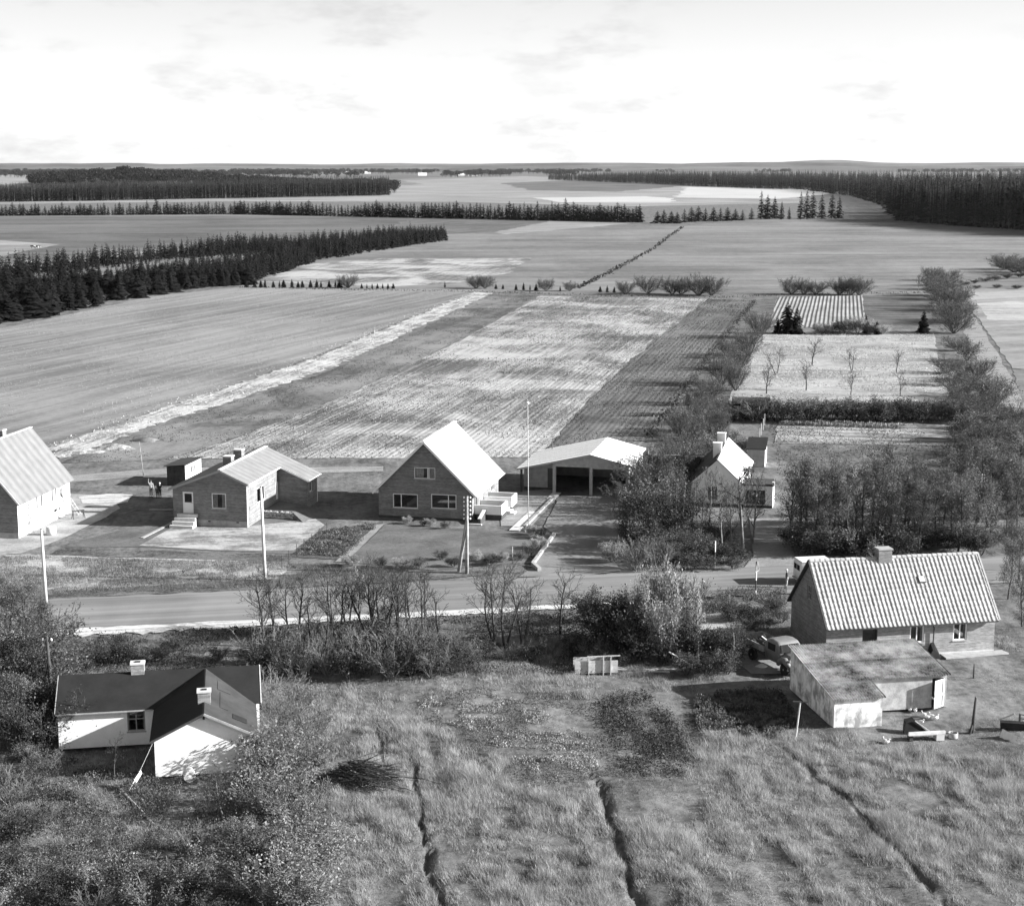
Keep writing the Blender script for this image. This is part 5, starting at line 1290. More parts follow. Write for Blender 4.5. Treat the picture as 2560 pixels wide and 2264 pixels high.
M['hen'] = m_plain('hen', .75, .05, 4)
hens = sorted([(1125, 845), (1150, 850), (1195, 872), (1210, 885), (1232, 880), (1255, 890), (1180, 905), (1010, 1010), (1003, 1005)])
hb = MB(); hb.tube([(-.16, 0, .2), (-.08, 0, .17), (.05, 0, .16), (.13, 0, .2), (.17, 0, .3), (.18, 0, .35)], [.02, .085, .1, .07, .04, .035], 8); hb.tube([(.19, 0, .34), (.25, 0, .33)], [.02, .004], 5); hb = hb.mesh('hen', [M['hen']])
hl = MB(); hl.bar((0, -.03, 0), (0, -.03, .1), .015); hl.bar((.02, .03, 0), (.02, .03, .1), .015); hl = hl.mesh('legs', [M['wood']])
for i, q in enumerate(hens):
    o = thing('hen', C6(*q), float(ghn.uniform(0, 6.28)), f'white hen in the yard by the low shed door, {ORD[i]} from the left', 'hen', 'white hens in the yard')
    obj('body', hb, o); obj('legs', hl, o)
p = C6(400, 640); o = heap('sand_heap', p, .55, .35, M['pale_concrete'], 'small pale heap in the shade left of the lorry', 'heap', 12)
# left foreground garden: concrete ring, washing
p = onground(V(378, 1556)); m_ = MB(); m_.lathe([(.28, -.3), (.33, -.3), (.35, .3), (.28, .3), (.24, .28), (.24, -.28)], k=16); m_.v = [(v[0], v[2], v[1] + .33) for v in m_.v]; o = m_.build('concrete_pipe', M['pale_concrete']); o.location = p; o.rotation_euler = (0, 0, .3)
tag(o, 'short concrete pipe lying before the white gable of the felt-roofed house', 'pipe')
o = thing('washing_line', onground(V(258, 1578)), 0, 'strip of pale washing hanging on a line beside the white gable', 'washing')
a = Vector((0, 0, .1)); top = loc2(H8, -.1, -.05, 2.0) - o.location
m_ = MB(); m_.tube([a, a.lerp(top, .5) + Vector((0,0,-.1)), top], .012, 5); m_.build('rope', M['pale_wood'], o)
m_ = MB(); q0, q1 = a.lerp(top, .12), a.lerp(top, .42)
m_.poly([q0, q0 + Vector((.15, -.1, .35)), q1 + Vector((.1, 0, .05)), q1 + Vector((-.05, 0, -.35))]); m_.poly([q0 + Vector((.15, -.1, .35)), q0 + Vector((.3, -.2, .2)), q1 + Vector((.2, -.1, -.1)), q1 + Vector((.1, 0, .05))]); m_.build('cloth', M['pale_wood'], o)
# brush heap of cut branches
o = thing('brush_pile', onground(V(722, 1555)), 0, 'pile of cut dark branches between the garden bushes and the meadow', 'brush pile')
gb = np.random.default_rng(31); m_ = MB(); m2 = MB()
for i in range(420):
    a = Vector((gb.normal(-.6, .8), gb.normal(0, .6), 0)); a.z = max(0, 1.15 - .55*(a.x+.6)**2 - .8*a.y**2) * gb.random()**.6 + .05; d_ = Vector((1.0 + gb.normal(0,.25), gb.normal(-.35,.35), gb.normal(-.08,.18))).normalized(); ln = gb.uniform(.8, 2.3)
    b = a + d_*ln; b.z = max(.03, b.z); r_ = gb.uniform(.016, .04); (m_ if i % 3 else m2).tube([a, a.lerp(b, .5) + Vector((0,0,gb.normal(0,.06))), b], [r_, r_*.8, r_*.4], 4, cap=False)
m_.build('branches', M['bark'], o); m2.build('pale_branches', M['bark_pale'], o)
# pickets by the black shed
pk = [(1526, 848), (1523, 858), (1519, 868), (1516, 878)]
for i, q in enumerate(pk): stake(V(*q), 1.5, .05, f'rough fence post below the black garden shed, {ORD[i]} counting from the shed', 'pale_wood', group='fence posts by the black shed')
# grazing cattle far left
def cow(p, rz, a, b, label):
    o = thing('cow', p, rz, label, 'cow')
    m_ = MB(); secs = []
    for x_, hw, z0, z1 in ((-.85, .18, .85, 1.22), (-.7, .27, .72, 1.32), (-.2, .32, .58, 1.28), (.35, .30, .60, 1.30), (.7, .24, .68, 1.34), (.95, .15, .85, 1.3)):
        secs.append([(x_, hw*math.cos(t_), (z0+z1)/2 + (z1-z0)/2*math.sin(t_)) for t_ in [2*math.pi*i/10 for i in range(10)]])
    loft(secs, m_); loft([[(x_, w_*math.cos(t_), z_ + h_*math.sin(t_)) for t_ in [2*math.pi*i/8 for i in range(8)]] for x_, w_, z_, h_ in ((.9,.13,1.12,.18), (1.2,.1,.95,.14), (1.4,.12,.8,.13), (1.62,.09,.6,.1), (1.72,.07,.5,.07))], m_)
    for x_ in (-.65, .6):
        for y_ in (-.16, .16): m_.tube([(x_, y_, .8), (x_ + (.04 if x_ < 0 else 0), y_, .42), (x_, y_, 0)], [.11, .065, .055], 6)
    m_.build('body', a, o, True); m_ = MB(); m_.tube([(-.86, 0, 1.2), (-.98, 0, .9), (-.97, 0, .5)], [.04, .025, .03], 5); m_.build('tail', b, o)
    for s_ in (-1, 1): m_ = MB(); m_.tube([(1.38, s_*.1, .9), (1.36, s_*.24, .92)], [.05, .02], 5); m_.build('ear', b, o)
t = NT('cow_patches'); nn2 = t.noise(t.coord(), 1.3, 2, .4); M['cow'] = t.finish(t.ramp(nn2, .47, .5, .02, .75), .8, .2)
cow(V(54, 527), .4, M['cloth_white'], M['cloth_white'], 'white cow grazing in the far left field'); cow(V(66, 496), 2.9, M['cow'], M['cloth_dark'], 'black and white cow grazing in the far left field, farther pair, left one'); cow(V(74, 496), .1, M['cow'], M['cloth_dark'], 'black and white cow grazing in the far left field, farther pair, right one')
# far farmhouses near the horizon
def farm(vx, vy, wd, label, dark=False, rz=.15):
    p = V(vx, vy); o = thing('far_farmhouse', p, rz, label, 'house', 'white farmhouses near the horizon'); Lf, zf_, zr_ = wd, 4.2, 9.0
    Wall(o, (0,0), (Lf,0), 0, zf_, M['white_wall']).build(); Wall(o, (Lf,0), (Lf,9), 0, [(0,zf_),(4.5,zr_),(9,zf_)], M['white_wall']).build(); Wall(o, (0,9), (0,0), 0, [(0,zf_),(4.5,zr_),(9,zf_)], M['white_wall']).build()
    m_ = MB(); slope(m_, (-.3,-.4,zf_-.4), (Lf+.3,-.4,zf_-.4), (Lf+.3,4.5,zr_), (-.3,4.5,zr_), .2); slope(m_, (Lf+.3,9.4,zf_-.4), (-.3,9.4,zf_-.4), (-.3,4.5,zr_), (Lf+.3,4.5,zr_), .2); m_.build('roof', M['felt_grey'] if dark else M['white_wall'], o)
for i, (a, b, wd, dk) in enumerate(((688, 346.5, 26, 0), (727, 347, 26, 0), (835, 351, 28, 0), (914, 350.5, 24, 0), (935, 351, 30, 1), (70, 345, 24, 1))):
    farm(a, b, wd, 'tiny farmhouse far off near the horizon, ' + ('farthest left, above the left wood' if a < 100 else ORD[i] + ' from the left beyond the woods'), dk)

# ------------------------------------------------------------------ vegetation prototypes
def polyline_tubes(lines):
    """lines: list of (pts Nx3, radii N, sides) -> verts, quads"""
    VV, FF, n0 = [], [], 0
    for pts, rs, k_ in lines:
        pts = np.asarray(pts, float); m_ = len(pts)
        d = np.gradient(pts, axis=0); d /= np.linalg.norm(d, axis=1, keepdims=True) + 1e-9
        u = np.where(np.abs(d[:, 2:3]) < .9, np.array([[0, 0, 1.]]), np.array([[1., 0, 0]]))
        a = np.cross(d, u); a /= np.linalg.norm(a, axis=1, keepdims=True) + 1e-9; b = np.cross(d, a)
        t_ = 2*np.pi*np.arange(k_)/k_
        ring = pts[:, None, :] + (a[:, None, :]*np.cos(t_)[None, :, None] + b[:, None, :]*np.sin(t_)[None, :, None]) * np.asarray(rs)[:, None, None]
        VV.append(ring.reshape(-1, 3)); i = np.arange(m_ - 1)[:, None]*k_; j = np.arange(k_)[None, :]; j2 = (j + 1) % k_
        FF.append((np.stack([i+j, i+j2, i+k_+j2, i+k_+j], -1).reshape(-1, 4)) + n0); n0 += m_*k_
    return np.concatenate(VV), np.concatenate(FF)
def leaf_quads(g, c, size, upbias=.3):
    """one small folded leaf quad at each centre"""
    n = len(c); a = g.normal(size=(n, 3)); a /= np.linalg.norm(a, axis=1, keepdims=True); b = g.normal(size=(n, 3)); b[:, 2] *= (1 - upbias)
    b -= a * (a*b).sum(1, keepdims=True); b /= np.linalg.norm(b, axis=1, keepdims=True)
    s_ = (size * g.uniform(.6, 1.4, n))[:, None]
    v = np.stack([c - a*s_, c - b*s_*.55, c + a*s_, c + b*s_*.55], 1).reshape(-1, 3)
    return v, np.arange(4*n).reshape(n, 4)
def grow(g, P):
    """branching skeleton. returns (trunk lines, twig lines, leaf anchor points)"""
    trunk, twigs, tips = [], [], []
    def branch(p, d, ln, r, lev):
        n = 5 if lev == 0 else (4 if lev == 1 else 3); pts = [p]; q = p.copy(); dd = d.copy()
        for i in range(n):
            dd = dd + g.normal(0, P['wander'], 3) * (1 if lev else .6) + np.array([0, 0, P['up'][min(lev, len(P['up'])-1)]]); dd /= np.linalg.norm(dd); q = q + dd * ln/n; pts.append(q)
        pts = np.array(pts); rs = np.linspace(r, r*(.35 if lev == 0 else .3), n+1)
        (trunk if lev <= P.get('trunk_lev', 0) else twigs).append((pts, np.maximum(rs, .011), 5 if lev == 0 else 3))
        if lev + 1 < P['levels']:
            m_ = max(1, int(round(P['n'][lev] * g.uniform(.8, 1.2)))); s0 = P['start'][lev]
            for j in range(m_):
                f = s0 + (1 - s0) * (j + g.uniform(0, .9)) / m_; f = min(f, .99); x = f*n; i = int(x); pp = pts[i] + (pts[i+1]-pts[i])*(x-i)
                tang = pts[i+1]-pts[i]; tang /= np.linalg.norm(tang); rd = g.normal(size=3); rd -= tang*(rd@tang); rd /= np.linalg.norm(rd)
                an = R(P['ang'][lev] * g.uniform(.7, 1.25)); nd = tang*math.cos(an) + rd*math.sin(an)
                branch(pp, nd, ln * P['ratio'][lev] * g.uniform(.7, 1.2) * (1 - .45*f*(lev == 0)), r * P.get('rr', .5) * (1-.4*f), lev+1)
        else:
            for i in range(1, n+1): tips.append(pts[i])
    for s_ in range(P['stems']):
        a = 2*math.pi*(s_ + g.uniform(-.3, .3))/P['stems']; sp = P['spread'] * (1 if P['stems'] > 1 else g.uniform(0, .3))
        d = np.array([math.cos(a)*sp, math.sin(a)*sp, 1.0]); d /= np.linalg.norm(d)
        branch(np.array([math.cos(a)*.08*(P['stems'] > 1), math.sin(a)*.08*(P['stems'] > 1), -.08]), d, P['h']*g.uniform(.85, 1.05), P['r'], 0)
    return trunk, twigs, np.array(tips)
class Plant:
    """prototype: trunk mesh and crown mesh (twigs + leaves), unit height 1 m = real metres at scale 1"""
    def __init__(s, seed, P, leaves, lsize, lmat, bark='bark', twig='twig', lspread=.15):
        g = np.random.default_rng(seed); tr, tw_, tips = grow(g, P)
        v, f = polyline_tubes(tr); s.trunk = np_mesh('trunk', v, f, [M[bark]])
        v, f = polyline_tubes(tw_) if tw_ else (np.zeros((0, 3)), np.zeros((0, 4), int)); mi = np.zeros(len(f), int)
        if leaves:
            idx = g.integers(0, len(tips), leaves); c = tips[idx] + g.normal(0, lspread, (leaves, 3)); c[:, 2] = np.maximum(c[:, 2], .05)
            lv, lf = leaf_quads(g, c, lsize); f = np.concatenate([f, lf + len(v)]); v = np.concatenate([v, lv]); mi = np.concatenate([mi, np.ones(leaves, int)])
        s.crown = np_mesh('crown', v, f, [M[twig], M[lmat]], mi); s.h = float(max(v[:, 2].max(), .5)); s.w = float(np.percentile(np.hypot(v[:, 0], v[:, 1]), 97))
def B(**k): return k
TREE = B(stems=1, spread=.15, h=5.0, r=.12, levels=4, n=[11, 5, 4], ratio=[.5, .5, .5], ang=[42, 40, 38], start=[.28, .2, .2], up=[.03, .09, .06], wander=.12, rr=.45)
FORK = B(stems=2, spread=.28, h=4.6, r=.10, levels=4, n=[8, 5, 4], ratio=[.5, .5, .5], ang=[40, 40, 38], start=[.3, .2, .2], up=[.03, .1, .06], wander=.13, rr=.45)
SHRUB = B(stems=6, spread=.55, h=1.9, r=.035, levels=3, n=[6, 5], ratio=[.55, .5], ang=[42, 42], start=[.15, .15], up=[.05, .05], wander=.16, rr=.5)
THICK = B(stems=9, spread=.75, h=2.6, r=.03, levels=3, n=[8, 6], ratio=[.5, .5], ang=[30, 32], start=[.2, .15], up=[.07, .06], wander=.12, rr=.5)
WILLOW = B(stems=13, spread=1.0, h=3.6, r=.05, levels=4, n=[8, 5, 3], ratio=[.55, .5, .5], ang=[38, 32, 30], start=[.10, .12, .15], up=[.05, .06, .05], wander=.10, rr=.5)
WOOD = B(stems=1, spread=.1, h=7.6, r=.15, levels=4, n=[15, 5, 4], ratio=[.40, .5, .5], ang=[48, 42, 40], start=[.22, .2, .2], up=[.03, .07, .05], wander=.12, rr=.42)
PR = {
 'bare': [Plant(100+i, TREE if i % 2 else FORK, 90, .05, 'leaf_mid') for i in range(6)],
 'thin': [Plant(120+i, TREE, 420, .065, 'leaf_mid', 'bark_pale') for i in range(3)],
 'pale': [Plant(130+i, TREE, 1500, .085, 'leaf_pale', lspread=.12) for i in range(2)],
 'palebush': [Plant(140+i, THICK, 8000, .06, 'leaf_pale', lspread=.16) for i in range(2)],
 'shrub': [Plant(150+i, SHRUB, 2300, .05, 'leaf_mid', lspread=.14) for i in range(4)],
 'dark': [Plant(160+i, SHRUB, 2900, .055, 'leaf_dark', lspread=.16) for i in range(3)],
 'autumn': [Plant(210+i, SHRUB, 2000, .05, 'leaf_autumn', 'bark_pale', 'twig_pale', lspread=.14) for i in range(3)],
 'light': [Plant(220+i, SHRUB, 2300, .05, 'leaf_light', 'bark_pale', 'twig_pale', lspread=.15) for i in range(3)],
 'twiggy': [Plant(170+i, THICK, 260, .05, 'leaf_mid', 'bark_pale', 'twig_pale') for i in range(4)],
 'willow': [Plant(180+i, WILLOW, 4600, .055, 'leaf_autumn', 'bark', 'twig', lspread=.16) for i in range(4)],
 'wood': [Plant(190+i, WOOD, 3300, .08, 'leaf_autumn', lspread=.22) for i in range(4)],
 'wooddark': [Plant(200+i, WOOD, 3600, .08, 'leaf_mid', lspread=.22) for i in range(3)],
}
def conifer(seed, h=6.0, rad=1.5, lv=17, m_=10, mat='needle', stem=.06, low=.06):
    g = np.random.default_rng(seed); v, f = [], []
    for i in range(lv):
        q = low + (1 - low) * (i / lv) ** .92; z0 = h*q; rr = rad * (1-q)**.66 * g.uniform(.8, 1.15) + .05
        for j in range(m_):
            a = 2*math.pi*(j + g.uniform(-.35, .35))/m_ + i*.7; l = rr*g.uniform(.6, 1.15); dz = -.22*l + g.normal(0, .05); z0 = h*q + g.normal(0, .4*h/lv)
            c, s_ = math.cos(a), math.sin(a); wd = l*.26 + .04
            base = np.array([0, 0, z0 + .10*l]); tip = np.array([c*l, s_*l, z0 + dz]); mid = np.array([c*l*.55, s_*l*.55, z0 + dz*.35 + .05*l]); sd = np.array([-s_, c, 0])
            n0 = len(v)
            v += [base, mid + sd*wd + [0,0,-.10*l], tip, mid - sd*wd + [0,0,-.10*l], mid + [0,0,.04*l], np.array([c*l*.8, s_*l*.8, z0+dz*.7]) + sd*wd*.95 + [0,0,-.15*l], np.array([c*l*.8, s_*l*.8, z0+dz*.7]) - sd*wd*.95 + [0,0,-.15*l]]
            f += [(n0, n0+1, n0+4), (n0, n0+4, n0+3), (n0+4, n0+5, n0+2), (n0+4, n0+2, n0+6), (n0+1, n0+5, n0+4), (n0+4, n0+6, n0+3)]
    n0 = len(v); v += [np.array([.06, 0, h*.93]), np.array([-.06, .05, h*.93]), np.array([0, 0, h*1.03])]; f.append((n0, n0+1, n0+2))
    tv_, tf_ = polyline_tubes([(np.array([[0,0,-.2],[0,0,h*.5],[0,0,h]]), np.array([stem*h*.25, stem*h*.15, .01]), 5)])
    return np.array(v), np.array(f), tv_, tf_
class Con:
    def __init__(s, *a, **k):
        v, f, tv_, tf_ = conifer(*a, **k); s.v, s.f, s.tv, s.tf = v, f, tv_, tf_; mt = M[k.get('mat', 'needle')]
        s.crown = np_mesh('crown', v, f, [mt]); s.trunk = np_mesh('trunk', tv_, tf_, [M['bark']]); s.h = float(v[:, 2].max()); s.w = k.get('rad', 1.5)
        t3 = np.concatenate([tf_[:, [0,1,2]], tf_[:, [0,2,3]]]); s.av = np.concatenate([v, tv_]); s.af = np.concatenate([f, t3 + len(v)]); s.am = np.concatenate([np.zeros(len(f), int), np.ones(len(t3), int)])
        s.whole = np_mesh('conifer', s.av, s.af, [mt, M['bark']], s.am)
PR['spruce'] = [Con(300+i, h=6.0, rad=1.35 + .22*i, lv=15+i, m_=9+i%2) for i in range(6)]
PR['young'] = [Con(310+i, h=2.5, rad=.75, lv=10, m_=8) for i in range(2)]
gp = np.random.default_rng(77)
def put(kind, p, h, name, label=None, cat=None, group=None, wide=1.0, i=None, small=False, sink=0.0, rz=None):
    """one plant of height h at ground point p"""
    pr = PR[kind][(int(gp.integers(0, 99)) if i is None else i) % len(PR[kind])]; s_ = h / pr.h
    if small:
        o = obj(name, pr.whole); o.location = (p.x, p.y, p.z - sink); o.rotation_euler = (0, 0, float(gp.uniform(0, 6.28))); o.scale = (s_*wide, s_*wide, s_); tag(o, label, cat, group); return o
    o = thing(name, (p.x, p.y, p.z - sink), float(gp.uniform(0, 6.28)) if rz is None else rz, label, cat, group); o.scale = (s_*wide, s_*wide, s_)
    obj('trunk', pr.trunk, o); obj('crown', pr.crown, o); return o
def row(kind, lst, name, desc, cat, group, wide=1.0, edge='from the left', key=None):
    """lst of (vx, vybase, vytop[, wide]); labels count along the row"""
    kinds = kind if isinstance(kind, (list, tuple)) else [kind]
    lst = sorted(lst, key=key or (lambda a: a[0])); n = len(lst)
    for i, q in enumerate(lst):
        p = onground(V(q[0], q[1])); h = hpx(q[1], q[2]); lab = f'{desc}, {ORD[i]} {edge}' if n > 1 else desc
        kd = kinds[i % len(kinds)]; wf_ = (q[3] if len(q) > 3 and q[3] else 1.0) * wide; ki = None
        if len(q) > 4:                                        # radius of the bush given in the same units as its height
            ki = i % len(PR[kd]); pr = PR[kd][ki]; wf_ = (q[4] / (q[1] - q[2])) / (pr.w / pr.h)
        put(kd, p, h, name, lab, cat, group if n > 1 else None, wf_, ki)
# ------------------------------------------------------------------ plants in their places
row('bare', [(a_, b_, c_ - 18) for a_, b_, c_ in [(527,1300,1148),(548,1290,1150),(575,1270,1165),(598,1262,1150),(630,1330,1180),(662,1262,1145),(676,1275,1150),(695,1265,1150),(735,1270,1140),(752,1275,1128),(772,1270,1140),(795,1280,1130),(822,1270,1150),(846,1262,1135),(878,1290,1180),(985,1278,1132),(1008,1290,1138),(1044,1290,1150),(1118,1262,1150)]],
    'bare_tree', 'small bare tree on the near side of the road', 'tree', 'bare trees along the near side of the road')
row('pale', [(718,1268,1128,.5)], 'pale_tree', 'narrow tree with sparse white leaves among bare roadside trees', 'tree', None)
row(['twiggy','dark','autumn','twiggy'], [(520,1330,1240),(545,1345,1262),(568,1310,1240),(590,1352,1270),(612,1318,1250),(632,1296,1240),(655,1345,1258),(676,1308,1240),(700,1352,1272),(716,1320,1250),(742,1345,1250),(760,1305,1225),(780,1352,1275),(800,1325,1215),(822,1345,1250),(838,1302,1240),(862,1348,1270),(880,1318,1238),(905,1340,1280),(935,1322,1262),(770,1250,1195),(700,1285,1235),(640,1275,1230)],
    'thicket_shrub', 'leafy shrub in the dark thicket right of the felt-roofed house', 'shrub', 'shrubs of the thicket below the road', 1.25)
row(['dark','twiggy'], [(965,1305,1262),(1010,1318,1275),(1060,1318,1268),(1100,1300,1262),(1150,1305,1255),(1190,1320,1270),(1225,1330,1280)], 'bank_shrub', 'low dark shrub on the road bank left of the wagon', 'shrub', 'low shrubs on the road bank', 1.3)
row(['dark','shrub'], [(1195,1272,1165,1.1),(1225,1300,1185,1.1),(1262,1290,1160,1.0),(1285,1318,1215,1.0),(1345,1312,1215,.8),(1390,1322,1230,1.0),(1455,1318,1240,1.0),(1180,1240,1165,1.0),(1440,1320,1250,.9)], 'big_bush', 'dark leafy bush in the big clump by the road', 'bush', 'bushes of the clump by the road', 1.15)
row('palebush', [(1288,1295,1130,0,36),(1316,1285,1102,0,40),(1347,1292,1122,0,38),(1372,1300,1152,0,30),(1326,1322,1172,0,36)], 'pale_bush', 'large bush with shimmering pale leaves in the clump by the road', 'bush', 'pale bushes by the road', 1.0)
row('thin', [(1395,1330,1150,.8),(1462,1330,1215,.9)], 'yard_tree', 'slender half-bare tree beside the yard path of the tiled house', 'tree', 'slender trees by the yard path')
row(['shrub','dark'], [(1370,1345,1295),(1410,1345,1300),(1450,1345,1290),(1465,1240,1195),(1505,1235,1195),(1545,1222,1192),(1495,1255,1225),(1530,1250,1215),(1560,1240,1210)], 'yard_shrub', 'low shrub around the yard path before the tiled house', 'shrub', 'shrubs around the yard path', 1.4)
row(['autumn','shrub','willow','dark'], [(1268,1062,985),(1278,1090,1005),(1290,1104,1015),(1275,1030,945),(1300,1062,960),(1325,1090,1000),(1345,1120,1050),(1305,1005,890,.8),(1325,1020,925),(1355,1060,960),(1330,985,875,.8),(1258,1085,1035)], 'drive_bush', 'dense bush on the right side of the garage driveway', 'bush', 'bushes right of the driveway', 1.15)
row('palebush', [(1222,1122,1075,1.2)], 'pale_shrub', 'pale shrub where the garage driveway meets the road', 'shrub', None)
row('twiggy', [(1268,1138,1062),(1312,1140,1070)], 'twig_bush', 'bare twiggy bush at the road right of the driveway', 'bush', 'twiggy bushes right of the driveway')
row('thin', [(1346,1080,930,.6),(1359,1078,925,.6),(1414,1060,925,.8),(1442,1110,965,.8),(1484,1104,900,.9),(1576,1085,925,.8),(1592,1090,940,.6),(1380,1075,940,.7),(1460,1098,950,.7),(1502,1085,930,.8),(1395,1095,965,.7)], 'front_tree', 'slender half-bare tree before the white house', 'tree', 'slender trees before the white house')
row(['dark','shrub'], [(1365,1110,1045),(1392,1118,1058),(1420,1122,1075),(1450,1122,1080),(1475,1125,1085),(1345,1132,1090),(1400,1080,1035),(1440,1085,1040),(1380,1140,1100),(1415,1138,1105),(1465,1138,1105)], 'front_shrub', 'dark shrub at the road before the white house', 'shrub', 'shrubs at the road before the white house', 1.3)
row(['wood','wooddark','wood'], [(2012,1195,1075,.9),(2034,1160,1040,.9),(2040,1245,1110,.9),(2055,1290,1150,.9),(2020,1140,1030,.9)], 'corner_tree', 'dark tree beyond the right end of the tiled house', 'tree', 'trees beyond the right end of the tiled house')
gw = np.random.default_rng(55)
wl4 = []
for i in range(34):
    vx = 1590 + (i + gw.uniform(0, .8)) * 14.2; vy = 1050 + 52 * ((i*7) % 5) / 4 + gw.uniform(-8, 8) - (18 if vx > 1950 else 0); wl4.append((vx, vy, vy - gw.uniform(135, 190), gw.uniform(.75, 1.0)))
row(['wood','wooddark','wood','wood'], wl4, 'wood_tree', 'leafy tree in the right-hand grove behind the tiled house', 'tree', 'trees of the grove behind the tiled house')
wl5 = [(1585 + i*17 + gw.uniform(-5, 5), 1095 + gw.uniform(-6, 14) - (20 if i > 22 else 0), 1095 - gw.uniform(35, 70)) for i in range(27)]
row(['dark','shrub','autumn'], wl5, 'grove_shrub', 'undergrowth shrub at the near edge of the right-hand grove', 'shrub', 'shrubs at the edge of the grove', 1.35)
row(['willow'], [(1516,674,611,0,34),(1494,710,645,0,36),(1478,738,680,0,26),(1442,768,685,0,44),(1414,808,736,0,36),(1400,862,778,0,38),(1372,906,788,0,46),(1340,930,845,0,34),(1318,950,872,0,34),(1348,985,885,0,40),(1425,845,785,0,28),(1450,715,668,0,22),(1300,975,890,0,30),(1468,780,705,0,30),(1388,830,760,0,30),(1430,880,800,0,34),(1355,870,800,0,28),(1375,950,870,0,36)], 'hedge_bush', 'round bushy willow in the hedge right of the striped field', 'bush', 'willows of the hedge beside the striped field', 1.1)
row(['shrub','dark'], [(1395,925,868),(1425,915,860),(1450,895,850),(1400,965,900),(1365,960,895),(1440,945,890),(1350,985,920),(1490,905,868)], 'garden_shrub', 'shrub behind the white house below the black shed', 'shrub', 'shrubs behind the white house', 1.3)
row(['dark','shrub','twiggy'], [(1462 + i*22, 838 + (i % 3)*2, 786 + (i*5 % 4)*3) for i in range(21) if i != 3], 'hedge_shrub', 'shrub in the long dark hedge behind the black shed', 'shrub', 'shrubs of the long dark hedge', 1.5)
row('bare', [(1530,786,722),(1549,748,690),(1609,780,715),(1621,731,672),(1700,741,690),(1698,789,735),(1789,744,692),(1797,791,735)], 'fruit_tree', 'small bare fruit tree on the pale grass plot', 'tree', 'fruit trees on the pale grass plot', 1.1)
row('spruce', [(1552,666,632),(1572,666,602),(1590,667,612),(1728,665,628),(1750,668,640),(1843,664,618)], 'garden_spruce', 'dark spruce in the row beyond the pale grass plot', 'tree', 'spruces beyond the pale grass plot', 1.1)
row(['palebush','dark'], [(1640,667,642),(1660,665,640),(1690,668,632),(1712,664,628),(1735,668,640),(1675,662,640),(1760,668,645)], 'flower_bush', 'bush with pale flowers between the spruces of the garden row', 'bush', 'flowering bushes of the garden row', 1.5)
# far hedge between the middle fields and the meadow
row('willow', [(695,575,541),(950,576,545),(968,576,546),(1090,581,551),(1137,581,558),(1248,588,556),(1293,586,543),(1342,588,548),(1360,588,550),(1395,590,541),(1420,590,545),(1580,588,547),(1605,588,556),(1628,588,552),(1676,588,548),(1698,589,545),(1715,589,550)], 'field_bush', 'round bare bush in the far hedge across the fields', 'bush', 'round bushes of the far hedge', 1.05)
row('spruce', [(492 + i*12.4 + (4 if i % 3 else 0), 574, 560 - (i % 4)*1.2) for i in range(17)] + [(722 + i*10.5, 576, 565) for i in range(7)] + [(888,574,561),(990,577,566),(1004,577,567),(1030,579,566),(1045,579,563),(1058,579,567),(1070,580,566),(1118,581,570),(1198,583,570),(1212,583,569),(1226,584,571)], 'young_spruce', 'young dark spruce in the far hedge row', 'tree', 'young spruces of the far hedge row', 1.1)
row('thin', [(1832,582,544,.9)], 'leaning_tree', 'lone bare tree at the corner of the dark ridged plot', 'tree', None)
row('willow', [(1860,560,528),(1878,578,532),(1885,598,545),(1893,620,560),(1898,645,590),(1905,612,565),(1868,590,540),(1912,640,590),(1885,570,530),(1905,665,612)], 'track_bush', 'dark bush at the head of the right-hand track', 'bush', 'bushes at the head of the right-hand track', 1.15, 'from the far end', lambda a: a[1])
row(['willow','shrub','willow'], [(1890,745,705),(1915,795,745),(1958,835,770),(1985,815,750),(1945,880,815),(2010,900,830),(1975,930,865),(2035,950,880),(1920,845,800),(2005,1000,930),(2040,1030,950),(1960,985,920),(1930,720,675),(1945,760,705),(1965,790,735),(1900,770,725),(1935,820,770),(2000,860,790),(2030,910,835),(1985,890,830),(1950,910,845),(1990,950,880),(2025,990,915),(1925,880,835),(1940,945,885),(2045,870,800),(1975,1010,935),(1910,700,665)], 'side_bush', 'rough bush between the hedge and the right-hand track', 'bush', 'rough bushes beside the right-hand track', 1.3, 'from the far end', lambda a: a[1])
row('willow', [(2005,538,502),(2025,544,505),(2044,548,506)], 'edge_bush', 'dense dark bush in the meadow at the right edge', 'bush', 'dark bushes at the right edge of the meadow', 1.6)
row('dark', [(1925,570,560),(1945,566,556),(1965,562,552),(1985,560,548),(2010,556,545),(2035,554,542),(1950,576,568),(1990,575,566),(2030,577,567)], 'low_hedge_shrub', 'low shrub in the thin hedge reaching the right edge', 'shrub', 'shrubs of the thin hedge at the right edge', 2.4)
# left edge trees and the felt-roofed house garden
row(['wood','willow','wooddark','willow'], [(18,1300,1165,1.2),(55,1290,1145,1.2),(85,1300,1190,1.0),(12,1400,1230,1.2),(62,1395,1240,1.2),(30,1480,1330,1.2),(78,1485,1350,1.0),(5,1210,1150,1.0),(40,1350,1200,1.3),(85,1380,1270,1.1),(20,1440,1290,1.2),(55,1440,1310,1.1),(90,1270,1185,.9)], 'edge_tree', 'leafy tree in the mass along the left edge', 'tree', 'trees along the left edge', 1.1)
row(['shrub','twiggy','dark'], [(150,1305,1275),(185,1322,1285),(213,1312,1275),(240,1322,1262),(262,1318,1285),(290,1312,1262),(320,1318,1280),(350,1300,1268),(400,1310,1280),(440,1315,1285),(130,1330,1290),(168,1340,1310)], 'bank_plant', 'garden shrub on the bank behind the felt-roofed house', 'shrub', 'shrubs behind the felt-roofed house', 1.3)
row('bare', [(228,1548,1455,.9)], 'dooryard_tree', 'small crooked bare tree before the dark window of the felt-roofed house', 'tree', None)
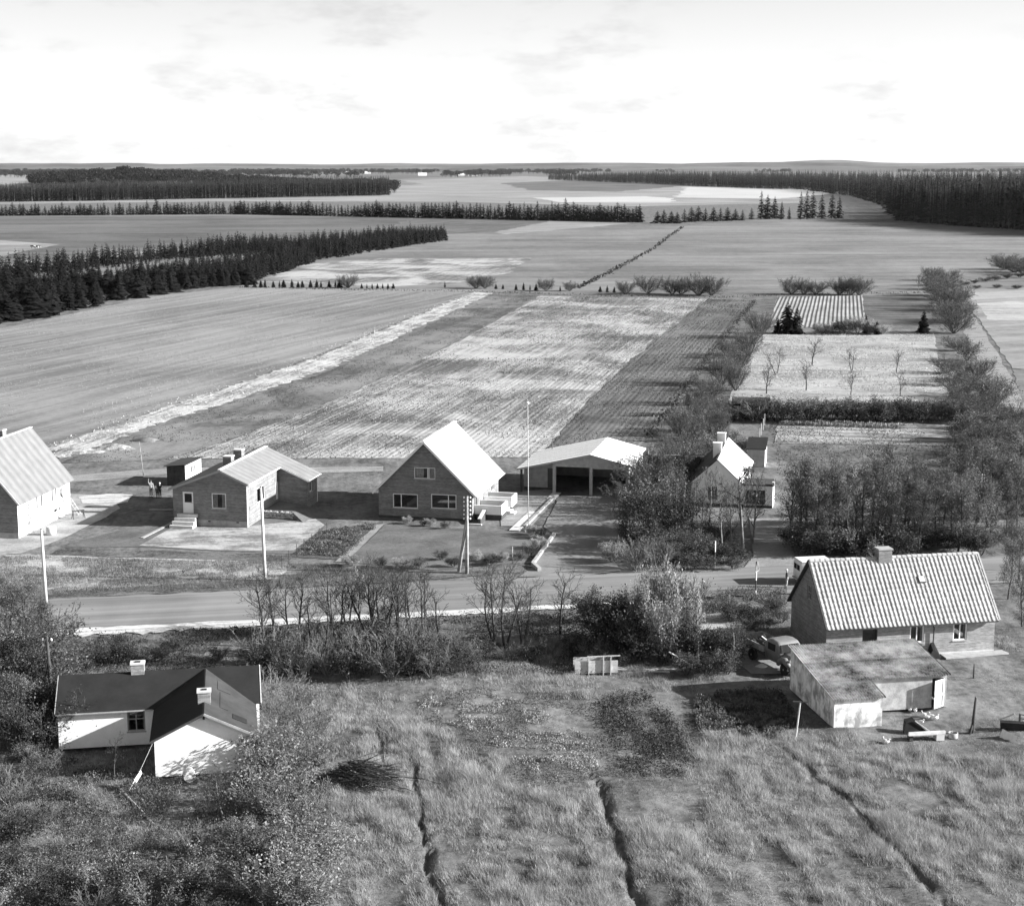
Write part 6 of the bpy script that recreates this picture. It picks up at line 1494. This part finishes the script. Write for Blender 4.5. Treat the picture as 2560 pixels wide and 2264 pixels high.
row('thin', [(445,1635,1520,.8)], 'sapling', 'leafy sapling standing before the white gable', 'tree', None)
row(['twiggy','light','twiggy','light'], [(530,1400,1325),(560,1420,1345),(600,1420,1360),(545,1460,1380),(580,1480,1395),(615,1470,1400),(535,1530,1440),(570,1555,1455),(600,1545,1460),(555,1620,1520),(595,1640,1535),(585,1720,1610),(625,1730,1630),(600,1810,1700),(640,1800,1720)], 'border_shrub', 'twiggy shrub in the strip right of the felt-roofed house', 'shrub', 'shrubs between garden and meadow', 1.5)
gk = np.random.default_rng(91)
sg = [(20,1600,1530),(70,1560,1505),(40,1680,1600),(95,1640,1590),(140,1740,1660),(60,1770,1690),(120,1800,1720),(185,1700,1640),(215,1780,1700),(270,1760,1690),(300,1815,1720),(360,1790,1700),(410,1760,1680),(395,1700,1640),(460,1790,1700),(500,1740,1650),(530,1800,1710),(480,1680,1620),(340,1690,1650),(20,1810,1740),(10,1740,1670),(160,1590,1550),(190,1820,1760),(440,1830,1760),(100,1530,1490),(60,1510,1470)]
row(['shrub','twiggy','light','dark','autumn','light'], sg, 'garden_bush', 'wild bush in the overgrown garden of the bottom left corner', 'bush', 'wild bushes of the overgrown garden', 1.35)
row(['palebush','dark','palebush','dark','shrub'], [(812,1045,1028),(845,1050,1035),(858,1050,1033),(888,1055,1038),(1060,1068,1045),(1080,1075,1050),(1075,1095,1068),(1060,1112,1082),(1040,1118,1095)], 'flower_shrub', 'garden shrub around the lawn of the gabled house', 'shrub', 'garden shrubs of the gabled house', 1.2)
row(['palebush','dark','palebush','shrub','dark','dark'], [(700,1130,1105),(760,1132,1108),(800,1135,1110),(835,1135,1108),(880,1118,1095),(905,1132,1108),(945,1120,1096),(980,1128,1102),(1000,1122,1100)], 'front_hedge_shrub', 'low shrub along the road front of the gabled house lawn', 'shrub', 'road front shrubs of the gabled house', 1.4)

# ---- plantation of spruces (left), windbreak and woods
def in_poly(x, y, P):
    c = np.zeros(np.shape(x), bool)
    for (x0, y0), (x1, y1_) in zip(P, P[1:] + P[:1]):
        c ^= ((y0 > y) != (y1_ > y)) & (x < (x1 - x0) * (y - y0) / (y1_ - y0 + 1e-12) + x0)
    return c
def vpoly(pts): return [(V(*p).x, V(*p).y) for p in pts]
plant_poly = vpoly([(-40,655),(0,645),(110,628),(250,600),(390,576),(500,568),(640,520),(760,500),(895,480),(885,470),(760,474),(640,487),(420,498),(200,524),(0,545),(-40,548)])
gap_poly = vpoly([(70,575),(180,562),(300,540),(420,527),(480,518),(440,512),(330,520),(200,536),(90,556)])
gq = np.random.default_rng(13)
xs_, ys_ = zip(*plant_poly)
pts = []
for yy in np.arange(min(ys_), max(ys_), 3.3):
    for xx in np.arange(min(xs_), max(xs_), 2.7): pts.append((xx + gq.normal(0, .6), yy + gq.normal(0, .7)))
pts = np.array(pts); pts = pts[in_poly(pts[:,0], pts[:,1], plant_poly)]
ig = in_poly(pts[:,0], pts[:,1], gap_poly) & (gq.random(len(pts)) < .8); pts = pts[~ig]; pts = pts[gq.random(len(pts)) > .08 + .5*(vnoise(pts[:,0], pts[:,1], 14, 8) > .66)]
order = np.argsort(np.hypot(pts[:,0], pts[:,1])); pts = pts[order]
hts = 4.3 + 2.2 * vnoise(pts[:,0], pts[:,1], 18, 4) + gq.normal(0, .95, len(pts)); hts = np.clip(hts, 2.2, 8.2); hts *= np.where(in_poly(pts[:,0], pts[:,1], vpoly([(60,590),(200,575),(340,552),(560,520),(520,505),(300,520),(60,550)])), .55, 1.0)
for i in range(min(300, len(pts))):
    put('spruce', Vector((pts[i,0], pts[i,1], 0)), float(hts[i]), 'plantation_spruce', 'dark spruce in the dense plantation on the left', 'tree', 'spruces of the plantation', float(gq.uniform(1.1, 2.1)), small=True)
def joined(name, items, kinds, label, cat, mats):
    """many plants in one mesh: items (x, y, z, h, wide, rot, kind index)"""
    VV, FF, MI, n0 = [], [], [], 0
    for x, y, z, h, wd, rz, ki in items:
        av, af, am, ph = kinds[ki]; s_ = h/ph; c, sn_ = math.cos(rz), math.sin(rz)
        q = np.stack([(av[:,0]*c - av[:,1]*sn_)*s_*wd + x, (av[:,0]*sn_ + av[:,1]*c)*s_*wd + y, av[:,2]*s_ + z], 1); VV.append(q); FF.append(af + n0); MI.append(am); n0 += len(av)
    o = obj(name, np_mesh(name, np.concatenate(VV), np.concatenate(FF), mats, np.concatenate(MI))); tag(o, label, cat, kind='stuff'); return o
lo = [Con(400+i, h=6.0, rad=1.35+.15*i, lv=8, m_=7) for i in range(3)]
lowk = [(c.av, c.af, c.am, c.h) for c in lo]
if len(pts) > 300:
    joined('plantation', [(pts[i,0], pts[i,1], 0, hts[i], gq.uniform(1.0, 1.35), gq.uniform(0, 6.28), i % 3) for i in range(300, len(pts))], lowk, 'far part of the dense spruce plantation on the left', 'wood', [M['needle'], M['bark']])
# windbreak row
PR['wind'] = [Con(420+i, h=10.0, rad=1.5+.25*i, lv=16, m_=8, low=.06, mat='needle_far') for i in range(4)]
wb = []
vx = -30.0
base_y = lambda v: np.interp(v, [-40, 470, 900, 1285], [431.5, 427.5, 436, 444])
while vx < 1283:
    if not (452 < vx < 460): wb.append((vx, float(base_y(vx)), float(np.interp(vx, [-40, 300, 440, 700, 760, 1000, 1283], [412, 408, 400, 408, 402, 406, 408]) + gq.normal(0, 3.6) + 5*(vnoise(vx, 3, 30, 6) - .5))))
    vx += gq.uniform(5.6, 8.4)
for q in wb: put('wind', V(q[0], q[1]), hpx(q[1], q[2]), 'windbreak_spruce', 'slim dark spruce in the long windbreak row across the far fields', 'tree', 'trees of the long windbreak row', float(gq.uniform(1.4, 3.0)), small=True)
wb2 = [(1312,446,420),(1325,446,417),(1340,446,420),(1352,446,422),(1366,444,416),(1380,443,412),(1394,442,410),(1408,442,414),(1424,442,412),(1438,441,414),(1452,441,412),(1468,440,416),(1482,440,418),(1500,438,414)]
for i, q in enumerate(wb2): put('wind', V(q[0], q[1]), hpx(q[1], q[2]), 'clump_spruce', f'bushy conifer right of the windbreak gap, {ORD[i]} from the left', 'tree', 'conifers right of the windbreak gap', 2.6, small=True)
tall = [(1519,437,378),(1532,437,386),(1546,436,390),(1560,438,400),(1598,438,380),(1610,437,376),(1622,436,378),(1640,437,384),(1660,436,380),(1675,436,390),(1575,438,412)]
for i, q in enumerate(tall): put('wind', V(q[0], q[1]), hpx(q[1], q[2]), 'tall_conifer', f'tall conifer standing before the right-hand forest, {ORD[i]} from the left', 'tree', 'tall conifers before the right-hand forest', 1.35, small=True)
# forest on the right: one mass, tall bare stems at its edge
def pine(seed, h=20.0, rad=2.2, low=.45, lv=9, m_=6): return Con(seed, h=h, rad=rad, lv=lv, m_=m_, low=low, mat='needle_far', stem=.045)
fk = [pine(500, low=.12), pine(501, low=.22, rad=1.9), pine(502, low=.08, rad=2.4), pine(503, low=.32, rad=1.8)]; fkk = [(c.av, c.af, c.am, c.h) for c in fk]
fo = vpoly([(1095,359),(1300,367),(1450,374),(1600,379),(1700,392),(1755,408),(1795,440),(1900,450),(2060,460),(2250,475),(2250,352),(2044,350),(1700,349),(1400,347),(1290,345),(1190,352)])
items = []
fx, fy = zip(*fo); n_try = 0
while len(items) < 5200 and n_try < 200000:
    n_try += 1
    # denser towards the near edge
    vx = gq.uniform(1095, 2240); lo_y = np.interp(vx, [1095,1300,1450,1600,1700,1755,1795,1900,2060,2250], [359,367,374,379,392,408,440,450,460,475]); t_ = gq.random()**2.2
    vy = lo_y - t_ * (lo_y - 351.5) - .2
    p = V(vx, vy); hh = np.interp(vx, [1095, 1250, 1400, 1700, 1800, 2100], [13, 21, 22, 24, 27, 29]) * gq.uniform(.72, 1.08)
    items.append((p.x, p.y, 0, hh, gq.uniform(1.2, 2.4), gq.uniform(0, 6.28), int(gq.integers(0, 4))))
joined('conifer_forest', items, fkk, 'tall dark conifer forest along the right horizon', 'forest', [M['needle_far'], M['bark']])
# wood on the left: conifers in front, round deciduous crowns behind on the rise
items = []
for i in range(2600):
    vx = gq.uniform(-60, 778); lo_y = np.interp(vx, [-60, 0, 200, 470, 778], [404.5, 403.5, 401, 395.5, 389.5]); vy = lo_y - gq.random()**1.6 * 9
    p = V(vx, vy); hh = np.interp(vx, [-60, 100, 500, 778], [14, 17, 19, 20]) * gq.uniform(.85, 1.15); items.append((p.x, p.y, 0, hh, gq.uniform(1.3, 2.0), gq.uniform(0, 6.28), int(gq.integers(0, 4))))
joined('conifer_wood', items, fkk, 'dark conifer wood on the left before the rounded trees', 'wood', [M['needle_far'], M['bark']])
def ball(seed, n=170, r=4.0, h=12.0):
    g = np.random.default_rng(seed); u = g.normal(size=(n, 3)); u /= np.linalg.norm(u, axis=1, keepdims=True); c = u * (r * g.uniform(.55, 1.0, (n, 1))) * [1, 1, .85] + [0, 0, h - r*.85]
    lv_, lf_ = leaf_quads(g, c, .75); t3 = np.concatenate([lf_[:, [0,1,2]], lf_[:, [0,2,3]]]); tv_, tf_ = polyline_tubes([(np.array([[0,0,-1],[0,0,h*.6]]), np.array([.3, .2]), 4)])
    return np.concatenate([lv_, tv_]), np.concatenate([t3, np.concatenate([tf_[:, [0,1,2]], tf_[:, [0,2,3]]]) + len(lv_)]), np.concatenate([np.zeros(len(t3), int), np.ones(len(tf_)*2, int)]), h
bk = [ball(600+i, r=3.6+.5*i) for i in range(3)]
items = []
for i in range(1500):
    vx = gq.uniform(60, 790); Yd = gq.uniform(1950, 2500); d = ray(vx*K, 413); x = d[0]/d[1]*Yd
    zt = 20 * max(0, 1 - abs(vx - 250)/420) * max(0, 1 - abs(Yd - 2150)/420); items.append((x, Yd, zt, gq.uniform(10, 15), gq.uniform(1.0, 1.6), gq.uniform(0, 6.28), i % 3))
joined('deciduous_wood', items, bk, 'rounded grey treetops of the wood on the left rise', 'wood', [M['leaf_far'], M['bark']])
# scattered far hedges and copses towards the horizon
items = []
for i in range(5200):
    vy = 344.5 + round(gq.random()*10/1.4)*1.4 + gq.normal(0,.10); vx = gq.uniform(-60, 2100)
    if vnoise(vx, vy*14, 70, 3) < .42: continue
    if vx > 1150 and vy > 346: continue
    p = V(vx, max(vy, 337.5)); 
    if p.y > 7700 or p.y < 3000: continue
    items.append((p.x, p.y, 0, gq.uniform(10, 21), gq.uniform(1.0, 1.8), gq.uniform(0, 6.28), i % 3))
joined('far_hedges', items, bk, 'thin dark lines of hedges and copses below the horizon', 'hedgerows', [M['leaf_far'], M['bark']])
# ------------------------------------------------------------------ grass, weeds, garden crops (stuff)
def local_in(Hh, x, y, x0, y0, x1, y1_):
    c, s_ = math.cos(-Hh.rotation_euler.z), math.sin(-Hh.rotation_euler.z); dx, dy = x - Hh.location.x, y - Hh.location.y
    lx, ly = dx*c - dy*s_, dx*s_ + dy*c; return (lx > x0) & (lx < x1) & (ly > y0) & (ly < y1_)
def blocked(x, y):
    b = local_in(H6, x, y, -.3, -1.1, 13.5, 7.2) | local_in(H7, x, y, -.1, -.05, 3.2, 8) | local_in(H7, x, y, 3.1, 2.5, 8.7, 8) | local_in(H8, x, y, -.05, -.1, 5.6, 6) | local_in(H8, x, y, -6, 5.3, 6.1, 11)
    b |= in_poly(x, y, vpoly([(1365,1232),(1450,1222),(1500,1252),(1600,1345),(1500,1345),(1395,1268)])); return b
def blades(name, x, y, h, w_, mat, label, cat, g, lean=.35, z=None, bias=(0, 0), par=None):
    n = len(x); z = gz(x, y) if z is None else z; a = g.uniform(0, 2*np.pi, n); sd = np.stack([np.cos(a), np.sin(a), np.zeros(n)], 1) * w_[:, None]
    p = np.stack([x, y, z - .03], 1); ln = g.normal(0, lean, (n, 2)) * h[:, None]; tip = p + np.stack([ln[:,0] + bias[0]*h, ln[:,1] + bias[1]*h, h], 1)
    v = np.stack([p - sd, p + sd, tip], 1).reshape(-1, 3); f = np.arange(3*n).reshape(n, 3)
    o = obj(name, np_mesh(name, v, f, [mat])); tag(o, label, cat, kind='stuff'); return o
gg_ = np.random.default_rng(99)
N = 1400000
y = 64 + (122 - 64) * gg_.random(N); x = (gg_.random(N)*2 - 1) * (y * .345 + 2)
ry = ROAD_C.y + (x - ROAD_C.x) * math.tan(A_ROAD); keep = (y < ry - 2.2) & ~blocked(x, y); x, y, ry = x[keep], y[keep], ry[keep]
jx = x + (fbm(x, y, 2.5, 81, 3) - .5) * 5 + gg_.normal(0, .35, len(x)); jy = y + (fbm(x, y, 2.5, 83, 3) - .5) * 5 + gg_.normal(0, .35, len(y))
gard = in_poly(jx, jy, vpoly([(-80,1180),(110,1260),(500,1240),(640,1400),(655,1560),(660,1900),(-200,1900)]))          # overgrown garden, left
bed = in_poly(jx, jy, vpoly([(1190,1395),(1300,1375),(1560,1365),(1600,1440),(1540,1470),(1400,1460),(1420,1540),(1250,1545),(1210,1470)]))
dug = in_poly(jx, jy, vpoly([(800,1395),(960,1368),(1200,1385),(1400,1440),(1400,1545),(1200,1560),(1060,1575),(980,1520),(850,1440)]))
yard = in_poly(jx, jy, vpoly([(1560,1360),(1900,1300),(2200,1290),(2200,1560),(1950,1510),(1800,1480),(1660,1470)]))
bank = y > ry - 8.5
far = y > 96
dd = ditch_d(x, y)
streak = fbm(x*1.0 + y*.12 + 1.2*(fbm(x, y, 4.0, 44) - .5), y*.22, 1.3, 41, 4); blot = fbm(x, y, 7.0, 17, 3); tuft = fbm(x, y, .9, 71, 2)
pr_ = .46 + 2.6*(blot - .47) + 2.4*(streak - .48) + 1.2*(tuft - .5)
pr_ = np.where(gard, .10 + .25*(blot > .55), pr_); pr_ = np.where(bed, .08, pr_); pr_ = np.where(dug, .16 + .5*(tuft - .5), pr_); pr_ = np.where(bank, .18, pr_); pr_ = np.where(yard, .22 + .3*(blot-.5), pr_); pr_ = np.where(far, pr_*.8, pr_)
pr_ = pr_ * np.clip((dd - .7) / .8, 0, 1)
dry = gg_.random(len(x)) < np.clip(pr_, 0, .95)
hh = (.10 + .62*fbm(x, y, 2.2, 61, 3)**1.5 * gg_.uniform(.5, 1.4, len(x))) * np.clip(.45 + pr_*.8, .4, 1.25); hh = np.where(yard, hh*.42, hh); hh = np.where(dug | bed, hh*.45, hh); hh = np.where(far, hh*.72, hh); hh = np.where(bank, hh*.8, hh)
sel = dry
blades('dry_grass', x[sel], y[sel], hh[sel], gg_.uniform(.007, .016, sel.sum()), M['grass_dry'], 'pale dry grass of the foreground meadow', 'grass', gg_, .40, bias=(-.12, -.05))
sel = ~dry & (gg_.random(len(x)) < np.where(gard, .28, np.where(bed, .3, .45))) & (dd > .5)
blades('green_grass', x[sel], y[sel], hh[sel]*.7, gg_.uniform(.007, .016, sel.sum()), M['grass_mid'], 'darker green grass among the dry grass in the foreground', 'grass', gg_, .4)
# weeds and ground cover leaves
def cover(name, x, y, hmax, size, mat, label, cat, g, z=None, flat=.35):
    n = len(x); z = gz(x, y) if z is None else z; c = np.stack([x, y, z + g.random(n)**1.5 * hmax], 1); v, f = leaf_quads(g, c, size, flat); o = obj(name, np_mesh(name, v, f, [mat])); tag(o, label, cat, kind='stuff'); return o
def scatter(poly, n, g, clump=0.0, cs=1.2, seed=1):
    P = vpoly(poly); xs0, ys0 = zip(*P); x = g.uniform(min(xs0), max(xs0), n); y = g.uniform(min(ys0), max(ys0), n); k_ = in_poly(x, y, P)
    if clump: k_ &= (fbm(x, y, cs, seed, 2) > clump)
    k_ &= ~blocked(x, y); return x[k_], y[k_]
lx, ly = scatter([(-60,1480),(110,1500),(330,1560),(500,1545),(640,1450),(655,1560),(660,1840),(-120,1840)], 120000, gg_, .42, 1.6, 5)
cover('garden_weeds', lx, ly, .45, .06, M['leaf_mid'], 'tangled weeds covering the overgrown garden at bottom left', 'weeds', gg_)
lx, ly = scatter([(100,1276),(520,1255),(900,1232),(1160,1222),(1450,1205),(1450,1240),(1200,1345),(520,1345),(110,1345)], 90000, gg_, .40, 2.0, 9)
cover('bank_weeds', lx, ly, .5, .06, M['leaf_dark'], 'dark weeds on the bank below the road', 'weeds', gg_)
lx, ly = scatter([(1390,1385),(1500,1375),(1560,1380),(1600,1440),(1540,1470),(1400,1460),(1380,1420)], 26000, gg_, .35, .8, 12)
cover('beet_leaves', lx, ly, .35, .075, M['leaf_mid'], 'bed of dark leafy root crops left of the low shed', 'crop', gg_)
lx, ly = scatter([(1190,1400),(1290,1380),(1350,1430),(1390,1540),(1250,1545),(1215,1480)], 26000, gg_, .34, 1.4, 31)
k_ = np.abs(np.sin((lx*math.cos(A_SOUTH+math.pi/2) + ly*math.sin(A_SOUTH+math.pi/2))*math.pi/.75)) > .55; lx, ly = lx[k_], ly[k_]
cover('crop_rows', lx + gg_.normal(0, .25, len(lx)), ly + gg_.normal(0, .5, len(ly)), .28, .06, M['leaf_dark'], 'dark rows of garden crop in the foreground field', 'crop', gg_)
lx, ly = scatter([(830,1400),(960,1375),(1040,1390),(1180,1470),(1195,1530),(1090,1560),(1010,1500),(880,1430)], 34000, gg_, .47, 1.3, 8)
cover('withered_leaves', lx, ly, .18, .055, M['cabbage'], 'pale withered leaves on the dug patch of the meadow', 'leaves', gg_)
lx, ly = scatter([(800,1395),(960,1368),(1200,1385),(1400,1440),(1400,1545),(1200,1560),(1060,1575),(980,1520),(850,1440)], 45000, gg_, .45, 1.8, 28)
cover('plot_weeds', lx, ly, .2, .045, M['leaf_mid'], 'low dark weeds over the old garden plot in the meadow', 'weeds', gg_)
lx, ly = scatter([(640,1062),(758,1044),(755,1052),(690,1112),(590,1108)], 16000, gg_, .45, .8, 6)
cover('bed_plants', lx, ly, .35, .07, M['leaf_mid'], 'leafy plants in the vegetable bed beside the gabled house', 'crop', gg_, z=np.full(len(lx), .03))
lx, ly = scatter([(-60,1110),(100,1112),(575,1124),(700,1130),(860,1142),(860,1152),(560,1170),(110,1190),(-60,1198)], 90000, gg_, .33, 2.5, 3)
blades('verge_grass', lx, ly, gg_.uniform(.06, .3, len(lx)), gg_.uniform(.010, .022, len(lx)), M['grass_mid'], 'rough grass on the far verge of the road', 'grass', gg_, .4, z=np.full(len(lx), .03))
lx, ly = scatter([(-60,1110),(100,1112),(575,1124),(560,1150),(110,1185),(-60,1195)], 50000, gg_, .36, 3.0, 19)
blades('verge_dry_grass', lx, ly, gg_.uniform(.06, .25, len(lx)), gg_.uniform(.010, .02, len(lx)), M['grass_dry'], 'pale dry grass on the far verge below the bungalow lawn', 'grass', gg_, .5, z=np.full(len(lx), .03))
lx, ly = scatter([(1360,1182),(1570,1175),(1570,1225),(1480,1250),(1360,1235)], 26000, gg_, .4, 1.2, 4)
cover('roadside_weeds', lx, ly, .45, .06, M['leaf_mid'], 'weeds between the road and the yard path of the tiled house', 'weeds', gg_)
# cabbages in the kitchen garden
def cabbage_mesh(seed):
    g = np.random.default_rng(seed); mb_ = MB()
    for i in range(14):
        a = i*2.4; t_ = .25 + .75*(i/14); r0, r1 = .05, .34*t_; z1 = .42 - .3*t_; c, s_ = math.cos(a), math.sin(a); q = Vector((-s_, c, 0))*.13*t_; b = Vector((c*r0, s_*r0, .03)); m1 = Vector((c*r1*.7, s_*r1*.7, z1*.8)); e = Vector((c*r1, s_*r1, z1))
        mb_.poly([b, m1 + q, e + q*.6]); mb_.poly([b, e + q*.6, e - q*.6]); mb_.poly([b, e - q*.6, m1 - q])
    return mb_.mesh('cabbage', [M['cabbage']])
cm = [cabbage_mesh(i) for i in range(3)]
for r_ in range(2):
    for i in range(30):
        p = V(1563 + i*8.3 + gg_.normal(0, 1), 843.5 + r_*4.0 + i*.32); o = obj('cabbage', cm[(i+r_) % 3]); o.location = (p.x, p.y, .04); o.rotation_euler = (0, 0, float(gg_.uniform(0, 6.28))); s_ = float(gg_.uniform(1.3, 1.9)); o.scale = (s_, s_, s_)
        tag(o, f'leafy cabbage in the {"far" if r_ == 0 else "near"} row of the kitchen garden, {ORD[i]} from the left', 'cabbage', 'cabbages of the kitchen garden')
# ditch line with tufts crossing the far meadow
Pd = [V(*q) for q in ((1362,454),(1335,474),(1300,500),(1245,530),(1195,556),(1152,576))]
lx, ly = [], []
for a, b in zip(Pd[:-1], Pd[1:]):
    for i in range(160): q = a.lerp(b, float(gg_.random())); lx.append(q.x + gg_.normal(0, .5)); ly.append(q.y + gg_.normal(0, .5))
lx, ly = np.array(lx), np.array(ly)
cover('ditch_tufts', lx, ly, .8, .45, M['leaf_dark'], 'thin dark line of tufts along a ditch across the far meadow', 'hedgerow', gg_, z=np.full(len(lx), .02))
# tufts along the field borders
lx, ly = [], []
for pl_ in ([(480,574),(700,579),(985,584),(1200,591),(1440,594),(1560,590),(1850,585)], [(1507,601),(1450,668),(1372,772),(1292,874)]):
    Q = [V(*q) for q in pl_]
    for a, b in zip(Q[:-1], Q[1:]):
        for i in range(int((b-a).length*7)): q = a.lerp(b, float(gg_.random())); lx.append(q.x + gg_.normal(0, .35)); ly.append(q.y + gg_.normal(0, .6))
lx, ly = np.array(lx), np.array(ly)
cover('border_tufts', lx, ly, .5, .2, M['leaf_dark'], 'dark grassy tufts along the borders of the striped field', 'grass', gg_, z=np.full(len(lx), .04))

# stubble, clods and weeds that roughen the fields
def grit(name, poly, n, size, hmax, mat, label, ang_=None, row=0.0, clump=0.0, cs=6.0, seed=1):
    lx, ly = scatter(poly, n, gg_, clump, cs, seed)
    if row:
        q = -lx*math.sin(ang_) + ly*math.cos(ang_); q = q + 1.2*(fbm(lx, ly, 14.0, 51, 2) - .5); d = (np.round(q/row)*row - q) * .25; lx = lx - d*math.sin(ang_); ly = ly + d*math.cos(ang_)
    cover(name, lx, ly, hmax, size, mat, label, 'stubble', gg_, z=np.full(len(lx), .045), flat=.2)
FS = [(1078,591),(1412,597),(1255,722),(1160,815),(1075,912),(330,917),(480,872),(640,812),(800,738),(930,674)]
grit('pale_stubble', FS, 90000, .10, .10, M['grass_dry'], 'pale stubble standing in rows on the striped field', A_ROWS, .78, .45, 9.0, 3)
grit('dark_clods', FS, 80000, .10, .08, M['leaf_dark'], 'dark clods and weeds on the striped field', A_ROWS, .78, .42, 7.0, 5)
grit('field_weeds', [(1412,597),(1507,600),(1450,665),(1370,770),(1290,872),(1240,925),(1075,915),(1160,816),(1255,723)], 60000, .10, .12, M['leaf_dark'], 'dark weeds on the strip right of the striped field', A_ROWS, .78, .40, 6.0, 6)
grit('strip_weeds', [(985,586),(1078,590),(930,672),(800,735),(620,820),(480,870),(310,918),(120,925),(180,900),(290,860),(450,810),(660,740),(850,652)], 70000, .09, .12, M['leaf_mid'], 'low weeds on the dark strip beside the pale spoil', clump=.42, cs=5.0, seed=7)
grit('spoil_lumps', [(948,583),(985,585),(850,648),(660,735),(450,805),(290,855),(180,897),(120,915),(80,893),(230,838),(440,768),(640,698),(820,626)], 18000, .13, .16, M['grass_dry'], 'pale lumps of earth on the spoil strip', clump=.35, cs=4.0, seed=8)
grit('left_stubble', [(-60,668),(0,655),(110,634),(300,592),(480,573),(700,577),(960,582),(820,632),(640,706),(440,777),(230,846),(95,893),(-80,915)], 60000, .08, .08, M['grass_dry'], 'short stubble on the broad left field', clump=.40, cs=8.0, seed=9)
grit('plot_tufts', [(1510,668),(1865,668),(1872,715),(1905,745),(1890,800),(1560,812),(1455,800)], 50000, .10, .3, M['grass_dry'], 'dry tufts of grass on the pale plot', clump=.40, cs=5.0, seed=10)
grit('behind_tufts', [(1500,800),(1900,800),(2040,900),(2040,1040),(1560,1040),(1545,880)], 40000, .09, .4, M['leaf_mid'], 'rough weeds around the kitchen garden', clump=.42, cs=4.0, seed=11)

# ------------------------------------------------------------------ air
HX = float(max(abs(gx[0]), abs(gx[-1]))) + 200; HY = float(gy[-1]) + 200
mb = MB(); mb.box(-HX, float(gy[0]) - 200, -4.0, HX, HY, 78.0)
t = NT('haze'); pv = t.n('ShaderNodeVolumePrincipled'); pv.inputs['Color'].default_value = (.95, .95, .95, 1); pv.inputs['Density'].default_value = HAZE_D; pv.inputs['Anisotropy'].default_value = .2
t.t.links.new(pv.outputs[0], t.out.inputs['Volume'])
hz = mb.build('haze', t.mat); tag(hz, 'thin pale haze over the whole landscape', 'haze', kind='stuff')
